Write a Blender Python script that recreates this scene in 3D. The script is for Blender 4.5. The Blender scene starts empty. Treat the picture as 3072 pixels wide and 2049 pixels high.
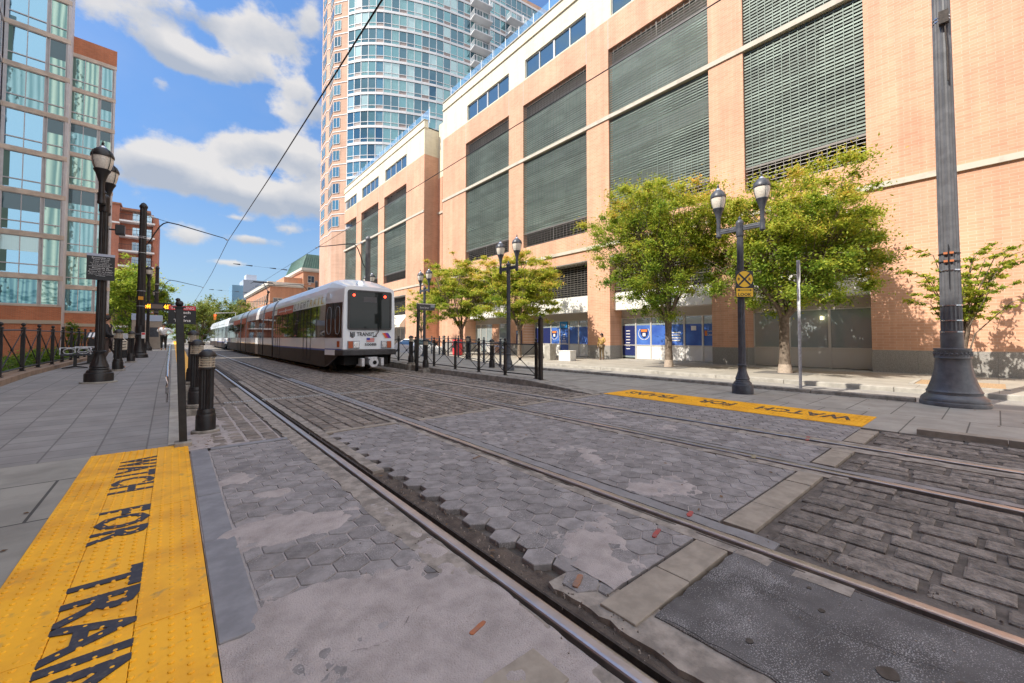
import bpy, bmesh, math, random
import numpy as np
from mathutils import Vector, Matrix
R=math.radians
scene=bpy.context.scene
COL=scene.collection
# ---------------------------------------------------------------- camera, sky, sun, exposure
cd=bpy.data.cameras.new("Camera"); cam=bpy.data.objects.new("Camera",cd); COL.objects.link(cam)
cam.location=(0,0,1.42); cam.rotation_euler=(R(91.8),0,R(-39.9))
cd.lens=14.2617; cd.sensor_width=36; cd.shift_y=-0.01587; cd.clip_start=0.05; cd.clip_end=3000
scene.camera=cam
SUNV=Vector((-1,.2,1.15)).normalized()
EXPOSURE=1.5
SUN_STRENGTH=2.55
SKY_STRENGTH=.15
scene.view_settings.view_transform='Standard'; scene.view_settings.look='None'
scene.view_settings.exposure=EXPOSURE; scene.view_settings.gamma=1
W=bpy.data.worlds.new("World"); scene.world=W; W.use_nodes=True
def build_world():
    nt=W.node_tree; N=nt.nodes; L=nt.links; N.clear()
    out=N.new('ShaderNodeOutputWorld'); bg=N.new('ShaderNodeBackground'); L.new(bg.outputs[0],out.inputs[0])
    sky=N.new('ShaderNodeTexSky'); sky.sky_type='NISHITA'; sky.sun_disc=False
    sky.sun_elevation=math.asin(SUNV.z); sky.sun_rotation=math.atan2(SUNV.x,SUNV.y)
    sky.altitude=900; sky.air_density=1.0; sky.dust_density=.1; sky.ozone_density=3.0
    bg.inputs[1].default_value=SKY_STRENGTH
    geo=N.new('ShaderNodeTexCoord')
    vec=geo.outputs['Generated']
    def math_(op,a,b=None,c=None,clamp=False):
        n=N.new('ShaderNodeMath'); n.operation=op; n.use_clamp=clamp
        for i,v in enumerate((a,b,c)):
            if v is None: continue
            if isinstance(v,(int,float)): n.inputs[i].default_value=v
            else: L.new(v,n.inputs[i])
        return n.outputs[0]
    def dot(v,d):
        n=N.new('ShaderNodeVectorMath'); n.operation='DOT_PRODUCT'; L.new(v,n.inputs[0]); n.inputs[1].default_value=d
        return n.outputs['Value']
    # cloud banks: direction (azimuth deg from +Y towards +X, elevation deg), half sizes in degrees, weight
    banks=CLOUDS
    mask=None; shade=None
    for az,el,sa,se,w in banks:
        a,e=R(az),R(el)
        c=Vector((math.sin(a)*math.cos(e),math.cos(a)*math.cos(e),math.sin(e)))
        t=Vector((math.cos(a),-math.sin(a),0)); u=t.cross(c)*1.0
        dx=math_('DIVIDE',dot(vec,t),math.sin(R(sa))); dy=math_('DIVIDE',dot(vec,u),math.sin(R(se)))
        front=math_('GREATER_THAN',dot(vec,c),.3)
        d2=math_('ADD',math_('MULTIPLY',dx,dx),math_('MULTIPLY',dy,dy))
        g=math_('MULTIPLY',math_('MULTIPLY',math_('EXPONENT',math_('MULTIPLY',d2,-1.0)),w),front)
        s=math_('MULTIPLY',g,dy)
        mask=g if mask is None else math_('ADD',mask,g)
        shade=s if shade is None else math_('ADD',shade,s)
    mp=N.new('ShaderNodeMapping'); mp.inputs['Scale'].default_value=(1,1,1.35); L.new(vec,mp.inputs[0])
    def noise(sc,det,rough,off=0,dist=0.):
        n=N.new('ShaderNodeTexNoise'); n.inputs['Scale'].default_value=sc; n.inputs['Detail'].default_value=det
        n.inputs['Roughness'].default_value=rough; n.inputs['Distortion'].default_value=dist
        L.new(mp.outputs[0],n.inputs['Vector']); return n.outputs['Fac']
    nf=noise(13,10,.60,dist=.05)
    dens=math_('ADD',mask,math_('MULTIPLY',math_('SUBTRACT',nf,.5),1.9))
    ss=N.new('ShaderNodeMapRange'); ss.interpolation_type='SMOOTHSTEP'; L.new(dens,ss.inputs['Value'])
    ss.inputs['From Min'].default_value=.30; ss.inputs['From Max'].default_value=.78
    alpha=math_('MULTIPLY',ss.outputs[0],.92)
    # thin veil everywhere
    veil=math_('MULTIPLY',math_('SUBTRACT',noise(2.2,5,.6),.5,),.5,clamp=True)
    alpha=math_('MAXIMUM',alpha,veil)
    # underside greyer
    n2=noise(9,5,.55)
    sh=math_('ADD',math_('MULTIPLY',shade,.9),math_('MULTIPLY',math_('SUBTRACT',n2,.5),1.6))
    mr=N.new('ShaderNodeMapRange'); L.new(sh,mr.inputs['Value']); mr.inputs['From Min'].default_value=-.42; mr.inputs['From Max'].default_value=.24
    cr=N.new('ShaderNodeMix'); cr.data_type='RGBA'; L.new(mr.outputs[0],cr.inputs[0])
    cr.inputs[6].default_value=(1.12,1.22,1.40,1); cr.inputs[7].default_value=(2.0,1.93,1.86,1)
    sz=N.new('ShaderNodeSeparateXYZ'); L.new(vec,sz.inputs[0])
    el=N.new('ShaderNodeMapRange'); L.new(sz.outputs[2],el.inputs['Value']); el.inputs['From Min'].default_value=0; el.inputs['From Max'].default_value=.6
    el.inputs['To Min'].default_value=.22; el.inputs['To Max'].default_value=.46
    el2=N.new('ShaderNodeMapRange'); L.new(sz.outputs[2],el2.inputs['Value']); el2.inputs['From Min'].default_value=.64; el2.inputs['From Max'].default_value=.95; el2.inputs['To Min'].default_value=0; el2.inputs['To Max'].default_value=.7
    elsum=math_('ADD',el.outputs[0],el2.outputs[0])
    tint=N.new('ShaderNodeMix'); tint.data_type='RGBA'; tint.blend_type='MULTIPLY'; tint.inputs[0].default_value=1; L.new(sky.outputs[0],tint.inputs[6]); tint.inputs[7].default_value=(1.0,1.20,1.34,1)
    sc=N.new('ShaderNodeVectorMath'); sc.operation='SCALE'; L.new(tint.outputs[2],sc.inputs[0]); L.new(elsum,sc.inputs['Scale'])
    hz=N.new('ShaderNodeMapRange'); L.new(sz.outputs[2],hz.inputs['Value']); hz.inputs['From Min'].default_value=.30; hz.inputs['From Max'].default_value=0; hz.inputs['To Min'].default_value=0; hz.inputs['To Max'].default_value=.62
    hzm=N.new('ShaderNodeMix'); hzm.data_type='RGBA'; L.new(hz.outputs[0],hzm.inputs[0]); L.new(sc.outputs[0],hzm.inputs[6]); hzm.inputs[7].default_value=(1.2,1.45,1.62,1)
    mx=N.new('ShaderNodeMix'); mx.data_type='RGBA'; L.new(alpha,mx.inputs[0]); L.new(hzm.outputs[2],mx.inputs[6]); L.new(cr.outputs[2],mx.inputs[7])
    # unseen bright cloud banks, added overhead and behind the viewer as fill light
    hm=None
    for az,el_,w_ in FILL_CLOUDS:
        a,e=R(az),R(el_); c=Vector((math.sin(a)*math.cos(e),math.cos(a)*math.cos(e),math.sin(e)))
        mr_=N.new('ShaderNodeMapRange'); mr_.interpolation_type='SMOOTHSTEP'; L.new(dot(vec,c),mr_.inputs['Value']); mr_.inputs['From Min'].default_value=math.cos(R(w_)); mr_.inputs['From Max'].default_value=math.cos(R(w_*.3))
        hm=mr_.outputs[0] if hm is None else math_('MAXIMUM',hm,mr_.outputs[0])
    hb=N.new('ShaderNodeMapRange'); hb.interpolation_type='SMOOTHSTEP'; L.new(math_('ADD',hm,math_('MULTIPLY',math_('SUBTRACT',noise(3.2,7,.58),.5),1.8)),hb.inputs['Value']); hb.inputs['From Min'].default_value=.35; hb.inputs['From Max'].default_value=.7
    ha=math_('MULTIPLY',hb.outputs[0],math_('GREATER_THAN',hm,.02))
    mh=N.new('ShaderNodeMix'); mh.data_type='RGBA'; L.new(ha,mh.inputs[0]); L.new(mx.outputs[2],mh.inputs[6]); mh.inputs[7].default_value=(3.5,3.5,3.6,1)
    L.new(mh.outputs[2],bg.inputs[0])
FILL_CLOUDS=[(0,86,28),(200,50,34),(130,44,32),(-110,52,32),(165,24,30),(205,22,28),(95,58,22)]  # azimuth, elevation, radius of the out-of-view banks added to lift the shade
CLOUDS=[ # az, el, half width, half height, weight
 (-0.5,28.7,2.1,1.4,0.95),(2.9,28.4,3.6,1.4,0.90),(5.1,30.2,2.2,1.8,0.60),(8.1,29.9,1.9,1.4,0.75),(-5.5,30.0,4.4,1.8,0.72),(1.2,32.6,7.0,1.5,0.80),(8.7,33.6,3.6,2.1,0.72),(13.1,35.5,1.9,1.8,0.60),(-1.3,25.6,0.8,0.8,0.40),(11.6,28.9,1.7,1.7,0.70),(10.5,26.1,2.2,1.5,0.70),(13.8,27.1,1.4,1.8,0.60),(-2.4,18.3,2.4,1.8,0.95),(1.2,18.9,3.3,2.0,1.00),(5.4,21.2,2.5,1.8,1.00),(9.4,22.5,3.1,1.8,1.05),(13.1,21.7,2.5,2.4,1.00),(3.5,16.7,6.4,1.9,1.0),(10.8,17.3,4.6,2.4,1.0),(14.6,16.3,1.7,1.5,0.60),(5.1,13.8,1.7,0.4,0.60),(6.7,11.6,3.1,0.7,0.75),(1.2,11.7,2.5,1.2,0.50),(0.6,10.6,1.9,0.9,0.40),(4.8,8.7,2.2,0.4,0.55),(11.6,13.2,2.2,0.8,0.50),
 (-60,35,18,7,.7),(-110,30,22,8,.8),(60,40,15,6,.6),(120,35,25,8,.8),(170,28,30,8,.8),(-30,55,14,7,.6)]
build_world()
sd=bpy.data.lights.new("Sun",'SUN'); sd.energy=SUN_STRENGTH; sd.angle=R(.5); sd.color=(1,.93,.82)
so=bpy.data.objects.new("Sun",sd); COL.objects.link(so); so.location=(-40,10,60)
so.rotation_euler=(-SUNV).to_track_quat('-Z','Y').to_euler()

# ---------------------------------------------------------------- materials
ALB=1.
def mat(name,col,rough=.8,metal=0.,var=0.,vscale=3.,bump=0.,bscale=40.,col2=None,spec=.5,tone=None,emit=0.,alpha=1.,coat=0.,fac_lo=.4,fac_hi=.6,bdist=.01,extra=None,trans=0.):
    col=tuple(x*ALB for x in col); col2=tuple(x*ALB for x in col2) if col2 else None
    m=bpy.data.materials.new(name); m.use_nodes=True; nt=m.node_tree; N=nt.nodes; L=nt.links
    b=N['Principled BSDF']
    b.inputs['Base Color'].default_value=(*col,1); b.inputs['Roughness'].default_value=rough; b.inputs['Metallic'].default_value=metal
    b.inputs['Specular IOR Level'].default_value=spec; b.inputs['Coat Weight'].default_value=coat
    if alpha<1: b.inputs['Alpha'].default_value=alpha
    tc=N.new('ShaderNodeTexCoord')
    c=None
    if var or col2:
        n=N.new('ShaderNodeTexNoise'); n.inputs['Scale'].default_value=vscale; n.inputs['Detail'].default_value=7; n.inputs['Roughness'].default_value=.62
        L.new(tc.outputs['Object'],n.inputs['Vector'])
        mr=N.new('ShaderNodeMapRange'); L.new(n.outputs['Fac'],mr.inputs['Value']); mr.inputs['From Min'].default_value=fac_lo; mr.inputs['From Max'].default_value=fac_hi
        mx=N.new('ShaderNodeMix'); mx.data_type='RGBA'; L.new(mr.outputs[0],mx.inputs[0])
        c2=col2 if col2 else tuple(min(1,x*(1+var)) for x in col)
        c1=col if col2 else tuple(x*(1-var) for x in col)
        mx.inputs[6].default_value=(*c1,1); mx.inputs[7].default_value=(*c2,1); c=mx.outputs[2]
    if tone:
        at=N.new('ShaderNodeAttribute'); at.attribute_name='tone'
        mr=N.new('ShaderNodeMapRange'); L.new(at.outputs['Fac'],mr.inputs['Value']); mr.inputs['To Min'].default_value=1-tone; mr.inputs['To Max'].default_value=1+tone
        mm=N.new('ShaderNodeMix'); mm.data_type='RGBA'; mm.blend_type='MULTIPLY'; mm.inputs[0].default_value=1
        if c is None: mm.inputs[6].default_value=(*col,1)
        else: L.new(c,mm.inputs[6])
        L.new(mr.outputs[0],mm.inputs[7]); c=mm.outputs[2]
    if extra: c=extra(nt,tc,c)
    if c is not None: L.new(c,b.inputs['Base Color'])
    if bump:
        n=N.new('ShaderNodeTexNoise'); n.inputs['Scale'].default_value=bscale; n.inputs['Detail'].default_value=5
        L.new(tc.outputs['Object'],n.inputs['Vector'])
        bp=N.new('ShaderNodeBump'); bp.inputs['Strength'].default_value=bump; bp.inputs['Distance'].default_value=bdist
        L.new(n.outputs['Fac'],bp.inputs['Height']); L.new(bp.outputs[0],b.inputs['Normal'])
    if emit:
        b.inputs['Emission Color'].default_value=(*col,1); b.inputs['Emission Strength'].default_value=emit
    if trans:
        out=N['Material Output']; tr=N.new('ShaderNodeBsdfTranslucent'); ms=N.new('ShaderNodeMixShader'); ms.inputs[0].default_value=trans
        if c is not None: L.new(c,tr.inputs[0])
        else: tr.inputs[0].default_value=(*col,1)
        L.new(b.outputs[0],ms.inputs[1]); L.new(tr.outputs[0],ms.inputs[2]); L.new(ms.outputs[0],out.inputs[0])
    return m
def mat_brick(name,c1,c2,mortar,axis='YZ',bw=.3,bh=.1,mo=.008,rough=.85,bump=.25,stain=.12,offset=.5,mscale=.35,tscale=1.):
    m=bpy.data.materials.new(name); m.use_nodes=True; nt=m.node_tree; N=nt.nodes; L=nt.links; b=N['Principled BSDF']
    tc=N.new('ShaderNodeTexCoord'); sx=N.new('ShaderNodeSeparateXYZ'); L.new(tc.outputs['Object'],sx.inputs[0])
    cb=N.new('ShaderNodeCombineXYZ')
    if axis=='AUTO':
        # planar coordinate picked from the face normal so that every wall of a block is coursed
        g=N.new('ShaderNodeNewGeometry')
        ad=N.new('ShaderNodeMath'); ad.operation='ADD'; L.new(sx.outputs[0],ad.inputs[0]); L.new(sx.outputs[1],ad.inputs[1])
        L.new(ad.outputs[0],cb.inputs[0]); L.new(sx.outputs[2],cb.inputs[1])
    else:
        L.new(sx.outputs['XYZ'.index(axis[0])],cb.inputs[0]); L.new(sx.outputs['XYZ'.index(axis[1])],cb.inputs[1])
    br=N.new('ShaderNodeTexBrick'); L.new(cb.outputs[0],br.inputs['Vector'])
    br.inputs['Color1'].default_value=(*c1,1); br.inputs['Color2'].default_value=(*c2,1); br.inputs['Mortar'].default_value=(*mortar,1)
    br.inputs['Scale'].default_value=1; br.inputs['Mortar Size'].default_value=mo; br.inputs['Mortar Smooth'].default_value=.3
    br.inputs['Brick Width'].default_value=bw; br.inputs['Row Height'].default_value=bh; br.offset=offset; br.inputs['Bias'].default_value=-.1
    n=N.new('ShaderNodeTexNoise'); n.inputs['Scale'].default_value=mscale; n.inputs['Detail'].default_value=6; L.new(tc.outputs['Object'],n.inputs['Vector'])
    mr=N.new('ShaderNodeMapRange'); L.new(n.outputs['Fac'],mr.inputs['Value']); mr.inputs['From Min'].default_value=.3; mr.inputs['From Max'].default_value=.7
    mr.inputs['To Min'].default_value=1-stain; mr.inputs['To Max'].default_value=1+stain*.5
    mm=N.new('ShaderNodeMix'); mm.data_type='RGBA'; mm.blend_type='MULTIPLY'; mm.inputs[0].default_value=1
    L.new(br.outputs['Color'],mm.inputs[6]); L.new(mr.outputs[0],mm.inputs[7])
    mp=N.new('ShaderNodeMapping'); mp.inputs['Scale'].default_value=(1.4,1.4,.07); L.new(tc.outputs['Object'],mp.inputs[0])
    n2=N.new('ShaderNodeTexNoise'); n2.inputs['Scale'].default_value=1.; n2.inputs['Detail'].default_value=6; n2.inputs['Roughness'].default_value=.7; L.new(mp.outputs[0],n2.inputs['Vector'])
    m3=N.new('ShaderNodeMapRange'); L.new(n2.outputs['Fac'],m3.inputs['Value']); m3.inputs['From Min'].default_value=.38; m3.inputs['From Max'].default_value=.62; m3.inputs['To Min'].default_value=.86; m3.inputs['To Max'].default_value=1.04
    m4=N.new('ShaderNodeMix'); m4.data_type='RGBA'; m4.blend_type='MULTIPLY'; m4.inputs[0].default_value=1; L.new(mm.outputs[2],m4.inputs[6]); L.new(m3.outputs[0],m4.inputs[7]); L.new(m4.outputs[2],b.inputs['Base Color'])
    b.inputs['Roughness'].default_value=rough
    if bump:
        bp=N.new('ShaderNodeBump'); bp.inputs['Strength'].default_value=bump; bp.inputs['Distance'].default_value=.006; bp.invert=True
        L.new(br.outputs['Fac'],bp.inputs['Height']); L.new(bp.outputs[0],b.inputs['Normal'])
    return m
def mat_glass(name,tint,rough=.04,metal=.75,ripple=0.,rscale=1.2,curt=None,cscale=9.):
    """window glazing with whatever hangs behind it: mirror-like tinted pane, slightly rippled"""
    m=bpy.data.materials.new(name); m.use_nodes=True; nt=m.node_tree; N=nt.nodes; L=nt.links; b=N['Principled BSDF']
    b.inputs['Base Color'].default_value=(*tint,1); b.inputs['Roughness'].default_value=rough; b.inputs['Metallic'].default_value=metal
    b.inputs['Specular IOR Level'].default_value=.9
    tc=N.new('ShaderNodeTexCoord')
    if curt:
        w=N.new('ShaderNodeTexWave'); w.bands_direction='X'; w.inputs['Scale'].default_value=cscale; w.inputs['Distortion'].default_value=7; w.inputs['Detail'].default_value=3; w.inputs['Detail Scale'].default_value=1.6
        mp=N.new('ShaderNodeMapping'); mp.inputs['Scale'].default_value=(1,1,.06); L.new(tc.outputs['Object'],mp.inputs[0]); L.new(mp.outputs[0],w.inputs['Vector'])
        mx=N.new('ShaderNodeMix'); mx.data_type='RGBA'; L.new(w.outputs['Fac'],mx.inputs[0]); mx.inputs[6].default_value=(*tint,1); mx.inputs[7].default_value=(*curt,1)
        L.new(mx.outputs[2],b.inputs['Base Color'])
    if ripple:
        n=N.new('ShaderNodeTexNoise'); n.inputs['Scale'].default_value=rscale; n.inputs['Detail'].default_value=1.5
        L.new(tc.outputs['Object'],n.inputs['Vector'])
        bp=N.new('ShaderNodeBump'); bp.inputs['Strength'].default_value=ripple; bp.inputs['Distance'].default_value=.05
        L.new(n.outputs['Fac'],bp.inputs['Height']); L.new(bp.outputs[0],b.inputs['Normal'])
    return m
M={}
M['black']=mat('black painted iron',(.016,.015,.016),.42,var=.3,vscale=9,bump=.15,bscale=60)
M['grey_iron']=mat('grey painted iron',(.115,.118,.128),.4,var=.18,vscale=5,bump=.12,bscale=50)
M['navy_iron']=mat('dark blue grey iron',(.06,.067,.085),.42,var=.25,vscale=6,bump=.12,bscale=50)
M['steel']=mat('stainless steel',(.62,.62,.64),.22,metal=.95,var=.1,vscale=12)
M['galv']=mat('galvanised steel',(.62,.64,.67),.5,metal=.15,var=.15,vscale=14)
M['rail']=mat('worn rail steel',(.42,.39,.385),.36,metal=.85,col2=(.52,.48,.47),vscale=5,bump=.25,bscale=25,fac_lo=.35,fac_hi=.65)
M['rust']=mat('rusty rail flank',(.045,.035,.03),.75,var=.4,vscale=15)
M['dark']=mat('dark cavity',(.006,.006,.006),.9)
M['lampglass']=mat('frosted lamp globe',(.72,.68,.60),.25,var=.12,vscale=30)
M['white']=mat('white paint',(.8,.8,.78),.5,var=.05,vscale=4)
M['granite']=mat('grey granite',(.20,.195,.185),.75,var=.28,vscale=60,bump=.1,bscale=80)
M['conc']=mat('pale concrete',(.36,.34,.30),.85,var=.16,vscale=3.5,bump=.25,bscale=60,bdist=.004)
M['conc2']=mat('weathered concrete kerb',(.27,.25,.22),.88,var=.3,vscale=5,bump=.5,bscale=40,bdist=.006)
M['yellow']=mat('worn yellow tactile paving',(.95,.47,.008),.6,col2=(.72,.32,.01),vscale=2.2,bump=.2,bscale=120,fac_lo=.45,fac_hi=.68,bdist=.002)
M['stencil']=mat('dark stencil paint',(.035,.036,.05),.7,col2=(.10,.09,.085),vscale=30,fac_lo=.5,fac_hi=.8)
M['glassdark']=mat_glass('dark tram glass',(.10,.085,.075),.04,.55)
M['red_lamp']=mat('red signal lamp',(1,.05,.02),.3,emit=2.2)
M['orange_led']=mat('orange led',(1,.36,.015),.3,emit=1.3)
# ---------------------------------------------------------------- mesh building
class MB:
    def __init__(s): s.v=[]; s.f=[]; s.t=[]
    def add(s,vs,fs,tone=.5):
        o=len(s.v); s.v+=[tuple(p) for p in vs]; s.f+=[tuple(i+o for i in f) for f in fs]; s.t+=[tone]*len(fs); return s
    def box(s,x0,x1,y0,y1,z0,z1,tone=.5):
        v=[(x0,y0,z0),(x1,y0,z0),(x1,y1,z0),(x0,y1,z0),(x0,y0,z1),(x1,y0,z1),(x1,y1,z1),(x0,y1,z1)]
        return s.add(v,[(3,2,1,0),(4,5,6,7),(0,1,5,4),(1,2,6,5),(2,3,7,6),(3,0,4,7)],tone)
    def fbox(s,o,a,b,c,tone=.5):
        """box from corner o along vectors a,b,c"""
        o,a,b,c=map(Vector,(o,a,b,c)); v=[o,o+a,o+a+b,o+b,o+c,o+a+c,o+a+b+c,o+b+c]
        f=[(3,2,1,0),(4,5,6,7),(0,1,5,4),(1,2,6,5),(2,3,7,6),(3,0,4,7)]
        if a.cross(b).dot(c)<0: f=[tuple(reversed(q)) for q in f]
        return s.add(v,f,tone)
    def quad(s,a,b,c,d,tone=.5): return s.add([a,b,c,d],[(0,1,2,3)],tone)
    def poly(s,pts): return s.add(pts,[tuple(range(len(pts)))])
    def prism(s,pts,z0,z1,tone=.5):
        n=len(pts); v=[(x,y,z0) for x,y in pts]+[(x,y,z1) for x,y in pts]
        return s.add(v,[tuple(range(n-1,-1,-1)),tuple(range(n,2*n))]+[(i,(i+1)%n,(i+1)%n+n,i+n) for i in range(n)],tone)
    def lathe(s,prof,n=20,c=(0,0,0),cap=True,flute=0,fr=(0,99)):
        v=[];f=[]
        for r,z in prof:
            for i in range(n):
                a=2*math.pi*i/n; rr=r
                if flute and fr[0]<=z<=fr[1]: rr=r*(1-flute*(i%2))
                v.append((c[0]+rr*math.cos(a),c[1]+rr*math.sin(a),c[2]+z))
        for k in range(len(prof)-1):
            for i in range(n): j=(i+1)%n; f.append((k*n+i,k*n+j,(k+1)*n+j,(k+1)*n+i))
        if cap: f.append(tuple(range(n-1,-1,-1))); f.append(tuple((len(prof)-1)*n+i for i in range(n)))
        return s.add(v,f)
    def tube(s,pts,r,n=8,r1=None,cap=True):
        pts=[Vector(p) for p in pts]; m=len(pts); v=[];f=[]
        up=Vector((0,0,1))
        d0=(pts[-1]-pts[0]).normalized()
        if abs(d0.z)>.9: up=Vector((0,1,0))
        for k,p in enumerate(pts):
            d=(pts[min(k+1,m-1)]-pts[max(k-1,0)])
            if d.length<1e-9: d=Vector((0,0,1))
            d.normalize(); a=d.cross(up)
            if a.length<.05: a=d.cross(Vector((1,0,0)))
            a.normalize(); b=a.cross(d)
            rr=r if r1 is None else r+(r1-r)*k/max(1,m-1)
            if isinstance(r,(list,tuple)): rr=r[k]
            for i in range(n):
                t=2*math.pi*i/n; v.append(p+a*(rr*math.cos(t))+b*(rr*math.sin(t)))
        for k in range(m-1):
            for i in range(n): j=(i+1)%n; f.append((k*n+i,k*n+j,(k+1)*n+j,(k+1)*n+i))
        if cap: f.append(tuple(range(n-1,-1,-1))); f.append(tuple((m-1)*n+i for i in range(n)))
        return s.add(v,f)
    def sphere(s,c,r,n=12,m=8,sz=1.):
        prof=[(max(1e-4,r*math.sin(math.pi*k/m)),-r*sz*math.cos(math.pi*k/m)) for k in range(m+1)]
        return s.lathe(prof,n,c)
    def build(s,name,material,parent=None,smooth=False,bevel=0.,loc=None,rotz=None):
        me=bpy.data.meshes.new(name); me.from_pydata(s.v,[],s.f)
        if material: me.materials.append(material)
        if len(set(s.t))>1:
            a=me.attributes.new('tone','FLOAT','FACE'); a.data.foreach_set('value',s.t)
        if smooth:
            me.polygons.foreach_set('use_smooth',[True]*len(me.polygons)); me.set_sharp_from_angle(angle=R(38))
        o=bpy.data.objects.new(name,me); COL.objects.link(o)
        if parent: o.parent=parent
        if loc: o.location=loc
        if rotz: o.rotation_euler=(0,0,rotz)
        if bevel:
            bm=o.modifiers.new('bevel','BEVEL'); bm.width=bevel; bm.segments=2; bm.limit_method='ANGLE'; bm.angle_limit=R(40)
        return o
def tag(o,label=None,cat=None,group=None,kind=None):
    if label: o['label']=label
    if cat: o['category']=cat
    if group: o['group']=group
    if kind: o['kind']=kind
    return o
def thing(name,label,cat,loc=(0,0,0),rotz=0,group=None):
    o=bpy.data.objects.new(name,None); COL.objects.link(o); o.location=loc; o.rotation_euler=(0,0,rotz); o.empty_display_size=.2
    return tag(o,label,cat,group)
KIDS={}
def copy_tree(o,parent=None,**kw):
    c=o.copy(); COL.objects.link(c)
    if parent: c.parent=parent
    for ch in list(o.children): copy_tree(ch,c)
    return c
def dup(o,loc,label,rotz=None,group=None,scale=None):
    c=copy_tree(o); c.location=loc
    if rotz is not None: c.rotation_euler=(0,0,rotz)
    if scale: c.scale=scale
    c['label']=label
    if group: c['group']=group
    return c
def text(body,name,material,parent,origin,right,up,width=None,height=None,depth=.002,align='C',spacing=1.,bold=0.,res=2,lines=1.):
    cu=bpy.data.curves.new(name,'FONT'); cu.body=body; cu.size=1; cu.extrude=.0005; cu.resolution_u=res; cu.space_character=spacing; cu.offset=bold; cu.space_line=lines
    if align=='L': cu.align_x='LEFT'
    elif align=='M': cu.align_x='CENTER'
    ob=bpy.data.objects.new(name+'_tmp',cu); COL.objects.link(ob)
    dg=bpy.context.evaluated_depsgraph_get(); me=bpy.data.meshes.new_from_object(ob.evaluated_get(dg))
    bpy.data.objects.remove(ob); 
    n=len(me.vertices); co=np.empty(n*3,dtype=np.float64); me.vertices.foreach_get('co',co); co=co.reshape(-1,3)
    lo,hi=co.min(0),co.max(0); w=hi[0]-lo[0]; h=hi[1]-lo[1]
    sx=width/w if width else None; sy=height/h if height else None
    sx=sx or sy; sy=sy or sx
    r=np.array(Vector(right).normalized()); u=np.array(Vector(up).normalized()); nn=np.cross(r,u)
    mid=(lo+hi)/2; q=co-mid
    out=np.array(origin)[None]+r[None]*(q[:,:1]*sx)+u[None]*(q[:,1:2]*sy)+nn[None]*((co[:,2:3]+.0005)/.001*depth)
    me.vertices.foreach_set('co',out.ravel()); me.materials.clear(); me.materials.append(material); me.update()
    o=bpy.data.objects.new(name,me); COL.objects.link(o)
    if parent: o.parent=parent
    return o
ALB=.80
# ================================================================ ground and tracks
def tile_attr_noise(seed): 
    r=random.Random(seed); return lambda:r.random()
M['trackbed']=mat('dirt and mortar track bed',(.15,.128,.11),.95,var=.35,vscale=4,bump=.6,bscale=45,bdist=.012)
M['ground']=mat('distant ground',(.16,.155,.15),.9,var=.2,vscale=.4)
M['road']=mat('pale asphalt road',(.32,.30,.275),.9,var=.10,vscale=1.2,bump=.3,bscale=150,bdist=.003)
def slab_lines(bw,bh,mo,dark,axis='XY',offset=.5,rot=0.,c_var=.10,loc=(0,0,0)):
    def f(nt,tc,c):
        N=nt.nodes; L=nt.links
        mp=N.new('ShaderNodeMapping'); mp.inputs['Rotation'].default_value=(0,0,rot); mp.inputs['Location'].default_value=loc; L.new(tc.outputs['Object'],mp.inputs[0])
        br=N.new('ShaderNodeTexBrick'); L.new(mp.outputs[0],br.inputs['Vector']); br.offset=offset
        br.inputs['Scale'].default_value=1; br.inputs['Brick Width'].default_value=bw; br.inputs['Row Height'].default_value=bh
        br.inputs['Mortar Size'].default_value=mo; br.inputs['Mortar Smooth'].default_value=.2; br.inputs['Bias'].default_value=0
        br.inputs['Color1'].default_value=(1-c_var,)*3+(1,); br.inputs['Color2'].default_value=(1+c_var,)*3+(1,); br.inputs['Mortar'].default_value=(dark,dark,dark,1)
        mm=N.new('ShaderNodeMix'); mm.data_type='RGBA'; mm.blend_type='MULTIPLY'; mm.inputs[0].default_value=1
        L.new(c,mm.inputs[6]); L.new(br.outputs['Color'],mm.inputs[7]); return mm.outputs[2]
    return f
def speckle(lo,hi,sc,colr):
    def f(nt,tc,c):
        N=nt.nodes; L=nt.links
        n=N.new('ShaderNodeTexNoise'); n.inputs['Scale'].default_value=sc; n.inputs['Detail'].default_value=2; L.new(tc.outputs['Object'],n.inputs['Vector'])
        n2=N.new('ShaderNodeTexNoise'); n2.inputs['Scale'].default_value=2.6; n2.inputs['Detail'].default_value=5; n2.inputs['Roughness'].default_value=.7; L.new(tc.outputs['Object'],n2.inputs['Vector'])
        m2=N.new('ShaderNodeMapRange'); L.new(n2.outputs['Fac'],m2.inputs['Value']); m2.inputs['From Min'].default_value=.40; m2.inputs['From Max'].default_value=.66; m2.inputs['To Min'].default_value=-.11; m2.inputs['To Max'].default_value=.07
        ad=N.new('ShaderNodeMath'); ad.operation='ADD'; L.new(n.outputs['Fac'],ad.inputs[0]); L.new(m2.outputs[0],ad.inputs[1])
        mr=N.new('ShaderNodeMapRange'); L.new(ad.outputs[0],mr.inputs['Value']); mr.inputs['From Min'].default_value=lo; mr.inputs['From Max'].default_value=hi
        mx=N.new('ShaderNodeMix'); mx.data_type='RGBA'; L.new(mr.outputs[0],mx.inputs[0]); L.new(c,mx.inputs[6]); mx.inputs[7].default_value=(*colr,1); return mx.outputs[2]
    return f
M['slab']=mat('bluestone slabs',(.33,.315,.275),.8,var=.16,vscale=1.4,bump=.15,bscale=90,bdist=.003,extra=slab_lines(1.3,1.22,.012,.25,loc=(.2,.05,0)))
M['pavers']=mat('grey square pavers',(.325,.31,.295),.82,var=.10,vscale=2.,bump=.15,bscale=110,bdist=.003,extra=slab_lines(.46,.33,.010,.58,offset=0.,c_var=.07,loc=(.23,.1,0)))
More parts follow.
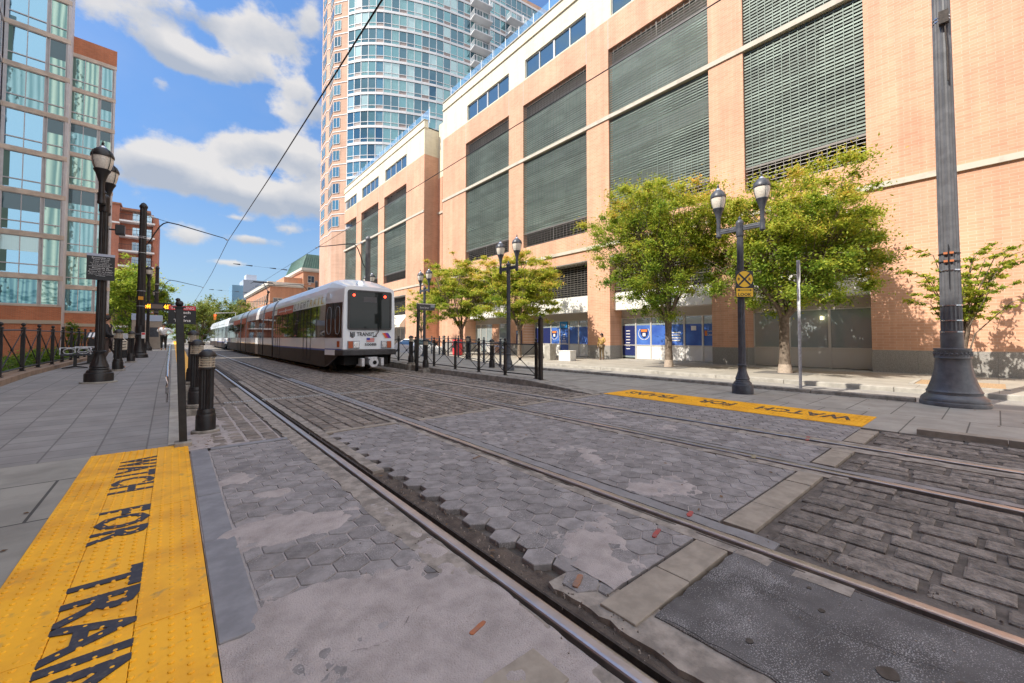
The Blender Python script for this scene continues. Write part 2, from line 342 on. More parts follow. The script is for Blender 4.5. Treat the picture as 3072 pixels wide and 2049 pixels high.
M['islandslab']=mat('pale island slabs',(.40,.375,.33),.85,var=.12,vscale=1.6,bump=.15,bscale=90,bdist=.003,extra=slab_lines(.66,2.1,.010,.35,axis='XY',rot=R(90),c_var=.08,loc=(.0,.15,0)))
M['walk']=mat('beige sidewalk concrete',(.40,.365,.31),.88,var=.10,vscale=1.3,bump=.15,bscale=90,bdist=.003,extra=slab_lines(1.5,1.5,.010,.6,offset=0.,c_var=.05))
M['cobble']=mat('granite setts',(.235,.205,.18),.82,var=.30,vscale=13,bump=.9,bscale=42,bdist=.02,tone=.3)
M['brickset']=mat('worn brick setts',(.265,.225,.19),.85,var=.25,vscale=9,bump=.5,bscale=70,bdist=.008,tone=.26)
M['hex']=mat('grey hexagonal asphalt pavers',(.295,.275,.27),.85,var=.20,vscale=7,bump=.45,bscale=160,bdist=.004,tone=.20,extra=speckle(.535,.66,120,(.36,.34,.335)))
M['sand']=mat('pale pinkish sand',(.55,.49,.47),.95,extra=speckle(.60,.66,240,(.26,.23,.21)),col2=(.40,.355,.335),vscale=6,bump=.9,bscale=130,bdist=.008,fac_lo=.42,fac_hi=.68)
M['asphalt']=mat('worn asphalt with exposed stone',(.125,.12,.12),.85,bump=.6,bscale=170,bdist=.004,extra=speckle(.53,.63,150,(.34,.33,.33)),var=.25,vscale=3)
M['strip']=mat('beige concrete strip',(.385,.335,.275),.85,var=.14,vscale=6,bump=.3,bscale=90,bdist=.003)
M['greystrip']=mat('smooth blue grey granite strip',(.28,.275,.285),.6,var=.14,vscale=5,bump=.1,bscale=120,bdist=.002)
M['gutter']=mat('dark gutter dirt',(.16,.125,.10),.95,col2=(.09,.07,.058),vscale=9,bump=.9,bscale=70,bdist=.01)
M['joint']=mat('dark joint dirt',(.15,.13,.115),.95,var=.3,vscale=7,bump=.5,bscale=60)
M['mulch']=mat('orange brown tree pit gravel',(.45,.30,.17),.95,var=.3,vscale=25,bump=.6,bscale=60)
def sheet(name,pts,z,m,thick=.0):
    mb=MB()
    if thick: mb.prism(pts,z-thick,z)
    else: mb.poly([(x,y,z) for x,y in pts])
    return tag(mb.build(name,m),kind='structure')
# base ground reaching the horizon (slightly below everything)
tag(MB().poly([(-1500,-1500,-.16),(1500,-1500,-.16),(1500,1800,-.16),(-1500,1800,-.16)]).build('ground',M['ground']),kind='structure')
# track bed
sheet('track_bed',[(.0,-6),(8.9,-6),(8.9,220),(.0,220)],-.045,M['trackbed'])
# far road surface of cobbles (beyond individually laid setts)
M['farset']=mat('distant setts',(.255,.225,.195),.85,var=.2,vscale=3,bump=.4,bscale=9,bdist=.03,extra=slab_lines(.19,.25,.022,.5,c_var=.15))
sheet('far_track_paving',[(.36,30),(8.2,30),(8.2,220),(.36,220)],-.012,M['farset'])
# road, islands and sidewalks
sheet('road',[(8.6,-30),(15.7,-30),(15.7,230),(8.6,230)],-.10,M['road'])
sheet('far_sidewalk',[(15.83,-30),(24.2,-30),(24.2,230),(15.83,230)],.03,M['walk'],.14)
kb=MB()
y=-30.
rk=random.Random(5)
while y<200:
    l=rk.uniform(2.2,3.0); kb.box(15.66,15.828,y,y+l-.012,-.13,.035+rk.uniform(-.004,.004)); y+=l
tag(kb.build('far_kerb',M['conc'],bevel=.012),kind='structure')
sheet('island',[(8.43,-6),(12.75,-6),(12.75,1.15),(12.64,1.15),(12.64,40),(8.43,40)],-.002,M['islandslab'],.12)
kb=MB(); y=1.2
while y<60:
    l=rk.uniform(1.8,2.6); kb.fbox((12.62+(.0 if y<12 else 0),y,-.12),(.22,0,0),(0,l-.012,0),(0,0,.21)); y+=l
tag(kb.build('island_kerb',M['conc2'],bevel=.02),kind='structure')
# right platform rising northwards behind its kerb
def strip_surface(name,xl,xr,prof,m,skirt=.4):
    """surface with a height profile along y; xl,xr functions of y"""
    v=[];f=[]
    for yy,z in prof: v+= [(xl(yy),yy,z),(xr(yy),yy,z),(xl(yy),yy,z-skirt),(xr(yy),yy,z-skirt)]
    for k in range(len(prof)-1):
        a=4*k;b=a+4; f+=[(a,a+1,b+1,b),(a+2,a,b,b+2),(a+1,a+3,b+3,b+1)]
    f.append((0,2,3,1)); n=4*(len(prof)-1); f.append((n,n+1,n+3,n+2))
    return tag(MB().add(v,f).build(name,m),kind='structure')
strip_surface('platform_right',lambda y:8.36,lambda y:11.2+max(0,(y-14))*.25,[(9.2,.002),(12,.06),(15,.2),(20,.33),(120,.36)],M['islandslab'])
# kerb along the right platform
cp=[(6.55,8.15,.0),(7.6,8.15,.08),(9.1,8.15,.17),(11.5,8.15,.18),(14,8.15,.19),(17,8.15,.24),(22,8.15,.36),(90,8.15,.4)]
v=[];f=[]
for yy,xx,z in cp: v+=[(xx,yy,-.1),(xx,yy,z),(xx+.62 if yy<9.9 and yy>8 else xx+.55,yy,z),(xx+.62,yy,-.1)]
for k in range(len(cp)-1):
    a=4*k;b=a+4; f+=[(a,a+1,b+1,b)[::-1],(a+1,a+2,b+2,b+1)[::-1],(a+2,a+3,b+3,b+2)[::-1]]
f.append((0,1,2,3)[::-1])
tag(MB().add(v,f).build('platform_kerb_right',M['conc2'],bevel=.012),kind='structure')
# left side walk: flat slabs, ramp, platform
PROF=[(-8,0),(7.3,.0),(9,.10),(12,.33),(16,.43),(28,.45),(34,.6),(140,.6)]
def gz(y):
    for (a,za),(b,zb) in zip(PROF,PROF[1:]):
        if a<=y<=b: return za+(zb-za)*(y-a)/(b-a)
    return .6
sheet('left_sidewalk',[(-14,-8),(-.722,-8),(-.722,7.0),(-14,7.3)],.0,M['slab'],.12)
strip_surface('left_platform',lambda y:-3.0 if y>12 else -3-(12-y)*2.4,lambda y:-.02,[(7.0,.002)]+PROF[2:],M['pavers'])
strip_surface('left_platform_edge',lambda y:-.018,lambda y:.14,[(7.05,.012),(9,.115),(12,.345),(16,.445),(28,.465),(34,.615),(140,.615)],M['conc'])
# tactile edge of the raised platform
strip_surface('platform_warning_strip',lambda y:.142,lambda y:.62,[(12.6,.36),(16,.44),(28,.46),(34,.61),(140,.61)],M['yellow'],.5)
# beige kerb below the left fence and planted strip beyond it
strip_surface('left_fence_kerb',lambda y:-3.25,lambda y:-2.82,[(9.5,.30),(12,.46),(16,.55),(28,.57),(34,.72),(60,.72)],mat('warm beige kerb',(.38,.27,.19),.85,var=.15,vscale=4,bump=.3,bscale=70,bdist=.004),.5)
sheet('verge',[(-40,12),(-3.25,12),(-3.25,60),(-40,60)],.12,mat('dark soil',(.03,.035,.015),.95,var=.4,vscale=3),.2)
sheet('left_side_road',[(-60,60),(.1,60),(.1,220),(-60,220)],.02,M['ground'],.1)
# ---- grey strip and yellow tactile crossing ends
def jitterstrip(name,x0,x1,y0,y1,z,m,l0,l1,seed,ax='y',gap=.006,thick=.06,bev=.005):
    r=random.Random(seed); mb=MB(); p=y0
    while p<y1-.02:
        l=min(r.uniform(l0,l1),y1-p); dz=r.uniform(-.003,.003)
        if ax=='y': mb.box(x0+r.uniform(-.004,.004),x1+r.uniform(-.004,.004),p,p+l-gap,z-thick,z+dz,r.random())
        else: mb.box(p,p+l-gap,x0+r.uniform(-.004,.004),x1+r.uniform(-.004,.004),z-thick,z+dz,r.random())
        p+=l
    return tag(mb.build(name,m,bevel=bev),kind='structure')
jitterstrip('granite_edging',.194,.372,2.35,6.56,.004,M['greystrip'],1.0,1.9,3)
for i,(a,b) in enumerate(((.40,1.28),(1.78,2.88),(3.30,5.12),(5.62,6.55),(7.12,8.35))):
    jitterstrip('paving_band',6.44,6.56,a,b,.006,M['strip'] if i else M['greystrip'],.5,.95,20+i,'x')
for i,(a,b) in enumerate(((1.0,1.30),(1.78,2.86),(3.30,5.14),(5.62,6.56),(7.12,8.2))):
    jitterstrip('paving_band',1.18,1.395,a,b,.008,M['strip'],.55,.95,30+i,'x')
# concrete edges beside the rails
def ragged(name,x0,x1,y0,y1,z,m,seed,amp0=.0,amp1=.0,step=.12,thick=.05):
    """strip whose long edges are broken and uneven"""
    r=random.Random(seed); n=int((y1-y0)/step); L_=[];R_=[]
    for k in range(n+1):
        yy=y0+(y1-y0)*k/n; L_.append((x0+r.uniform(0,amp0),yy)); R_.append((x1-r.uniform(0,amp1),yy))
    mb=MB(); v=[];f=[]
    for (a,b) in zip(L_,R_):
        zz=z+r.uniform(-.004,.004); v+=[(a[0],a[1],zz-thick),(a[0],a[1],zz),(b[0],b[1],zz),(b[0],b[1],zz-thick)]
    for k in range(n):
        a=4*k;b=a+4; f+=[(a,b,b+1,a+1),(a+1,b+1,b+2,a+2),(a+2,b+2,b+3,a+3)]
    f+=[(0,1,2,3),(4*n+3,4*n+2,4*n+1,4*n)]
    mb.add(v,f); return tag(mb.build(name,m),kind='structure')
M['edge']=mat('broken concrete rail edging',(.35,.31,.27),.9,var=.28,vscale=7,bump=.5,bscale=60,bdist=.006)
ragged('rail_edging',1.235,1.46,1.42,14,.0,M['edge'],1,.05,.008)
ragged('rail_edging',1.28,1.46,-3,1.15,-.002,M['edge'],2,.05,.01)
ragged('rail_edging',1.66,1.80,4.3,16,.0,M['edge'],3,.01,.02)
ragged('rail_edging',1.69,2.0,.3,1.72,-.006,M['edge'],4,.035,.04,step=.06)
ragged('rail_edging',1.70,1.95,-3,.3,-.006,M['edge'],14,.035,.05,step=.06)
ragged('rail_edging',2.86,2.985,.55,16,.0,M['edge'],5,.02,.0)
ragged('rail_edging',3.125,3.27,1.0,16,.0,M['greystrip'],6,.0,.02)
ragged('rail_edging',5.14,5.29,1.0,20,.0,M['edge'],7,.02,.0)
ragged('rail_edging',5.44,5.60,-3,20,-.002,M['greystrip'],8,.0,.015)
ragged('rail_edging',6.57,6.79,-3,20,-.002,M['edge'],9,.0,.0)
ragged('rail_edging',6.96,7.10,-3,20,-.002,M['edge'],10,.0,.0)
# ---- rails: each a thing of its own (head + rusty web / flangeway)
def make_rail(x,which):
    t=thing('rail','x','rail',(x,0,0),0,'tram rails set in the paving')
    h=MB(); v=[];f=[]
    pr=[(-.037,-.03),(-.037,.004),(-.032,.0105),(-.018,.013),(.018,.013),(.032,.0105),(.037,.004),(.037,-.03)]
    ys=[-6,-2,0,1,2,3,4,6,8,11,15,22,34,60,100,200]
    for yy in ys: v+=[(a,yy,b) for a,b in pr]
    n=len(pr)
    for k in range(len(ys)-1):
        for i in range(n-1): f.append((k*n+i,k*n+i+1,(k+1)*n+i+1,(k+1)*n+i))
    f=[q[::-1] for q in f]
    h.add(v,f).build('rail_head',M['rail'],t,smooth=False)
    s=1 if which=='L' else -1
    # web and guard lip beyond the flangeway
    MB().box(-.03,.03,-6,200,-.12,-.03).build('rail_web',M['rust'],t)
    if which!='G': MB().box(min(s*.085,s*.10),max(s*.085,s*.10),-6,200,-.1,.001).build('guard_lip',M['rust'],t)
    return t
RX=[(1.52,'L'),(3.06,'R'),(5.37,'L'),(6.88,'R')]
RL=['shiny rail nearest the left sidewalk, with a deep dirt gutter along its right side',
    'second rail from the left sidewalk, right rail of the empty near track',
    'left rail of the track that the tram stands on',
    'rail farthest from the left sidewalk, nearest the right yellow tactile strip']
for (x,wh),lb in zip(RX,RL): make_rail(x,wh)['label']=lb
# ---- hexagonal pavers, laid one by one
def hexfield(name,x0,x1,y0,y1,seed,ragL=0.,ragR=0.,miss=None):
    r=random.Random(seed); mb=MB(); F=.205; Rr=F/math.sqrt(3)  # flat to flat along x
    rows=int((y1-y0)/(1.5*Rr))+2; cols=int((x1-x0)/F)+2
    for j in range(rows):
        for i in range(cols):
            cx=x0+i*F+(F/2 if j%2 else 0); cy=y0+j*1.5*Rr
            if cx<x0+F*.30 and ragL==0 : pass
            g=.004+r.uniform(0,.002); pts=[]
            for k in range(6):
                a=R(30+60*k); pts.append((cx+(Rr-g)*math.cos(a),cy+(Rr-g)*math.sin(a)))
            # clip against zone
            def clip(pts,ax,lim,keep_less):
                o=[]
                for q in range(len(pts)):
                    p,s=pts[q],pts[(q+1)%len(pts)]
                    pi=(p[ax]<=lim) if keep_less else (p[ax]>=lim); si=(s[ax]<=lim) if keep_less else (s[ax]>=lim)
                    if pi: o.append(p)
                    if pi!=si:
                        t=(lim-p[ax])/(s[ax]-p[ax]); o.append((p[0]+(s[0]-p[0])*t,p[1]+(s[1]-p[1])*t))
                return o
            if ragL:
                if cx-F/2<x0-.02: continue
            else: pts=clip(pts,0,x0,False)
            if len(pts)<3: continue
            pts=clip(pts,0,x1,True)
            if len(pts)<3: continue
            pts=clip(pts,1,y0,False)
            if len(pts)<3: continue
            pts=clip(pts,1,y1,True)
            if len(pts)<3: continue
            ar=abs(sum(pts[q][0]*pts[(q+1)%len(pts)][1]-pts[(q+1)%len(pts)][0]*pts[q][1] for q in range(len(pts))))/2
            if ar<.002: continue
            if miss and miss(cx,cy,r): continue
            z=r.uniform(-.0025,.0015); tx=r.uniform(-.010,.010); ty=r.uniform(-.010,.010)
            mx=sum(p[0] for p in pts)/len(pts); my=sum(p[1] for p in pts)/len(pts); n=len(pts)
            top=[(mx+(p[0]-mx)*.962,my+(p[1]-my)*.962,z+tx*(p[0]-mx)+ty*(p[1]-my)) for p in pts]
            mid=[(p[0],p[1],z-.0045) for p in pts]; bot=[(p[0],p[1],-.06) for p in pts]
            mb.add(top+mid+bot,[tuple(range(n))]+[(i_+n,(i_+1)%n+n,(i_+1)%n,i_) for i_ in range(n)]+[(i_+2*n,(i_+1)%n+2*n,(i_+1)%n+n,i_+n) for i_ in range(n)],r.random())
    return tag(mb.build(name,M['hex']),kind='structure')
hexfield('hex_paving',.385,1.26,1.42,6.42,11)
hexfield('hex_paving',1.76,2.87,1.42,6.42,12,ragL=1)
hexfield('hex_paving',3.28,5.13,1.42,6.42,13)
hexfield('hex_paving',5.61,6.56,1.42,6.42,14)
hexfield('hex_paving',7.11,8.40,1.42,6.42,15)
hexfield('hex_paving',.194,1.27,-2,1.42,16)
# ---- granite setts
def setts(name,x0,x1,y0,y1,w,l,gap,seed,m,hz=.014,rough=.3,ymajor=True,shift=.5,zb=.0,taper=.82):
    r=random.Random(seed); mb=MB(); nx=max(1,int(round((x1-x0)/w))); w=(x1-x0)/nx
    for i in range(nx):
        p=y0-(l*shift if i%2 else 0)-r.uniform(0,l*.25)
        while p<y1:
            ll=l*r.uniform(.82,1.2)
            a=max(p,y0)+gap*.7; b=min(p+ll,y1)-gap*.7; p+=ll
            if b-a<l*.28: continue
            xa=x0+i*w+gap*.5+r.uniform(-.2,.2)*gap; xb=x0+(i+1)*w-gap*.5+r.uniform(-.2,.2)*gap
            z=zb+r.uniform(-hz,hz*.5); j=lambda s:r.uniform(-s,s)
            e=gap*rough; q=.012
            c=[(xa+j(e),a+j(e)),(xb+j(e),a+j(e)),(xb+j(e),(a+b)/2+j(e)),(xb+j(e),b+j(e)),(xa+j(e),b+j(e)),(xa+j(e),(a+b)/2+j(e))]
            n=6; mx=(xa+xb)/2; my=(a+b)/2
            def shr(p,s): return (mx+math.copysign(max(0,abs(p[0]-mx)-s),p[0]-mx),my+math.copysign(max(0,abs(p[1]-my)-s),p[1]-my))
            top=[(*shr(p,q+.004),z+j(.003)) for p in c]; m1=[(*shr(p,q*.35),z-.006) for p in c]; bot=[(p[0],p[1],z-.05) for p in c]
            mb.add(top+[(mx+j(.02),my+j(.03),z+.010)]+m1+bot,
               [(k,(k+1)%n,n) for k in range(n)]+[(k+n+1,(k+1)%n+n+1,(k+1)%n,k) for k in range(n)]+[(k+2*n+1,(k+1)%n+2*n+1,(k+1)%n+n+1,k+n+1) for k in range(n)],r.random())
    o=mb.build(name,m,smooth=False); return tag(o,kind='structure')
for i,(a,b) in enumerate(((3.24,5.26),(5.62,6.56),(7.12,8.34))):
    setts('granite_setts',a,b,-3,1.15,.205,.35,.024,40+i,M['cobble'],zb=.0,hz=.010)
for i,(a,b) in enumerate(((.42,1.22),(1.82,2.84),(3.30,5.12),(5.62,6.56),(7.12,8.13))):
    setts('brick_setts',a,b,6.58,10.72,.19,.25,.022,50+i,M['brickset'],hz=.006)
    setts('brick_setts',a,b,10.98,30,.19,.25,.024,60+i,M['brickset'],hz=.006)
for a,b,c,d in ((3.14,5.28,-3,1.17),(5.45,6.8,-3,1.17),(6.95,8.42,-3,1.17),(.2,1.3,6.56,30),(1.72,2.98,6.56,30),(3.13,5.28,6.56,30),(5.45,6.8,6.56,30),(6.95,8.4,6.56,30)):
    sheet('joint_filling',[(a,c),(b,c),(b,d),(a,d)],-.019,M['joint'])
# asphalt patch in the near track
def rnd_patch(name,x0,x1,y0,y1,z,m,seed,amp=.03):
    r=random.Random(seed); pts=[]
    for k in range(24): pts.append((x0+(x1-x0)*k/24,y1+r.uniform(-amp,0)*.5))
    for k in range(30): pts.append((x1-r.uniform(0,amp)*.5,y1+(y0-y1)*k/30))
    for k in range(24): pts.append((x1+(x0-x1)*k/24,y0))
    for k in range(40): pts.append((x0+(k/40)*.0+r.uniform(0,amp),y0+(y1-y0)*k/40))
    return sheet(name,pts[::-1],z,m,.04)
rnd_patch('asphalt_patch',1.92,2.985,-3,1.165,.0,M['asphalt'],5)
st_=mat('oil stain',(.06,.052,.046),.6,var=.3,vscale=20)
rs=random.Random(6)
for (x,y,r_) in ((2.35,.33,.045),(2.62,.62,.018),(2.15,.5,.016),(2.5,.12,.03),(2.8,.72,.014),(2.1,.78,.02)):
    tag(MB().prism([(x+r_*(1+rs.uniform(-.2,.2))*math.cos(a_),y+r_*.8*(1+rs.uniform(-.2,.2))*math.sin(a_)) for a_ in [2*math.pi*q/14 for q in range(14)]],.0005,.0035).build('stain',st_),kind='structure')
def crack(pts,w,seed):
    r=random.Random(seed); P=[]
    for a,b in zip(pts,pts[1:]):
        for q in range(8): P.append((a[0]+(b[0]-a[0])*q/8+r.uniform(-.008,.008),a[1]+(b[1]-a[1])*q/8+r.uniform(-.008,.008)))
    L_=[(x-w*r.uniform(.2,1),y) for x,y in P]; R_=[(x+w*r.uniform(.2,1),y+w*.4) for x,y in P]
    mb=MB(); 
    for q in range(len(P)-1): mb.add([(*L_[q],.0098),(*R_[q],.0098),(*R_[q+1],.0098),(*L_[q+1],.0098)],[(0,1,2,3)])
    tag(mb.build('crack',M['dark']),kind='structure')
crack([(1.93,1.1),(1.945,.7),(1.93,.3),(1.95,-.2)],.004,1); crack([(2.5,1.16),(2.56,.8),(2.48,.5),(2.55,.1)],.0022,2); crack([(1.05,2.0),(.8,1.85),(.62,1.9)],.0018,3)
crack([(.5,3.1),(.75,2.95),(.92,3.0),(1.1,2.8)],.0016,4); crack([(9.9,3.2),(10.8,3.5),(11.6,3.3)],.004,5); crack([(-2.2,5.6),(-1.5,5.5),(-.9,5.75)],.004,6)
# drainage grates across the tracks
M['gratem']=mat('worn cast iron grate',(.45,.43,.41),.55,metal=.2,var=.2,vscale=20)
def grate(x0,x1,y0,lb):
    t=thing('drain_grate',lb,'drain grate',(x0,y0,0),0,'drain grates across the track')
    w=x1-x0; f=MB(); f.box(0,w,0,.02,-.05,.008).box(0,w,.17,.19,-.05,.008)
    n=int(w/.05)
    for k in range(n+1): f.box(k*w/n-.014,k*w/n+.014,.02,.17,-.03,.006)
    f.build('frame',M['gratem'],t); MB().box(0,w,.02,.17,-.05,-.04).build('channel',M['dark'],t)
grate(.9,1.42,10.76,'short slotted drain grate left of the leftmost rail')
grate(1.62,2.97,10.76,'slotted drain grate between the two rails of the empty near track')
grate(3.15,5.25,10.76,'slotted drain grate in the strip between the two tracks')
# ---- loose sand spread over the hex pavers (real relief)
def sandlayer(name,x0,x1,y0,y1,blobs,seed,step=.022,base=-.007,lift=.0125):
    from mathutils import noise as mn
    nx=int((x1-x0)/step); ny=int((y1-y0)/step); v=[];f=[]
    for j in range(ny+1):
        for i in range(nx+1):
            x=x0+(x1-x0)*i/nx; y=y0+(y1-y0)*j/ny
            n=mn.fractal(Vector((x*1.7+seed,y*1.7,0)),1.,2.,6)
            n2=mn.fractal(Vector((x*11+seed,y*11,3)),.9,2.,3)
            g=0
            for bx,by,rx,ry,w in blobs: g+=w*math.exp(-((x-bx)/rx)**2-((y-by)/ry)**2)
            s=max(0,min(1,(g+n*.62+n2*.16-.42)/.42)); s=s*s*(3-2*s)
            v.append((x,y,base+lift*s+n2*.0034))
    for j in range(ny):
        for i in range(nx): a=j*(nx+1)+i; f.append((a,a+1,a+nx+2,a+nx+1))
    return tag(MB().add(v,f).build(name,M['sand'],smooth=True),kind='structure')
sandlayer('sand_patches',.19,1.46,-1,6.42,[(.7,2.35,.5,.38,1.0),(1.2,1.7,.35,.5,.9),(.6,1.5,.6,.5,.9),(.55,3.55,.35,.30,1.0),(.95,3.4,.4,.2,.9),(.5,4.9,.15,.5,.6),(.75,4.3,.4,.16,.6),(1.38,3.2,.08,2.,.5),(.9,.4,.6,.9,.7),(.3,2.0,.12,.5,.6)],1.3)
sandlayer('sand_patches',1.94,2.86,1.42,6.42,[(2.2,1.75,.4,.38,.95),(2.1,5.3,.3,.5,.5),(2.45,4.9,.3,.4,.45),(2.3,2.6,.2,.3,.35)],7.7)
sandlayer('sand_patches',3.3,5.1,1.42,6.42,[(3.6,2.1,.4,.4,.85),(3.9,3.6,.3,.7,.7),(3.6,4.6,.2,.7,.6),(4.3,2.8,.3,.5,.4)],3.1)
sandlayer('sand_patches',5.62,6.5,1.42,6.42,[(6.1,4.5,.3,1.2,.6),(5.9,2.9,.2,.6,.4)],5.1,step=.05)
sandlayer('sand_patches',.16,1.22,6.57,10.4,[(.35,7.0,.2,.6,.9),(.7,7.6,.2,.9,.45),(.5,8.6,.2,.8,.5)],9.1)
for o_ in (sandlayer('gutter_dirt',1.565,1.80,-1,4.6,[],4.4,step=.018,base=-.034,lift=.03),sandlayer('gutter_dirt',1.565,1.68,4.6,14,[],6.4,step=.03,base=-.03,lift=.03)): o_.data.materials[0]=M['gutter']
# loose pebbles and crumbs
def crumbs(name,n,zones,seed,smin,smax,m,z=.004):
    r=random.Random(seed); mb=MB()
    for _ in range(n):
        x0,x1,y0,y1=r.choice(zones); x=r.uniform(x0,x1); y=r.uniform(y0,y1); s=r.uniform(smin,smax)
        pts=[(x+s*r.uniform(.6,1.2)*math.cos(a),y+s*r.uniform(.6,1.2)*math.sin(a)) for a in (0,1.3,2.6,3.9,5.1)]
        zz=z+r.uniform(-.002,.002); v=[(p[0],p[1],zz-.01) for p in pts]+[(x+(p[0]-x)*.6,y+(p[1]-y)*.6,zz+s*.25) for p in pts]
        mb.add(v,[(5,6,7,8,9)]+[(i,(i+1)%5,(i+1)%5+5,i+5) for i in range(5)],r.random())
    return tag(mb.build(name,m),kind='stuff',label='small loose pebbles and crumbs scattered along the near rails',cat='pebbles')
M['crumb']=mat('crumbs',(.34,.29,.25),.9,tone=.5)
crumbs('pebbles',700,[(1.2,1.46,1,7),(1.6,1.8,.5,7),(.3,1.3,1.2,3),(1.28,1.45,6,10),(1.62,1.78,1,4),(3.2,3.3,-.3,1.2),(1.8,2.9,1.3,2.2),(1.9,3.0,.0,1.1)],8,.0025,.009,M['crumb'],z=.0)
# orange and red utility spray marks
def spray(name,x,y,l,w,ang,col):
    m=mat(name+' paint',col,.8,bump=0,col2=tuple(c*.45+.10 for c in col),vscale=18,fac_lo=.42,fac_hi=.62)
    r=random.Random(x*100); pts=[]
    for k in range(18):
        a=2*math.pi*k/18; px=math.copysign(abs(math.cos(a))**.5,math.cos(a))*l/2; py=math.copysign(abs(math.sin(a))**.5,math.sin(a))*w/2*r.uniform(.7,1.1)
        pts.append((x+px*math.cos(ang)-py*math.sin(ang),y+px*math.sin(ang)+py*math.cos(ang)))
    tag(MB().prism(pts,.002,.0105).build('spray_mark',m),kind='structure')
spray('orange',1.17,1.66,.11,.03,R(15),(.50,.17,.07)); spray('orange',1.84,1.60,.13,.04,R(25),(.42,.20,.11))
spray('red',2.72,1.62,.15,.035,R(15),(.50,.08,.07)); spray('red',3.22,1.62,.11,.04,R(15),(.50,.09,.08))
spray('red',6.9,1.75,.30,.05,R(10),(.45,.12,.11)); spray('pale yellow',5.35,1.9,.16,.05,R(10),(.42,.36,.22)); spray('pale orange',2.8,4.0,.14,.03,R(20),(.36,.22,.14))
yl=M['yellow']; nt_=yl.node_tree; b_=nt_.nodes['Principled BSDF']; src=b_.inputs['Base Color'].links[0].from_socket; tc_=nt_.nodes['Texture Coordinate']
nt_.links.new(speckle(.60,.80,14,(.50,.29,.06))(nt_,tc_,src),b_.inputs['Base Color'])
# ---- yellow tactile strips
def tactile(x0,x1,y0,y1,label,words,rdir,pitch=.0610,dome=.0135,seed=1,lo=None):
    t=thing('tactile_strip',label,'tactile strip',(0,0,0),0,'yellow tactile crossing strips')
    mb=MB(); r=random.Random(seed)
    xs=[x0+(x1-x0)*k/3 for k in range(4)]; y=y0
    while y<y1-.01:
        ye=min(y+.61,y1)
        for a,b in zip(xs,xs[1:]): mb.box(a+.0015,b-.0015,y+.0015,ye-.0015,-.03,.008+r.uniform(-.002,.002),r.random())
        y=ye
    mb.build('tile_plate',M['yellow'],t,bevel=.002)
    d=MB(); nx=int((x1-x0)/pitch); ny=int((y1-y0)/pitch); n=8
    for i in range(nx):
        for j in range(ny):
            cx=x0+(i+.5)*(x1-x0)/nx; cy=y0+(j+.5)*(y1-y0)/ny
            k=1. if r.random()>.05 else .6
            d.lathe([(dome,.0),(dome*.82,.0045*k),(dome*.45,.0062*k)],n,(cx,cy,.0075),cap=False)
            o=len(d.v); d.f.append(tuple(o-n+i_ for i_ in range(n))); d.t.append(.5)
    s_=d.build('tactile_domes',M['yellow'],t,smooth=True); s_['kind']='stuff'
    for (w,a,b) in words:
        yc=(a+b)/2; xm0,xm1=lo or (xs[1],xs[2])
        text(w,'stencil_word',M['stencil'],t,((xm0+xm1)/2,yc,.0085),rdir,(1,0,0) if rdir[1]<0 else (-1,0,0),width=abs(b-a),height=(xm1-xm0)*1.06,depth=.0044,bold=.022,spacing=1.04)
    return t
tactile(-.72,.185,.9,6.98,'yellow tactile strip in the left foreground, lettered WATCH FOR TRAINS',[('WATCH',6.5,5.15),('FOR',4.66,3.98),('TRAINS',3.48,2.02)],(0,-1,0))
tactile(8.46,9.70,1.42,6.48,'yellow tactile strip across the tracks, lettered WATCH FOR TRAINS upside down',[('WATCH',1.65,3.15),('FOR',3.62,4.35),('TRAINS',4.88,6.2)],(0,1,0),pitch=.075,dome=.017,seed=2,lo=(8.95,9.36))
# pale concrete around the right yellow strip
sheet('crossing_apron',[(8.40,-3),(9.85,-3),(9.85,1.4),(8.40,1.4)],.004,M['islandslab'],.05)
jitterstrip('near_kerb_right',8.40,8.60,-4,.80,.085,M['strip'],.9,1.6,77,thick=.2)
# metal bollard ground plates etc

ALB=1.
# ================================================================ buildings
M['peach']=mat_brick('peach jumbo brick',(.70,.385,.25),(.62,.325,.205),(.72,.48,.35),'YZ',.40,.115,.010,stain=.13)
M['peachX']=mat_brick('peach jumbo brick return',(.70,.385,.25),(.62,.325,.205),(.72,.48,.35),'XZ',.40,.115,.010,stain=.13)
M['cream']=mat_brick('cream brick',(.82,.74,.56),(.76,.67,.50),(.74,.66,.50),'YZ',.4,.115,.008,stain=.08)
M['creamX']=mat_brick('cream brick return',(.78,.70,.54),(.72,.64,.48),(.70,.62,.47),'XZ',.4,.115,.008,stain=.08)
M['stringc']=mat('weathered cast stone band',(.55,.50,.42),.85,col2=(.40,.36,.30),vscale=1.6,fac_lo=.5,fac_hi=.75,bump=.2,bscale=30)
M['basegr']=mat('polished grey granite base',(.30,.285,.265),.55,var=.22,vscale=45)
M['grillegreen']=mat('sage green louvre',(.145,.18,.155),.55,metal=.2,var=.16,vscale=.5,tone=.3)
M['grilledark']=mat('bare metal louvre',(.20,.185,.17),.5,metal=.4,var=.1,vscale=2)
M['soffit']=mat('off white panel',(.78,.76,.72),.6,var=.04,vscale=1.5)
M['alu']=mat('pale aluminium frame',(.62,.60,.57),.4,metal=.3)
M['beige_conc']=mat('parking deck concrete',(.36,.34,.29),.9,var=.12,vscale=.8)
M['clere']=mat_glass('blue clerestory glass',(.11,.20,.27),.05,.6,ripple=.12,rscale=.7)
M['shopglass']=mat_glass('shop glass',(.36,.42,.43),.05,.3,ripple=.05,rscale=.5)
M['poster']=mat('blue window film',(.09,.21,.60),.22,col2=(.04,.09,.38),vscale=.9,fac_lo=.35,fac_hi=.7)
M['navy']=mat('navy window film',(.02,.03,.12),.3)
M['signblue']=mat('bright blue sign',(.03,.25,.62),.35)
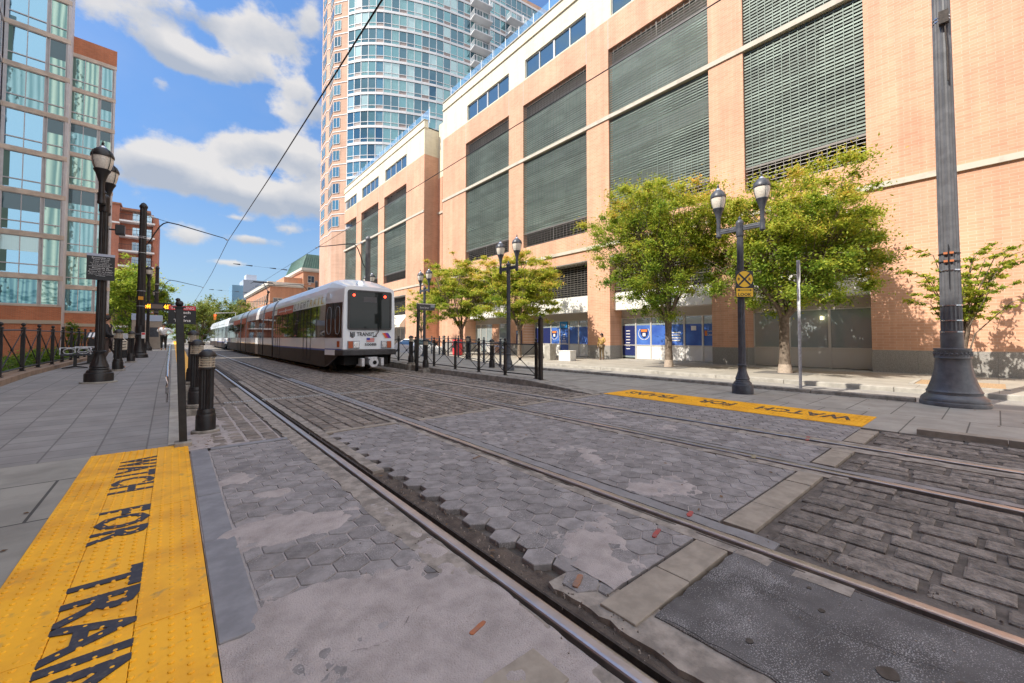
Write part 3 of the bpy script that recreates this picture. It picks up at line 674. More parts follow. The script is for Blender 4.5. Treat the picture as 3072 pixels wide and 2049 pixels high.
M['orange']=mat('orange print',(.75,.22,.04),.5)
M['green']=mat('green print',(.18,.5,.12),.5)
M['ltaupe']=mat('taupe aluminium frame',(.56,.53,.53),.5,var=.06,vscale=3)
GX=22.3
garage=thing('parking_garage','long peach brick parking garage with green louvred bays and cream top storey','building',(GX,20,.03))
def rel(mb,ox,oy,oz): mb.v=[(x-ox,y-oy,z-oz) for x,y,z in mb.v]; return mb
def gb(mb,name,m,parent=garage,**k): return rel(mb,GX,20,.03).build(name,m,parent,**k)
BN=[(3.35,8.1),(9.85,16.5),(18.4,25.2),(27.1,33.95)]; BF=[(47.5,54.5),(56.6,63.5),(65.7,72.5),(74.7,79.7)]
rl=random.Random(77)
def wing(y0,y1,bays,front):
    w=MB(); f=front; th=.45; th2=th+.9
    ed=[y0]+[e for b in bays for e in b]+[y1]
    for a,b in zip(ed[::2],ed[1::2]):
        w.box(f,f+th2,a,b,0.93,6.9); w.box(f,f+th,a,b,8.9,21.0)
    w.box(f,f+th,y0,y1,7.82,8.9); w.box(f,f+th,y0,y1,6.9,7.6); w.box(f+.02,f+th,y0,y1,7.6,7.82); w.box(f,f+th,y0,y1,21.0,23.1)
    gb(w,'brick_wall',M['peach'])
    g=MB()
    for a,b in zip(ed[::2],ed[1::2]):
        g=MB(); p=a
        while p<b-.01:
            q=min(p+2.0,b) if b-p<2.6 else p+2.0
            g.box(f-.015,f+th2+.01,p+.002,q-.002,-.1,.93); p=q
        gb(g,'granite_base',M['basegr'])
    s=MB(); s.box(f-.09,f+.02,y0-.02,y1,7.6,7.82); gb(s,'lower_string_course',M['stringc'])
    s=MB(); s.box(f-.07,f-.002,y0-.02,y1,16.2,16.46)
    for a,b in bays: s.box(f-.002,f+.22,a,b,16.2,16.46)
    gb(s,'upper_string_course',M['stringc'])
    for (a,b) in bays:
        for yy in (a,b): c_=MB().box(f-.0015,f,yy-.012,yy+.012,21.01,23.09); gb(c_,'control_joint',M['ltaupe'])
    c=MB()
    # cream storey with clerestory openings
    c=MB(); cw=[(a+(.0 if i else 0),b-.25) for i,(a,b) in enumerate(bays)]
    e2=[y0]+[e for b in cw for e in b]+[y1]
    for a,b in zip(e2[::2],e2[1::2]): c.box(f,f+th,a,b,23.1,24.8)
    for a,b in cw: c.box(f,f+th,a,b,23.1,23.2)
    c.box(f,f+th,y0,y1,24.8,26.25)
    gb(c,'cream_storey_wall',M['cream'])
    c=MB(); c.box(f-.10,f+th,y0-.1,y1,26.25,26.40); c.box(f-.04,f+th,y0-.04,y1,26.40,27.15); gb(c,'parapet',M['cream'])
    cp=MB(); cp.box(f-.12,f+th+.05,y0-.12,y1,27.15,27.23); gb(cp,'coping',M['stringc'])
    for a,b in cw:
        gl=MB().box(f+.16,f+.2,a,b,23.2,24.8); win=gb(gl,'window',M['clere'])
        m=MB(); 
        for k in range(5):
            y=a+(b-a)*k/4; ww=.09 if k==2 else .05
            m.box(f+.10,f+.158,y-ww if k else y,y+ww if k<4 else y,23.2,24.8)
        m.box(f+.10,f+.158,a,b,23.2,23.26).box(f+.10,f+.158,a,b,24.72,24.8)
        gb(m,'mullions',M['alu'],win)
    # louvred bays
    far=y0>40
    for a,b in bays:
        gf=f+.14
        def lou(z0,z1,m,name,pitch,hh,tilt,dep):
            g=MB(); n=int((z1-z0)/pitch)
            for k in range(n):
                z=z0+(k+.5)*(z1-z0)/n
                for q in range(3): g.fbox((gf,a+(b-a)*q/3,z-hh/2),(dep,0,tilt*rl.uniform(.9,1.1)),(0,(b-a)/3-.006,0),(0.004,0,hh),rl.random())
            nv=int((b-a)/(.335 if not far else .45))
            for k in range(nv+1):
                y=a+(b-a)*k/nv; q=.022 if (k==nv//2 and b-a>6) else .011
                g.box(gf-.018-q*.3,gf-.001,max(a,y-q),min(b,y+q),z0,z1,2.4)
            return gb(g,name,m)
        st=1 if not far else 1.6
        lou(10.12,16.15,M['grillegreen'],'louvre_screen',.155*st,.080*st,.03,.05)
        lou(16.50,19.75,M['grillegreen'],'louvre_screen',.155*st,.080*st,.03,.05)
        lou(19.82,21.0,M['grilledark'],'open_grille',.16*st,.022,.0,.03)
        lou(8.95,10.02,M['grilledark'],'open_grille',.16*st,.022,.0,.03)
        for z_,z__ in ((19.75,19.82),(10.02,10.12),(8.9,8.95)): gb(MB().box(gf-.03,gf+.08,a,b,z_,z__),'screen_rail',M['grilledark'])
wing(-14,38.45,BN,GX)
wing(42.75,86.0,BF,GX)
# slim pilaster recesses beside the shopfront bays, brick returns
for y_ in (42.742,85.99): gb(MB().box(GX+.005,GX+2.4,y_,y_+.012,.9,23.1),'brick_return',M['peachX'])
rt=MB(); rt.box(GX+.005,GX+2.4,42.74,42.755,23.1,26.3); gb(rt,'cream_return',M['creamX'])
# recess between the wings
rc=MB(); rc.box(GX+1.9,GX+2.2,38.4,42.75,20.6,27.1); gb(rc,'recess_cream_wall',M['cream'])
rc=MB(); rc.box(GX+1.9,GX+2.2,38.4,42.75,0,9); rc.box(GX+1.9,GX+2.2,41.8,42.75,9,20.6); gb(rc,'recess_brick_wall',M['peach'])
rc=MB()
for k in range(70): rc.fbox((GX+1.95,38.4,9.1+k*.165),(.06,0,.04),(0,3.4,0),(.004,0,.05))
for k in range(10): rc.box(GX+1.92,GX+1.94,38.6+k*.34,38.62+k*.34,9,20.6)
gb(rc,'recess_grille',M['grilledark'])
rc=MB().box(GX+1.8,GX+1.95,38.4,42.75,16.2,16.46); gb(rc,'recess_string_course',M['stringc'])
# body of the building behind (parking decks, dark interior, roof)
dk=MB()
for z in (8.2,11.2,14.2,17.2,20.2): dk.box(GX+.9,GX+16,-13.9,38.3,z-.15,z+.15).box(GX+.9,GX+1.1,-13.9,38.3,z,z+1.05); dk.box(GX+.9,GX+16,42.9,85.8,z-.15,z+.15).box(GX+.9,GX+1.1,42.9,85.8,z,z+1.05)
gb(dk,'parking_decks',M['beige_conc'])
ib=MB(); ib.box(GX+16,GX+16.3,-14,86,0,26.4); ib.box(GX+.45,GX+30,-14,38.4,26.3,26.45); ib.box(GX+.45,GX+30,42.75,86,26.3,26.45); ib.box(GX+2.2,GX+16,38.4,42.75,0,26.4)
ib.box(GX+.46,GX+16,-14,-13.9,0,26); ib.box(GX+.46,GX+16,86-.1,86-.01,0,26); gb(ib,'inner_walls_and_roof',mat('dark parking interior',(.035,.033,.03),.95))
# parked cars glimpsed inside are left to the dark
# roof terrace railing
def terrace(y0,y1):
    for k,y in enumerate(np.arange(y0,y1,1.9)):
        MB().box(-.03,.03,-.03,.03,0,1.95).build('railing_post',M['white'],garage,loc=(.75,y-20,27.1))
    g=MB().box(GX+.74,GX+.752,y0,y1,27.25,28.9); 
    m=M.get('railglass') or mat_glass('railing glass',(.25,.5,.75),.03,.2)
    M['railglass']=m; m.node_tree.nodes['Principled BSDF'].inputs['Alpha'].default_value=.3
    gb(g,'glass_railing',m)
terrace(9.5,38.2); terrace(42.9,84)
for y in (12.2,17.6,21.6,25.5,29.5,34.0,45,50,56,62,70):
    t=thing('planter','white round planter behind the glass rail on the garage roof','planter',(GX+1.25,y,26.45),0,'round planters on the garage roof')
    MB().lathe([(.28,0),(.42,.25),(.46,.6),(.40,.95),(.36,.97),(.36,.9)],14).build('pot',M['white'],t,smooth=True)
    mb=MB(); r=random.Random(int(y*10))
    for _ in range(60):
        a=r.uniform(0,6.28); l=r.uniform(.1,.32); mb.tube([(0,0,.9),(l*math.cos(a)*.6,l*math.sin(a)*.6,.9+l*.5),(l*math.cos(a),l*math.sin(a),.85+l*.4)],.012,3)
    mb.build('plant',mat('roof plant green',(.06,.12,.04),.8) if y==12.2 else bpy.data.materials['roof plant green'],t)
# ---- ground-floor bays
def shopfront(a,b,back,fascia=True,grille=True,posters=0,z_top=6.9,texts=(),fz=(3.35,4.45)):
    f=GX
    so=MB().box(f+.02,f+back+.1,a,b,6.86,6.9); gb(so,'soffit',M['soffit'])
    if fascia:
        fa=MB(); n=max(2,round((b-a)/2.2))
        for k in range(n): fa.box(f+.50,f+.62,a+(b-a)*k/n+.004,a+(b-a)*(k+1)/n-.004,fz[0],fz[1])
        gb(fa,'fascia_panel',M['soffit'])
        fu=MB().box(f+.50,f+back,a,b,fz[0]-.05,fz[0]-.002); gb(fu,'fascia_soffit',M['soffit'])
    if grille:
        g=MB(); n=int((6.86-fz[1])/.16)
        for k in range(n): g.box(f+.56,f+.60,a,b,fz[1]+.02+k*.16,fz[1]+.05+k*.16)
        for k in range(int((b-a)/.34)+1): g.box(f+.54,f+.56,min(b-.02,a+k*.34),min(b,a+k*.34+.02),fz[1],6.86)
        gb(g,'open_grille',M['grilledark'])
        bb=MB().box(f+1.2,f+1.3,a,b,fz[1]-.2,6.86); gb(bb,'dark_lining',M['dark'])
    hd=MB().box(f+back-.02,f+back+.06,a,b,2.75,3.32); gb(hd,'header_panel',mat('taupe header',(.42,.37,.32),.6) if 'taupe header' not in bpy.data.materials else bpy.data.materials['taupe header'])
    return
def glazing(a,b,back,n,sill=.95,top=2.72,film=None,film_z=(.95,2.25),doors=(),lowwhite=True):
    f=GX+back
    for k in range(n):
        y0=a+(b-a)*k/n; y1=a+(b-a)*(k+1)/n
        z0=.05 if k in doors else .05
        p=gb(MB().box(f,f+.03,y0+.05,y1-.05,sill+.03 if k not in doors else .12,top),'window' if k not in doors else 'door',M['shopglass'])
        fr=MB()
        fr.box(f-.05,f+.03,y0+.0,y0+.05,.03,top+.05).box(f-.05,f+.03,y1-.05,y1,.03,top+.05).box(f-.05,f+.03,y0+.05,y1-.05,top,top+.05).box(f-.05,f+.03,y0+.05,y1-.05,sill-.03,sill+.03)
        gb(fr,'frame',M['alu'],p)
        if k not in doors: gb(MB().box(f-.02,f+.03,y0+.05,y1-.05,.05,sill-.03),'kick_panel',M['soffit'] if lowwhite else M['alu'],p)
        else: gb(MB().box(f-.09,f-.06,y1-.16,y1-.13,.9,1.4),'handle',M['steel'],p)
        if film and k in film:
            gb(MB().box(f-.014,f-.004,y0+.055,y1-.055,film_z[0] if k not in doors else .25,film_z[1]),'window_film',M['navy'] if film[k]=='n' else M['poster'],p)
BK=1.32
shopfront(3.35,8.1,.85); glazing(3.35,8.1,.85,3,sill=.95,top=2.72,lowwhite=False)
shopfront(9.85,16.5,BK); glazing(9.85,16.5,BK,6,film={0:'b',1:'b',2:'b',3:'b',4:'b',5:'n'},doors=(5,))
shopfront(18.4,25.2,BK); glazing(18.4,25.2,BK,7,film={0:'b',1:'b',2:'b',3:'b',4:'b',5:'n',6:'n'},doors=(3,))
shopfront(27.1,33.95,BK)
gb(MB().box(GX+BK,GX+BK+.2,27.1,31.2,0,3.32),'inner_brick_wall',M['peach'])
glazing(31.2,33.95,BK,3,doors=(1,),film=None,lowwhite=False)
glazing(28.2,30.0,BK-.06,1,doors=(0,),sill=.9)
for a,b in BF:
    shopfront(a,b,BK,fascia=False,grille=False)
    glazing(a,b,BK,5,doors=(2,),lowwhite=False)
    g=MB()
    for k in range(15): g.box(GX+.56,GX+.6,a,b,4.5+k*.16,4.53+k*.16)
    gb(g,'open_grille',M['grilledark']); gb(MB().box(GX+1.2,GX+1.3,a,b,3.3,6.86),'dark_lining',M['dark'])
# awnings on the far wing
M['awn']=mat('cream awning canvas',(.80,.75,.64),.7)
for i,(a,b) in enumerate(BF[:3]):
    t=thing('awning',['cream canvas awning lettered SPA, nearest of the three on the far wing','cream canvas awning in the middle of the three on the far wing','cream canvas awning farthest along the far wing'][i],'awning',(GX,(a+b)/2,3.0),0,'awnings over the far shopfronts')
    w=(b-a)/2
    MB().add([(.3,-w,1.4),(.3,w,1.4),(-.75,w,.1),(-.75,-w,.1),(-.75,w,-.22),(-.75,-w,-.22),(.3,-w,-.22),(.3,w,-.22)],[(0,3,2,1),(3,5,4,2),(0,6,5,3),(1,2,4,7)]).build('canvas',M['awn'],t)
    if i==0: text('SPA','lettering',M['navy_iron'],t,(-.76,-w+1.2,.02),(0,-1,0),(0,0,1),height=.28)
# prints on the shop windows
def yprint(y,z,wd,h,m,back=BK,name='print'):
    gb(MB().box(GX+back-.024,GX+back-.0145,y-wd/2,y+wd/2,z-h/2,z+h/2),name,m)
def shield(y,z,s,back=BK):
    f=GX+back-.03
    pts=[(-.5,.55),(.5,.55),(.5,-.05),(.28,-.42),(0,-.62),(-.28,-.42),(-.5,-.05)]
    gb(MB().add([(f,y-px*s,z+pz*s) for px,pz in pts],[tuple(range(7))]),'shield_print',M['navy'])
    gb(MB().box(f-.006,f-.002,y-.42*s,y+.42*s,z+.2*s,z+.5*s),'orange_band',M['orange'])
    gb(MB().box(f-.006,f-.002,y-.2*s,y+.2*s,z-.35*s,z+.05*s),'white_emblem',M['soffit'])
    w=MB()
    for k in range(16):
        a=R(215+k*22/1.05) if False else R(-150+k*8)
        for sg in (1,-1):
            t=k/15; an=R(-90+sg*(8+t*125)); cx=.78*s*math.cos(an); cz=.78*s*math.sin(an)
            w.add([(f-.004,y-cx-.06*s,z+cz),(f-.004,y-cx,z+cz-.05*s),(f-.004,y-cx+.06*s,z+cz),(f-.004,y-cx,z+cz+.07*s)],[(0,1,2,3)])
    gb(w,'laurel_print',M['soffit'])
shield(14.78,1.72,.52); shield(22.9,1.72,.52)
for y in (12.6,): 
    for k in range(4): yprint(y,1.75-k*.16,.62-.1*(k%2),.07,M['soffit'])
yprint(11.5,2.0,.3,.26,M['soffit'])
for yy in (10.4,19.0):
    text('Leading','print',M['soffit'],garage,(BK-.03,yy-20,1.78),(0,-1,0),(0,0,1),width=.55,height=.14)
    text('Leaders','print',M['soffit'],garage,(BK-.03,yy-20,1.6),(0,-1,0),(0,0,1),width=.55,height=.14)
    yprint(yy+.38,1.7,.14,.3,M['orange'])
gb(MB().box(GX+BK-.09,GX+BK-.052,21.45,22.25,2.2,2.7),'door_sign',M['signblue'])
text('Home','print',M['soffit'],garage,(BK-.095,21.85-20,2.42),(0,-1,0),(0,0,1),width=.45,height=.22)
for k in range(5): yprint(21.85,1.7-k*.17,[.22,.2,.2,.42,.5][k],.06,M['soffit'])
for k in range(7): yprint(16.0,1.9-k*.2,.3,.05,M['soffit']); yprint(24.4,2.0-k*.18,.35,.04,M['soffit'])
# A-frame style poster near the pier
t=thing('poster_board','blue poster board lettered BEST against the brick pier','sign',(GX-.03,25.7,.9))
MB().box(-.03,0,-.35,.35,0,1.15).build('board',M['navy'],t); MB().box(-.036,-.031,-.3,.3,.85,1.1).build('header',M['signblue'],t)
text('BEST','lettering',M['soffit'],t,(-.04,0,.97),(0,-1,0),(0,0,1),width=.5,height=.16)
# small wall lamp inside the near shop: lit
t=thing('wall_lamp','small lit lamp inside the nearest shop window','lamp',(GX+.70,5.2,2.35))
MB().box(-.03,.03,-.04,.04,-.08,.08).build('lamp_body',mat('lit lamp',(1,.85,.45),.4,emit=2.),t)
# ---------------------------------------------------------------- glass tower behind
def cam2w(xc,D):
    s,c=math.sin(R(39.9)),math.cos(R(39.9)); return (xc*c+D*s,-xc*s+D*c)
TP=[cam2w((px-1536)/1217*D,D-1.5) for px,D in ((1045,70.6),(1080,70.0),(1110,69.85),(1145,69.9),(1180,70.3),(1225,70.9),(1270,71.7),(1310,72.5),(1350,73.6),(1395,74.9),(1440,76.4))]
TP.append(cam2w(11.6,86.6))
def resample(P,step):
    d=[0]
    for a,b in zip(P,P[1:]): d.append(d[-1]+math.dist(a,b))
    n=int(round(d[-1]/step)); out=[]
    for k in range(n+1):
        t=d[-1]*k/n; i=max(j for j in range(len(d)-1) if d[j]<=t+1e-9); u=(t-d[i])/(d[i+1]-d[i]); out.append((P[i][0]+(P[i+1][0]-P[i][0])*u,P[i][1]+(P[i+1][1]-P[i][1])*u))
    return out
TQ=resample(TP,1.28)
tower=thing('glass_tower','tall curved glass apartment tower with peach brick flank behind the garage','building',(TQ[0][0],TQ[0][1],0))
TO=(TQ[0][0],TQ[0][1],0)
def tb(mb,name,m,parent=tower,**k): return rel(mb,*TO).build(name,m,parent,**k)
tz0,fl,nf=20.4,2.9,17
M['twhite']=mat('white tower band',(.70,.69,.70),.5,var=.05,vscale=.5)
M['tbrown']=mat('taupe spandrel panel',(.33,.27,.25),.6)
tg=[mat_glass('tower glass a',(.15,.31,.35),.05,.65,ripple=.1,rscale=.6),mat_glass('tower glass b',(.08,.17,.22),.05,.6,ripple=.1,rscale=.6),mat_glass('tower glass c',(.38,.54,.56),.15,.3),mat_glass('tower glass d',(.11,.26,.29),.05,.5,curt=(.26,.44,.46),cscale=4)]
bands=[MB() for _ in range(nf+1)]; mull=MB(); 
for a,b in zip(TQ,TQ[1:]):
    dx,dy=b[0]-a[0],b[1]-a[1]; l=math.hypot(dx,dy); nx,ny=dy/l,-dx/l   # outward = towards camera side
    if nx*a[0]+ny*a[1]>0: nx,ny=-nx,-ny
    for k in range(nf+1):
        z=tz0+k*fl
        bands[k].fbox((a[0]-nx*.3,a[1]-ny*.3,z-.38),(dx,dy,0),(nx*.42,ny*.42,0),(0,0,.42))
    mull.fbox((a[0]-dx/l*.05-nx*.1,a[1]-dy/l*.05-ny*.1,tz0-.4),(dx/l*.1,dy/l*.1,0),(nx*.17,ny*.17,0),(0,0,nf*fl))
    for k in range(nf): mull.fbox((a[0]-nx*.1,a[1]-ny*.1,tz0+k*fl+.62),(dx,dy,0),(nx*.16,ny*.16,0),(0,0,.09))
[tb(q_,'floor_band',M['twhite']) for q_ in bands]; tb(mull,'mullions',M['twhite'])
rt_=random.Random(9); cnt=0; rest=[MB() for _ in range(5)]
protos={}
for k in range(nf):
    for i,(a,b) in enumerate(zip(TQ,TQ[1:])):
        dx,dy=b[0]-a[0],b[1]-a[1]; z=tz0+k*fl; gi=rt_.choice((0,0,1,1,2,3,3))
        if i>14 : gi=rt_.choice((0,1,1,3))
        low=4 if (i%3==1 and rt_.random()<.8) else gi
        vis=(k<6 and i<14)
        if vis and cnt<100:
            w=tb(MB().fbox((a[0],a[1],z+.71),(dx,dy,0),(.02,.02,0),(0,0,1.75)),'window',tg[gi])
            tb(MB().fbox((a[0],a[1],z+.0),(dx,dy,0),(.02,.02,0),(0,0,.62)),'lower_pane',M['tbrown'] if low==4 else tg[gi],w); cnt+=1
        else:
            rest[gi].fbox((a[0],a[1],z+.71),(dx,dy,0),(.02,.02,0),(0,0,1.75)); rest[low].fbox((a[0],a[1],z+.0),(dx,dy,0),(.02,.02,0),(0,0,.62))
for g in range(5):
    o=tb(rest[g],'upper_windows',M['tbrown'] if g==4 else tg[g]); o['kind']='stuff'
# balconies on the straight part
def balcony(i0,k):
    a=TQ[i0]; b=TQ[min(i0+3,len(TQ)-1)]; dx,dy=b[0]-a[0],b[1]-a[1]; l=math.hypot(dx,dy); nx,ny=dy/l,-dx/l
    if nx*a[0]+ny*a[1]>0: nx,ny=-nx,-ny
    z=tz0+k*fl-.35; D_=1.7
    s=tb(MB().fbox((a[0]+nx*.1,a[1]+ny*.1,z),(dx,dy,0),(nx*D_,ny*D_,0),(0,0,.18)),'balcony',M['twhite'])
    m=MB(); o=Vector((a[0]+nx*(D_+.05),a[1]+ny*(D_+.05),z+.18))
    m.fbox(o+Vector((0,0,1.0)),(dx,dy,0),(nx*.05,ny*.05,0),(0,0,.05))
    for q in range(13): m.fbox(o+Vector((dx*q/12,dy*q/12,0)),(.03,0,0),(0,.03,0),(0,0,1.0))
    for e in (a,b):
        for q in range(8): m.fbox(Vector((e[0]+nx*(.2+D_*q/8.5),e[1]+ny*(.2+D_*q/8.5),z+.18)),(.03,0,0),(0,.03,0),(0,0,1.0))
        m.fbox(Vector((e[0]+nx*.15,e[1]+ny*.15,z+1.18)),(nx*D_,ny*D_,0),(.04,.04,0),(0,0,.05))
    tb(m,'railing',M['twhite'],s)
    tb(MB().fbox((b[0]+nx*.1,b[1]+ny*.1,z+.18),(dx/l*.1,dy/l*.1,0),(nx*.5,ny*.5,0),(0,0,fl-.18)),'fin_wall',M['twhite'],s)
nq=len(TQ)
i1=min(range(nq),key=lambda i:abs(TQ[i][0]-cam2w((1385-1536)/1217*75,75)[0])); i2=i1+6
for k in range(5,16): balcony(i1,k); balcony(i2,k)
# brick flank with bay windows
TB=[cam2w((px-1536)/1217*D,D-1.5) for px,D in ((966,78.5),(982,75.0),(990,74.6),(1002,71.4),(1025,71.0),(1045,70.7))]
M['tbrick']=mat_brick('tower peach brick',(.62,.38,.27),(.54,.32,.22),(.60,.44,.34),'AUTO',.4,.12,.01,bump=.1)
wl=MB(); bd=[MB() for _ in range(nf+1)]; 
for j,(a,b) in enumerate(zip(TB,TB[1:])):
    dx,dy=b[0]-a[0],b[1]-a[1]; l=math.hypot(dx,dy); nx,ny=dy/l,-dx/l
    if nx*a[0]+ny*a[1]>0: nx,ny=-nx,-ny
    wl.fbox((a[0]-nx*.5,a[1]-ny*.5,0),(dx,dy,0),(nx*.5,ny*.5,0),(0,0,72))
    for k in range(nf+1): bd[k].fbox((a[0],a[1],tz0+k*fl-.5),(dx,dy,0),(nx*.06,ny*.06,0),(0,0,.13))
tb(wl,'brick_flank',M['tbrick']); [tb(q_,'stone_band',M['twhite']) for q_ in bd]
tb(MB().prism([(TB[0][0]+.3,TB[0][1]+.3),(TB[-1][0]+.2,TB[-1][1]+.4),(TQ[12][0],TQ[12][1]+.6),(TQ[-1][0],TQ[-1][1]+.6),(TQ[-1][0],TQ[-1][1]+22),(TB[0][0]+9,TB[0][1]+22)],0,71.5),'tower_core',M['tbrick'])
for k in range(nf):
    z=tz0+k*fl+.35
    for j,(t0,t1) in ((0,(.25,.85)),(2,(.05,.95)),(3,(.05,.88))):
        a,b=TB[j],TB[j+1]; dx,dy=b[0]-a[0],b[1]-a[1]; l=math.hypot(dx,dy); nx,ny=dy/l,-dx/l
        if nx*a[0]+ny*a[1]>0: nx,ny=-nx,-ny
        w=tb(MB().fbox((a[0]+dx*t0+nx*.02,a[1]+dy*t0+ny*.02,z),(dx*(t1-t0),dy*(t1-t0),0),(nx*.03,ny*.03,0),(0,0,1.65)),'flank_window',tg[rt_.choice((0,1,3))])
        fr=MB()
        for u in (t0,(t0+t1)/2,t1): fr.fbox((a[0]+dx*u+nx*.055,a[1]+dy*u+ny*.055,z),(dx/l*.06,dy/l*.06,0),(nx*.03,ny*.03,0),(0,0,1.65))
        fr.fbox((a[0]+dx*t0+nx*.055,a[1]+dy*t0+ny*.055,z-.06),(dx*(t1-t0),dy*(t1-t0),0),(nx*.04,ny*.04,0),(0,0,.06))
        tb(fr,'frame',M['twhite'],w)
# ---------------------------------------------------------------- left apartment building (bay of curtained windows)
M['lstone']=mat('cast stone floor band',(.60,.49,.40),.85,var=.14,vscale=1.5,bump=.2,bscale=30)
M['lbrick']=mat_brick('red orange brick',(.60,.20,.09),(.48,.155,.07),(.48,.27,.18),'XZ',.21,.075,.008,stain=.1)
lg=[mat_glass('apartment glass sky',(.24,.44,.58),.03,.85,ripple=.05,rscale=.8),mat_glass('apartment glass curtains',(.13,.29,.32),.06,.6,ripple=.25,rscale=2.2,curt=(.27,.47,.50),cscale=.9),mat_glass('apartment glass rippled',(.12,.26,.25),.05,.55,ripple=.5,rscale=2.6,curt=(.42,.60,.50),cscale=.8),mat_glass('apartment glass dark',(.08,.20,.24),.04,.7,ripple=.25,rscale=1.8,curt=(.2,.38,.38),cscale=1.2)]
apt=thing('apartment_building','tall left apartment block of teal glass bays over an orange brick base','building',(-8.85,43.4,0),math.atan2(.1115,.9938))
blA=mat_glass('pale blind behind glass',(.42,.58,.58),.12,.35,curt=(.44,.62,.64),cscale=5); blB=mat_glass('dim room behind glass',(.05,.10,.12),.05,.35)
def aptpart(oy,sbeg,send,zs,ztop,cols,sill,seed,depth=7):
    """local frame: x along facade, y into the building; oy = setback"""
    r=random.Random(seed)
    MB().box(sbeg+.1,send-.04,oy+.12,oy+depth,0,ztop).build('block_core',M['ltaupe'],apt)
    MB().box(sbeg,send,oy-.02,oy+.12,0,sill-.1).build('brick_base',M['lbrick'],apt)
    MB().box(sbeg-.03,send+.03,oy-.08,oy-.02,2.42,2.68).build('base_band',mat('pale base band',(.48,.40,.31),.85) if 'pale base band' not in bpy.data.materials else bpy.data.materials['pale base band'],apt)
    MB().box(sbeg+.02,send-.02,oy+.06,oy+.118,sill,zs[0]).build('curtain_wall_frame',M['ltaupe'],apt)
    for z in zs: MB().box(sbeg-.03,send+.03,oy-.09,oy+.11,z-.16,z+.16).build('floor_band',M['lstone'],apt)
    MB().box(sbeg,send,oy-.06,oy+.11,sill-.1,sill+.04).build('window_sill',M['lstone'],apt)
    for s in (sbeg,send-.14): MB().box(s,s+.14,oy-.06,oy+.11,sill,zs[0]).build('corner_post',M['ltaupe'],apt)
    levels=[(sill+.04,zs[-1]-.16)]+[(b+.16,a-.16) for a,b in zip(zs[-2::-1],zs[:0:-1])]
    for li,(z0,z1) in enumerate(levels):
        for (a,b,kind) in cols:
            g=kind if isinstance(kind,int) else r.choice(kind)
            if li==0: g=3 if g==0 else g
            low=z0+(z1-z0)*.26 if li else z0
            n=2 if b-a>1.3 else 1
            w=MB().box(a,b,oy+.03,oy+.05,z0,z1).build('window',lg[g],apt)
            m=MB(); t=.045
            m.box(a,a+t,oy-.03,oy+.029,z0,z1).box(b-t,b,oy-.03,oy+.029,z0,z1)
            if n==2: m.box((a+b)/2-t/2,(a+b)/2+t/2,oy-.03,oy+.029,z0+t,z1-t)
            m.box(a+t,b-t,oy-.034,oy+.029,z1-t,z1).box(a+t,b-t,oy-.034,oy+.029,z0,z0+t)
            if li: m.box(a+t,b-t,oy-.034,oy+.028,low-.035,low+.035)
            m.build('window_frame',M['ltaupe'],w)
            if li and r.random()<.38:
                hb=r.uniform(.25,.7)*(z1-low); xa,xb=(a+t,b-t) if n==1 else r.choice(((a+t,(a+b)/2-t/2),((a+b)/2+t/2,b-t),(a+t,b-t)))
                MB().box(xa,xb,oy+.020,oy+.0285,z1-t-hb,z1-t).build('blind',r.choice((blA,blB)),w)
            if li and n==2 and r.random()<.8:
                # curtain edge standing behind the left pane
                MB().box(a+.05,a+.05+r.uniform(.18,.3),oy+.022,oy+.029,z0+.1,z1-.06).build('curtain',mat('grey green curtain',(.12,.20,.17),.8) if 'grey green curtain' not in bpy.data.materials else bpy.data.materials['grey green curtain'],w)
        fr=MB()
zsL=[26.3,23.35,20.45,17.5,14.55,11.65,8.72,5.75]
aptpart(0,-.46,2.60,[32.1,29.2]+zsL,32.3,[(-.34,1.46,(0,0,0,1)),(1.58,2.44,2)],3.75,3,depth=8)
aptpart(7.59,2.36,5.25,[26.2,23.15,20.3,17.42,14.55,11.73,8.7,5.82],27.5,[(2.42,4.18,(2,3,1,2)),(4.30,5.06,(1,3,2))],3.68,4)
MB().box(2.34,5.28,7.5,7.71,26.36,27.80).build('brick_parapet',M['lbrick'],apt)
# projecting wing at the very edge of the frame
aptpart(-3.2,-5.0,-.60,[32.1,29.2]+zsL,32.3,[(-4.8,-3.0,(0,1)),(-2.9,-.9,(0,1))],3.75,5)
sw=MB()
for z in [29.2]+zsL: sw.box(-.60,-.50,-3.1,0,z-.15,z+.15)
for y in (-3.1,-2.1,-1.05,-.1): sw.box(-.60,-.53,y,y+.1,3.7,32)
sw.build('side_bay_frame',M['ltaupe'],apt); MB().box(-.60,-.57,-3.0,-.1,3.7,32).build('side_bay_glass',lg[0],apt)
# neighbouring blocks that stand left of the street outside the picture and shade it
M['obrick']=mat_brick('brown red brick',(.40,.16,.09),(.32,.12,.07),(.36,.24,.18),'AUTO',.22,.08,.01,bump=.1)
def plainblock(name,label,x0,x1,y0,y1,h,m,seed):
    t=thing(name,label,'building',((x0+x1)/2,(y0+y1)/2,0)); ox,oy=(x0+x1)/2,(y0+y1)/2
    w=rel(MB().box(x0,x1,y0,y1,0,h),ox,oy,0).build('wall',m,t)
    rel(MB().box(x0-.3,x1+.3,y0-.3,y1+.3,h,h+.5),ox,oy,0).build('cornice',M['stringc'],t)
    win=MB()
    z=3.6
    while z<h-2:
        y=y0+1.2
        while y<y1-1.6: win.box(x1-.05,x1+.02,y,y+1.4,z,z+1.7); y+=2.9
        z+=3
    o=rel(win,ox,oy,0).build('windows',M['clere'],t); o['kind']='stuff'
    return t
plainblock('corner_block','brown brick block left of the street outside the picture',-30,-9,4.0,37.5,26.2,M['obrick'],1)
plainblock('low_block','lower brick block left of the street outside the picture',-30,-9,-34,3.9,23.6,M['obrick'],2)
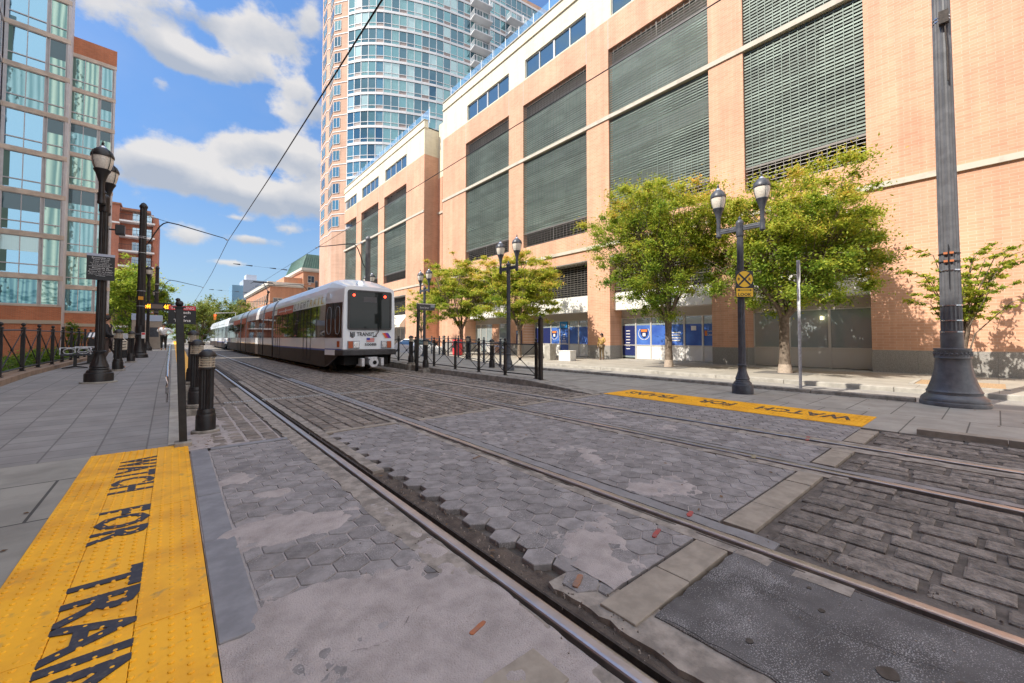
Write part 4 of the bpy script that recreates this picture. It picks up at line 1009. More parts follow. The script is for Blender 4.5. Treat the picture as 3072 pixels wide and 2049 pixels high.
# ---------------------------------------------------------------- brick apartment block with balconies
M['rbrick']=mat_brick('dark red brick',(.48,.17,.10),(.38,.13,.08),(.42,.25,.19),'XZ',.24,.08,.01,bump=.1)
M['wframe']=mat('white window frame',(.75,.75,.74),.5)
M['winblue']=mat_glass('pale blue window',(.45,.65,.78),.06,.6)
bb=thing('balcony_building','red brick apartment block with concrete balconies beyond the left trees','building',(-7,106.5,0))
MB().box(-8,-1.2,0,12,0,26.8).build('wall',M['rbrick'],bb); MB().box(-1.2,3.6,1.5,12,0,26).build('recessed_wall',M['rbrick'],bb)
MB().box(3.6,4.4,0,12,0,25.2).build('corner_pier',M['rbrick'],bb); MB().box(-8.2,-1.0,-.3,12,26.8,27.1).box(-1,3.2,0,12,26,26.4).build('roof_edge',M['obrick'],bb)
MB().box(-8.1,-1.15,-.12,0,23.2,23.5).build('white_band',M['wframe'],bb)
for k in range(9):
    z=.6+k*2.88
    s=MB().box(-1.2,3.9,-.6,1.5,z,z+.3).build('balcony',M['twhite'],bb)
    m=MB(); m.box(-1.2,3.8,-.55,-.5,z+1.35,z+1.42)
    for q in range(26): m.box(-1.2+q*.2,-1.17+q*.2,-.55,-.52,z+.3,z+1.35)
    m.build('railing',M['black'],s)
    for x0,x1 in ((.6,1.7),(2.6,3.3)):
        w=MB().box(x0,x1,1.44,1.5,z+.35,z+2.2).build('window',M['winblue'],bb)
        MB().box(x0-.06,x0,1.40,1.5,z+.3,z+2.26).box(x1,x1+.06,1.40,1.5,z+.3,z+2.26).box(x0,x1,1.40,1.5,z+2.2,z+2.26).box((x0+x1)/2-.03,(x0+x1)/2+.03,1.4,1.44,z+.35,z+2.2).build('frame',M['wframe'],w)
    for x0 in (-6.2,-4.4):
        w=MB().box(x0,x0+1.1,-.06,-.0,z+.9,z+2.3).build('window',M['winblue'],bb)
        MB().box(x0-.05,x0,-.1,0,z+.85,z+2.35).box(x0+1.1,x0+1.15,-.1,0,z+.85,z+2.35).box(x0,x0+1.1,-.1,-.06,z+1.57,z+1.63).box(x0,x0+1.1,-.1,0,z+2.3,z+2.35).box(x0-.05,x0+1.15,-.14,0,z+.78,z+.85).build('frame',M['wframe'],w)
# ---------------------------------------------------------------- right side beyond the garage
M['oranbrick']=mat_brick('warm orange brick',(.55,.24,.12),(.48,.20,.10),(.50,.33,.24),'AUTO',.24,.08,.01,bump=.1)  # one orange brick for all faces of the far buildings
M['verdigris']=mat('green standing seam metal',(.07,.15,.12),.6,var=.15,vscale=1.)
M['cornice']=mat('pale painted cornice',(.62,.58,.50),.7,var=.06,vscale=1)
M['darkwin']=mat_glass('dark window',(.10,.14,.18),.06,.6)
def winset(parent,o,u,n_,rows,cols,w,h,m=M['darkwin'],sill=True):
    """o: origin Vector at wall face, u along, n_ outward; rows z list; cols offsets"""
    u=Vector(u).normalized(); n_=Vector(n_).normalized(); o=Vector(o)
    for z in rows:
        for c in cols:
            p=o+u*c+Vector((0,0,z))
            g=MB().fbox(p+n_*.0,u*w,n_*.03,(0,0,h)).build('window',m,parent)
            f=MB(); 
            f.fbox(p-u*.06,u*.06,n_*.07,(0,0,h)); f.fbox(p+u*w,u*.06,n_*.07,(0,0,h)); f.fbox(p+Vector((0,0,h)),u*w,n_*.07,(0,0,.1)); f.fbox(p+Vector((0,0,-.14))-u*.1,u*(w+.2),n_*.12,(0,0,.14))
            f.fbox(p+u*(w/2-.03)+n_*.03,u*.06,n_*.03,(0,0,h)); f.fbox(p+Vector((0,0,h/2))+n_*.03,u*(w/2-.03),n_*.02,(0,0,.06))
            f.build('frame',M['cornice'],g)
mb_=thing('mansard_building','orange brick building with a green metal mansard roof beyond the garage','building',(27.9,125,0))
MB().box(0,14,0,21,0,20.2).build('wall',M['oranbrick'],mb_)
MB().box(-.35,14.3,-.35,21.3,20.2,20.5).box(-.6,14.5,-.6,21.6,20.5,21.2).build('cornice',M['cornice'],mb_)
MB().add([(-.5,-.5,21.2),(14.4,-.5,21.2),(14.4,21.5,21.2),(-.5,21.5,21.2),(1.0,.9,25.4),(13.2,.9,25.4),(13.2,20.3,25.4),(1.0,20.3,25.4)],[(3,2,1,0),(4,5,6,7),(0,1,5,4),(1,2,6,5),(2,3,7,6),(3,0,4,7)]).build('mansard_roof',M['verdigris'],mb_)
sm=MB()
for k in range(24):
    x=-.4+k*.62; sm.tube([(x,-.52,21.2),(1.0+(x+.4)*.82,.86,25.4)],.05,4)
    y=-.4+k*.92; sm.tube([(-.52,y,21.2),(.96,.9+(y+.4)*.885,25.4)],.05,4)
sm.build('roof_seams',M['verdigris'],mb_)
winset(mb_,(0,0,0),(1,0,0),(0,-1,0),[17.2,14.0,10.8,7.6],[1.2,5.2,9.2],1.6,1.8)
winset(mb_,(0,0,0),(0,1,0),(-1,0,0),[17.0,13.8,10.6],[2,6,10,14,17.5],1.2,1.8)
lb=thing('brick_row_building','long orange brick building with a pale cornice and tall windows beside the tram roof','building',(19.8,125,0))
MB().box(0,8,0,46,0,15.4).build('wall',M['oranbrick'],lb); MB().box(-.35,8.1,-.35,46.2,15.4,15.7).box(-.6,8.1,-.6,46.4,15.7,16.6).build('cornice',M['cornice'],lb)
MB().box(3.5,8.0,1,12,16.6,18.3).build('penthouse',M['oranbrick'],lb)
winset(lb,(0,0,0),(1,0,0),(0,-1,0),[8.6,4.2],[.8,4.6],2.2,3.6)
winset(lb,(0,0,0),(0,1,0),(-1,0,0),[11.3,8.0,4.7],[2+2.9*k for k in range(15)],1.0,2.0)
rh=thing('row_house','far brick row house with a dark bracketed cornice','building',(18.4,172,0))
MB().box(0,9,0,26,0,13.2).build('wall',mat_brick('pinkish brick',(.50,.27,.18),(.44,.23,.15),(.45,.33,.26),'AUTO',.24,.08,.01,bump=.1),rh); MB().box(-.8,9,-.5,26.2,13.2,13.6).box(-1.3,9,-.8,26.4,13.6,15).build('cornice',M['verdigris'],rh)
winset(rh,(0,0,0),(0,1,0),(-1,0,0),[9.8,6.4],[2+2.6*k for k in range(9)],1.1,2.0)
winset(rh,(0,0,0),(1,0,0),(0,-1,0),[9.8,6.4],[1.5,4.4,7],1.1,2.0)
gt=thing('distant_tower','distant pale high-rise with a blue glass corner above the far trees','building',(35,318,0))
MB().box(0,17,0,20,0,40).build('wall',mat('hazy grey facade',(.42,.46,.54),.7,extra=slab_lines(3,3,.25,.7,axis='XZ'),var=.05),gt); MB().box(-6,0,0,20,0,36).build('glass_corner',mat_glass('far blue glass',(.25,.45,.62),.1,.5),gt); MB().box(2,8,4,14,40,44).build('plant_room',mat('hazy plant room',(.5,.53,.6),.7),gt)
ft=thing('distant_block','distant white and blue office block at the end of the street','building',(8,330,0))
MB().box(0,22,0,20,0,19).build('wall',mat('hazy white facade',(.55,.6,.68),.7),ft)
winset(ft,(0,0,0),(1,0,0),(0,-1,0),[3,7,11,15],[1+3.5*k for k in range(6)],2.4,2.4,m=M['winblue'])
# ================================================================ tram
M['tramwhite']=mat('white tram paint',(.86,.92,1.0),.28,var=.03,vscale=2,coat=.5)
M['tramgrey']=mat('grey joint ring',(.30,.33,.37),.5)
M['trambrown']=mat('dark brown skirt',(.030,.021,.018),.5,var=.25,vscale=3,spec=.35)
M['bellows']=mat('black bellows',(.01,.01,.011),.8)
M['tramglass']=mat_glass('brown tinted tram glass',(.085,.070,.062),.03,.42,ripple=.03,rscale=.5)
M['doorglass']=mat_glass('near black cab door',(.045,.035,.033),.05,.35)
M['shield']=mat_glass('windscreen glass',(.022,.027,.026),.03,.05,ripple=.04,rscale=.6)
M['shield'].node_tree.nodes['Principled BSDF'].inputs['Specular IOR Level'].default_value=.35
M['rubber']=mat('black rubber',(.018,.018,.02),.6)
M['bumper']=mat('dark grey bumper',(.045,.045,.05),.45,var=.2,vscale=8)
M['blue']=mat('blue stripe',(.02,.09,.42),.4)
M['adorange']=mat('red orange advert',(.58,.13,.055),.5,var=.06,vscale=3)
M['textblack']=mat('black lettering',(.012,.012,.018),.5)
M['logored']=mat('logo red',(.72,.05,.06),.4); M['logopurple']=mat('logo purple',(.22,.03,.36),.4); M['logoblue']=mat('logo blue',(.04,.05,.38),.4); M['logoorange']=mat('logo orange',(.80,.26,.04),.4)
M['gold']=mat('gold lettering',(.62,.45,.10),.5); M['greytext']=mat('grey lettering',(.16,.17,.18),.5)
M['amber']=mat('amber lens',(.45,.10,.03),.25); M['chrome']=mat('bright chrome',(.8,.8,.82),.12,metal=.9)
M['headlens']=mat('headlamp lens',(.75,.76,.78),.12,metal=.35)
M['grime']=mat('underframe black',(.008,.008,.008),.85)
HP=[(1.325,.97),(1.33,1.5),(1.325,2.2),(1.30,2.8),(1.27,3.1),(1.25,3.30),(1.19,3.50),(1.05,3.72),(.90,3.83),(.55,3.90),(0,3.93)]
NP=[(1.05,.97),(1.05,1.5),(1.05,2.2),(1.03,2.8),(1.02,3.1),(1.01,3.28),(1.0,3.36),(.96,3.43),(.88,3.465),(.5,3.48),(0,3.49)]
def full(p): return [(-x,z) for x,z in p]+[(x,z) for x,z in p[-2::-1]]
def loft(secs,cap0=False,cap1=False):
    """secs: list of (y, profile)"""
    mb=MB(); v=[];f=[]; n=len(secs[0][1])
    for y,p in secs: v+=[(x,y,z) for x,z in p]
    for k in range(len(secs)-1):
        for i in range(n-1): f.append((k*n+i,k*n+i+1,(k+1)*n+i+1,(k+1)*n+i))
        f.append((k*n+n-1,k*n,(k+1)*n,(k+1)*n+n-1))
    if cap0: f.append(tuple(range(n))[::-1])
    if cap1: f.append(tuple((len(secs)-1)*n+i for i in range(n)))
    f=[q[::-1] for q in f]
    return mb.add(v,f)
def tram(label,y,secs,detail):
    t=thing('tram',label,'tram',(6.125,y,0),0,'light rail tram units coupled on the far track')
    L_=secs[-1][1]; N=len(secs)
    for k,(a,b) in enumerate(secs):
        body=[]
        if k==0:
            b0=loft([(0,full(NP)),(.04,full([(x+.012,z+.012) for x,z in NP])),(1.4,full(HP)),(b,full(HP))],cap0=True,cap1=True)
        elif k==N-1: b0=loft([(a,full(HP)),(b-1.4,full(HP)),(b,full(NP))],cap0=True,cap1=True)
        else: b0=loft([(a,full(HP)),(b,full(HP))],cap0=True,cap1=True)
        body=b0.build('body_section',M['tramwhite'],t,smooth=(k>0))
        ya=a+(1.4 if k==0 else .06); yb=b-(1.4 if k==N-1 else .06)
        for s in (-1,1):
            # continuous tinted window band, with door leaves and posts
            x=s*1.336
            g=MB(); zz=[1.44,1.5,1.85,2.2,2.5,2.80]; HW=lambda z: np.interp(z,[.97,1.5,2.2,2.8,3.1],[1.325,1.33,1.325,1.30,1.27])+.008
            for za,zb in zip(zz,zz[1:]): g.add([(s*HW(za),ya,za),(s*HW(za),yb,za),(s*HW(zb),yb,zb),(s*HW(zb),ya,zb)],[(0,1,2,3)] if s>0 else [(3,2,1,0)])
            g.build('window_band',M['tramglass'],t)
            w=yb-ya; doors=[ya+.9,ya+w-2.2] if w>7 else ([ya+w/2-.65] if 5<w<7 else [])
            if w>7 and k in(0,): doors=[ya+1.0+1.3,yb-2.0]
            for d in doors:
                m=MB()
                for yy in (d,d+.65,d+1.3): m.box(min(s*1.330,s*1.344),max(s*1.330,s*1.344),yy-.018,yy+.018,.42,2.78)
                m.box(min(s*1.330,s*1.344),max(s*1.330,s*1.344),d,d+1.3,2.74,2.78).box(min(s*1.336,s*1.348),max(s*1.336,s*1.348),d,d+1.3,.40,.44)
                m.build('door_frame',M['rubber'],t)
            m=MB()
            yy=ya+1.3
            while yy<yb-.5:
                if not any(d-.2<yy<d+1.5 for d in doors): m.box(min(s*1.325,s*1.341),max(s*1.325,s*1.341),yy-.014,yy+.014,1.44,2.80)
                yy+=1.45
            if m.v: m.build('window_post',M['rubber'],t)
            # skirt
            z0=.24; dy0=0
            MB().box(min(s*1.29,s*1.334),max(s*1.29,s*1.334),ya,yb,z0,.90).build('skirt_panel',M['trambrown'],t)
            MB().box(min(s*1.29,s*1.331),max(s*1.29,s*1.331),ya,yb,.902,.968).build('lower_stripe',M['trambrown'] if k else M['blue'],t)
            l=MB(); l.box(min(s*1.25,s*1.281),max(s*1.25,s*1.281),ya,yb,3.10,3.125).build('gutter_line',M['rubber'],t)
        # underframe with bogies
        MB().box(-1.1,1.1,ya-.1,yb+.1,.30,.97).build('underframe',M['grime'],t)
        if b-a<6 or k in(0,N-1):
            yc=(a+b)/2 if b-a<6 else (a+3.2 if k==0 else b-3.2)
            for dy in (-.9,.9):
                wm=MB()
                for s in (-.75,.75): 
                    for q in range(20):
                        pass
                    pts=[(s-.065,yc+dy,.34),(s+.065,yc+dy,.34)]; wm.tube(pts,.33,20)
                wm.build('wheel',M['rust'],t)
    # joints
    for (a,b),(c,d) in zip(secs,secs[1:]):
        loft([(b-.01,full([(x*.965,z if i==0 else z*.985) for i,(x,z) in enumerate(HP)])),(c+.01,full([(x*.965,z if i==0 else z*.985) for i,(x,z) in enumerate(HP)]))]).build('bellows',M['bellows'],t)
        MB().box(-1.22,1.22,b,c,.3,.97).build('gangway_floor',M['grime'],t)
        for yy in (b-.09,c-.01):
            loft([(yy,full([(x+.012,z+(.012 if i else 0)) for i,(x,z) in enumerate(HP)])),(yy+.10,full([(x+.012,z+(.012 if i else 0)) for i,(x,z) in enumerate(HP)]))],True,True).build('joint_ring',M['tramgrey'],t,smooth=True)
    # roof pods
    for (a,b) in secs:
        if b-a<6: MB().box(-.7,.7,a+.4,b-.4,3.8,3.93).build('roof_pod',M['tramgrey'],t,bevel=.03)
    # ends
    for e,sg in ((0,1),(L_,-1)):
        def Y(v): return e+sg*v
        def bx(mb,x0,x1,d0,d1,z0,z1): return mb.box(x0,x1,min(Y(d0),Y(d1)),max(Y(d0),Y(d1)),z0,z1)
        bp=MB(); pts=[(-1.12,.02),(-1.09,-.10),(-.8,-.17),(.8,-.17),(1.09,-.10),(1.12,.02),(1.22,.5),(-1.22,.5)]
        pp=[(x,Y(d)) for x,d in pts]
        if sg<0: pp=pp[::-1]
        bp.prism(pp,.735,.955).build('bumper',M['bumper'],t,bevel=.03)
        # slanted nose skirts
        for s in (-1,1):
            q=[(s*1.10,Y(.45),.735),(s*1.334,Y(1.4),.735),(s*1.334,Y(1.4),.26),(s*1.30,Y(1.02),.30)]
            MB().add(q+[(x*.96,y+.0,z) for x,y,z in q],[(0,1,2,3),(7,6,5,4),(0,4,5,1),(1,5,6,2),(2,6,7,3),(3,7,4,0)]).build('nose_skirt',M['trambrown'],t)
            MB().add([(s*1.075,Y(.06),.737),(s*1.336,Y(1.4),.737),(s*1.336,Y(1.4),.966),(s*1.075,Y(.06),.966)],[(0,1,2,3)]).build('nose_side_panel',M['tramwhite'],t)
            MB().add([(s*1.09,Y(.10),.955),(s*1.339,Y(1.4),.955),(s*1.339,Y(1.4),.99),(s*1.09,Y(.10),.99)],[(0,1,2,3)]).build('blue_line',M['blue'],t)
            # cab side door: dark glazed panel
            g=MB(); NW=lambda z: np.interp(z,[.97,1.5,2.2,2.8,3.1],[1.05,1.05,1.05,1.03,1.02])+.026; HW2=lambda z: np.interp(z,[.97,1.5,2.2,2.8,3.1],[1.325,1.33,1.325,1.30,1.27])+.012; zz=[1.43,1.5,1.85,2.2,2.5,2.83]
            for za,zb in zip(zz,zz[1:]): g.add([(s*NW(za),Y(.09),za),(s*HW2(za),Y(1.4),za),(s*HW2(zb),Y(1.4),zb),(s*NW(zb),Y(.09),zb)],[(0,1,2,3)])
            g.build('cab_side_door',M['doorglass'],t)
            for u0,u1 in ((.12,.38),(.62,.88)):
                o_=MB(); ring=[]
                for q in range(17):
                    an=2*math.pi*q/16; uu=(u0+u1)/2+(u1-u0)/2*math.copysign(abs(math.cos(an))**.6,math.cos(an)); zc=2.12+.55*math.copysign(abs(math.sin(an))**.6,math.sin(an))
                    ring.append((s*(NW(zc)+(HW2(zc)-NW(zc))*(uu*1.33+.07-.09)/1.31+.006),Y(.09+1.31*uu),zc))
                o_.tube(ring,.012,5,cap=False); o_.build('door_window_seal',M['tramgrey'],t)
            mm=MB()
            for u in (.55,):
                x=1.042+(1.336-1.042)*u; mm.box(min(s*x,s*(x+.014)),max(s*x,s*(x+.014)),Y(.07+1.33*u)-.01,Y(.07+1.33*u)+.01,1.43,2.82)
            mm.build('door_seam',M['rubber'],t)
            hx=1.32; MB().fbox((s*1.262,Y(.98),3.02),(s*.05,sg*.30,0),(s*.012,0,0),(0,0,.20)).build('side_hatch',M['tramwhite'],t)
            MB().fbox((s*1.105,Y(.24),1.06),(s*.035,sg*.16,0),(s*.02,0,0),(0,0,.24)).build('side_marker',M['amber'],t)
        MB().box(-.9,.9,min(Y(.3),Y(1.6)),max(Y(.3),Y(1.6)),.35,.73).build('cab_underframe',M['grime'],t)
        yo=-.012
        def fb(x0,x1,z0,z1,d,th,name,m,par=t,**k):
            o=bx(MB(),x0,x1,yo-d-th,yo-d,z0,z1).build(name,m,par,**k); return o
        fr=MB()
        def rr(x0,x1,z0,z1,r,n=5):
            P=[]
            for cx,cz,a0 in ((x1-r,z1-r,0),(x0+r,z1-r,90),(x0+r,z0+r,180),(x1-r,z0+r,270)):
                for q in range(n+1): a=R(a0+90*q/n); P.append((cx+r*math.cos(a),cz+r*math.sin(a)))
            return P
        o_=rr(-.89,.89,1.74,3.33,.09); i_=rr(-.82,.82,1.80,3.27,.06); n=len(o_)
        ya_,yb_=Y(-.055),Y(.01)
        v=[(x,ya_,z) for x,z in o_]+[(x,ya_,z) for x,z in i_]+[(x,yb_,z) for x,z in o_]+[(x,yb_,z) for x,z in i_]
        f=[]
        for q in range(n): w_=(q+1)%n; f+=[(q,w_,w_+n,q+n),(q+2*n,w_+2*n,w_,q),(q+n,w_+n,w_+3*n,q+3*n)]
        fr.add(v,f).build('windscreen_frame',M['bumper'],t,smooth=True)
        ws=MB().add([(x,Y(-.034),z) for x,z in i_],[tuple(range(n))[::-1]]).build('windscreen',M['shield'],t)
        if not detail and sg<0: pass
        MB().box(-.28,.26,min(Y(-.04),Y(-.036)),max(Y(-.04),Y(-.036)),2.86,3.08).build('destination_box',mat('blank display',(.08,.085,.095),.5) if 'blank display' not in bpy.data.materials else bpy.data.materials['blank display'],ws)
        for x in (-.66,.60):
            l=MB().tube([(x,Y(-.034),3.12),(x,Y(-.07),3.12)],.048,14).build('red_light',M['red_lamp'] if sg>0 else M['amber'],ws)
        for s in (-1,1):
            x0,x1=(-.885,-.42) if s<0 else (.46,.90)
            hs=bx(MB(),x0,x1,-.05,.0,1.0,1.31).build('lamp_cluster',M['tramgrey'],t,bevel=.015)
            ax=(x0+.02,x0+.20) if s<0 else (x1-.20,x1-.02)
            bx(MB(),ax[0],ax[1],-.066,-.051,1.02,1.29).build('amber_lens',M['amber'],hs,bevel=.01)
            hx=(x0+.22,x1-.02) if s<0 else (x0+.02,x1-.22)
            bx(MB(),hx[0],hx[1],-.066,-.051,1.04,1.27).build('headlamp_bezel',M['chrome'],hs,bevel=.01)
            MB().tube([((hx[0]+hx[1])/2,Y(-.067),1.155),((hx[0]+hx[1])/2,Y(-.085),1.155)],.088,18).build('headlamp',M['headlens'],hs,smooth=True)
        # wiper
        MB().tube([(.18,Y(-.10),1.48),(.30,Y(-.11),1.66),(.36,Y(-.09),1.85)],.018,6).tube([(.10,Y(-.09),1.47),(.24,Y(-.09),1.50)],.028,6).build('wiper',M['rubber'],t)
        # coupler
        c=MB(); c.tube([(.02,Y(-.35),.46),(.02,Y(.4),.48)],.15,16).tube([(.02,Y(-.42),.46),(.02,Y(-.35),.46)],.19,16)
        c.box(-.16,.2,min(Y(-.30),Y(.1)),max(Y(-.30),Y(.1)),.60,.66); c.build('coupler',M['galv'],t,smooth=True)
        for xg in (-.42,.36): bx(MB(),xg,xg+.12,-.30,.1,.30,.62).build('coupler_guard',M['galv'],t,bevel=.02)
        MB().tube([(.05,Y(-.43),.45),(.05,Y(-.425),.45)],.08,14).build('coupler_cone',M['dark'],t)
        MB().sphere((-.30,Y(.42),3.66),.10).tube([(-.30,Y(.28),3.64),(-.30,Y(.45),3.60)],.12,16).build('roof_headlight',M['chrome'],t,smooth=True)
    return t
SEC1=[(0,12.65),(12.95,16.25),(16.5,24.65),(24.95,28.25),(28.5,41.2)]
t1=tram('white articulated tram nearest the camera, marked NJ TRANSIT 5008B','x' and 16.3,SEC1,True)
t2=tram('second white tram unit coupled behind the first, farthest down the street',58.2,[(0,11.7),(12.0,15.2),(15.5,27.2)],False)
F=-.020
def front(body,x,z,w,h,m,name='lettering',**k): return text(body,name,m,t1,(x,F,z),(1,0,0),(0,0,1),width=w,height=h,depth=.003,**k)
front('TRANSIT',-.175,1.575,.71,.155,M['textblack'],bold=.012)
# the two-letter monogram: N and J run together
lg_=MB()
def stroke(pts,w=.013):
    for a,b in zip(pts,pts[1:]):
        a=Vector((a[0],0,a[1])); b=Vector((b[0],0,b[1])); d=(b-a).normalized(); n=Vector((-d.z,0,d.x))*w; o=Vector((0,F-.001,0)); e=d*w*.4
        lg_.add([a-n-e+o,b-n+e+o,b+n+e+o,a+n-e+o],[(0,1,2,3)])
stroke([(-.775,1.47),(-.775,1.655)]); stroke([(-.775,1.65),(-.700,1.50)]); stroke([(-.700,1.52),(-.700,1.655)]); 
stroke([(-.655,1.655),(-.655,1.53),(-.668,1.49),(-.70,1.468),(-.735,1.49),(-.745,1.53)],.011); stroke([(-.612,1.655),(-.612,1.52),(-.64,1.465),(-.69,1.438),(-.745,1.45)],.011)
lg_.build('monogram',M['textblack'],t1)
front('5008B',.03,1.16,.48,.105,M['textblack'],bold=.015)
for i,(m,a,b) in enumerate(((M['logoorange'],.50,.56),(M['logored'],.56,.64),(M['logopurple'],.64,.71),(M['logoblue'],.71,.76))):
    MB().add([(a,F,1.63),(b,F,1.63),(b+.13,F,1.42),(a+.13,F,1.42)],[(3,2,1,0)]).build('logo_stripe',m,t1)
fl_=MB()
for k in range(7): fl_.box(-.14,.18,F-.001,F,1.263+k*.0232,1.263+(k+.55)*.0232)
fw=MB().box(-.14,.18,F+.002,F+.006,1.26,1.427).build('flag',M['white'],t1); fl_.build('flag_stripes',M['logored'],fw)
MB().box(-.14,.0,F-.004,F-.0015,1.34,1.427).build('flag_canton',M['logoblue'],fw)
# side lettering and adverts
S=-1.345
def sidep(y0,y1,z0,z1,m,name,x=S+.003):
    # slightly inclined panel following the side
    w_=lambda z:-(float(np.interp(z,[2.2,2.8,3.1,3.32],[1.325,1.30,1.27,1.235]))+.014); zs_=[z0]+[q for q in (2.8,3.1) if z0<q<z1]+[z1]; b_=MB()
    for za,zb in zip(zs_,zs_[1:]): b_.add([(w_(za),y0,za),(w_(za),y1,za),(w_(zb),y1,zb),(w_(zb),y0,zb)],[(3,2,1,0)])
    return b_.build(name,m,t1)
sidep(7.4,11.6,2.74,3.16,M['adorange'],'advert_panel'); 
pn=sidep(1.45,7.3,2.80,3.26,M['tramwhite'],'letter_panel')
yy=6.9
for ch,c in zip('LIGHTRAIL','ggggtyyyy'):
    m=M['greytext'] if c in 'gt' else M['gold']
    text(ch,'letter',m,t1,(-1.296,yy,3.02),(0,-1,0),(.13,0,1),width=.09 if ch=='I' else .36,height=.32,depth=.003); yy-=.62
MB().add([(-1.26,3.0,3.14),(-1.26,2.75,3.14),(-1.20,2.8,3.32),(-1.20,2.95,3.36)],[(0,1,2,3)]).build('bell_logo',M['logoorange'],t1)
for a,b in ((17.0,24.2),): sidep(a,b,2.78,3.14,M['greytext'] if 0 else mat('pale printed advert',(.45,.43,.45),.5,col2=(.62,.58,.56),vscale=1.5),'advert_panel')
for a,b in ((13.3,15.9),(25.2,27.9),(29.2,34.5)): sidep(a,b,2.68,3.16,M['adorange'],'advert_panel')
w_=MB()
for k in range(26):
    if k in(13,14): continue
    y0=11.1-k*.135; w_.add([(-1.310,y0,2.91),(-1.310,y0-.085,2.91),(-1.303,y0-.085,2.985),(-1.303,y0,2.985)],[(0,1,2,3)])
w_.add([(-1.312,9.35,2.86),(-1.312,9.15,2.86),(-1.292,9.15,3.06),(-1.292,9.35,3.06)],[(0,1,2,3)])
w_.build('advert_print',M['white'],t1)
# pantograph on the middle section
pg=MB(); yb=24.0
pg.box(-.5,.5,yb-.5,yb+.5,3.86,3.95); pg.tube([(0,yb,3.95),(.0,yb-.9,5.3)],.05,8); pg.tube([(0,yb-.9,5.3),(0,yb+1.8,6.38)],.03,8); pg.tube([(-.2,yb+.1,3.95),(-.03,yb-.8,5.25)],.02,6)
pg.sphere((0,yb-.9,5.3),.11)
pg.tube([(-.75,yb+1.8,6.40),(.75,yb+1.8,6.40)],.055,8).tube([(-.95,yb+1.8,6.22),(-.75,yb+1.8,6.36),(-.55,yb+1.8,6.42)],.022,6).tube([(.95,yb+1.8,6.22),(.75,yb+1.8,6.36),(.55,yb+1.8,6.42)],.022,6).tube([(-.6,yb+2.05,6.42),(.6,yb+2.05,6.42)],.03,8)
pg.build('pantograph',M['black'],t1)
# ================================================================ street furniture
def lantern(parent,loc,m):
    l=MB().lathe([(0.04565,0),(0.05146,.06),(0.04814,.10),(0.05146,.26),(0.07055,.34),(0.1037,.46),(0.1328,.52),(0.1428,.545),(0.1328,.56)],20,loc).build('lantern',m,parent,smooth=True)
    MB().lathe([(0.1245,.562),(0.1477,.62),(0.1693,.72),(0.1776,.80),(0.176,.848)],24,loc).build('globe',M['lampglass'],l,smooth=True)
    MB().lathe([(0.1926,.84),(0.1959,.862),(0.1876,.90),(0.1577,.975),(0.1079,1.03),(0.083,1.05),(0.07055,1.055)],24,loc).build('lantern_cap',m,l,smooth=True)
    MB().lathe([(0.07304,1.053),(0.0581,1.085),(0.0332,1.11)],16,loc).build('cap_collar',M['steel'],l,smooth=True)
    f=MB().lathe([(0.0249,1.10),(0.03154,1.13),(0.0166,1.145),(0.02905,1.165),(0.01826,1.19),(0.00332,1.24)],12,loc)
    for k in range(4):
        h_=MB(); a=R(45+90*k); pr=[(0.1369,.55),(0.166,.62),(0.1876,.72),(0.1959,.80),(0.1992,.88)]
        h_.tube([(loc[0]+r*math.cos(a),loc[1]+r*math.sin(a),loc[2]+z) for r,z in pr],.007,5)
        h_.tube([(loc[0]+.20*math.cos(a),loc[1]+.20*math.sin(a),loc[2]+.88),(loc[0]+.158*math.cos(a),loc[1]+.158*math.sin(a),loc[2]+.985)],.008,5)
        h_.build('hoop',m,l,smooth=True)
    f.build('finial',m,l,smooth=True)
    l.scale=(1,1,1)
    return l
def street_lamp(loc,label,m,group='twin-headed street lamps'):
    t=thing('street_lamp',label,'street lamp',loc,0,group)
    MB().lathe([(.245,0),(.245,.20),(.235,.225),(.215,.235),(.208,.27),(.19,.30)],28).build('plinth',m,t,smooth=True)
    MB().lathe([(.16,.29),(.17,.32),(.155,.345),(.165,.375),(.155,.41),(.122,.50),(.10,.58),(.092,.66),(.096,.70),(.112,.72),(.112,.74),(.09,.755)],32,flute=.06,fr=(.38,.66)).build('base',m,t,smooth=True)
    MB().lathe([(.086,.74),(.083,1.6),(.074,4.12)],32,flute=.10,fr=(0,9)).build('pole',m,t)
    MB().lathe([(.085,4.06),(.092,4.10),(.088,4.14),(.092,4.38),(.098,4.42),(.07,4.47),(.03,4.50),(.04,4.53),(.004,4.59)],20).build('pole_cap',m,t,smooth=True)
    a=MB(); a.box(-.032,.032,-.50,-.085,4.20,4.33).box(-.032,.032,.085,.50,4.20,4.33).box(-.038,.038,-.47,-.12,4.245,4.285).box(-.038,.038,.12,.47,4.245,4.285)
    a.build('crossarm',m,t,bevel=.008)
    for s in (-1,1):
        MB().lathe([(.03,4.10),(.066,4.13),(.068,4.17),(.06,4.20),(.06,4.34),(.066,4.37)],16,(0,s*.53,0)).build('arm_socket',m,t,smooth=True)
        lantern(t,(0,s*.53,4.36),m)
    return t
lampR=street_lamp((11.26,4.23,0),'grey twin street lamp carrying the yellow railroad crossing sign',M['navy_iron'])
dup(lampR,(10.6,12.9,.03),'grey twin street lamp behind the nearest panels of the right platform fence')
dup(lampR,(11.5,21.9,.0),'grey twin street lamp beside the small station name board')
dup(lampR,(10.2,27.4,.3),'twin street lamp with only its lanterns showing above the tram roof')
lampL=street_lamp((-1.32,13.66,.37),'black twin street lamp in front of the walking woman, holding a ticket notice',M['black'],'black street lamps on the left platform'); lampL.scale=(1.05,1.05,1)
c=MB().lathe([(.27,0),(.27,.03)],28).build('footing',M['conc'],lampL,loc=(0,0,-.0)); c.scale=(1.15,1.15,1)
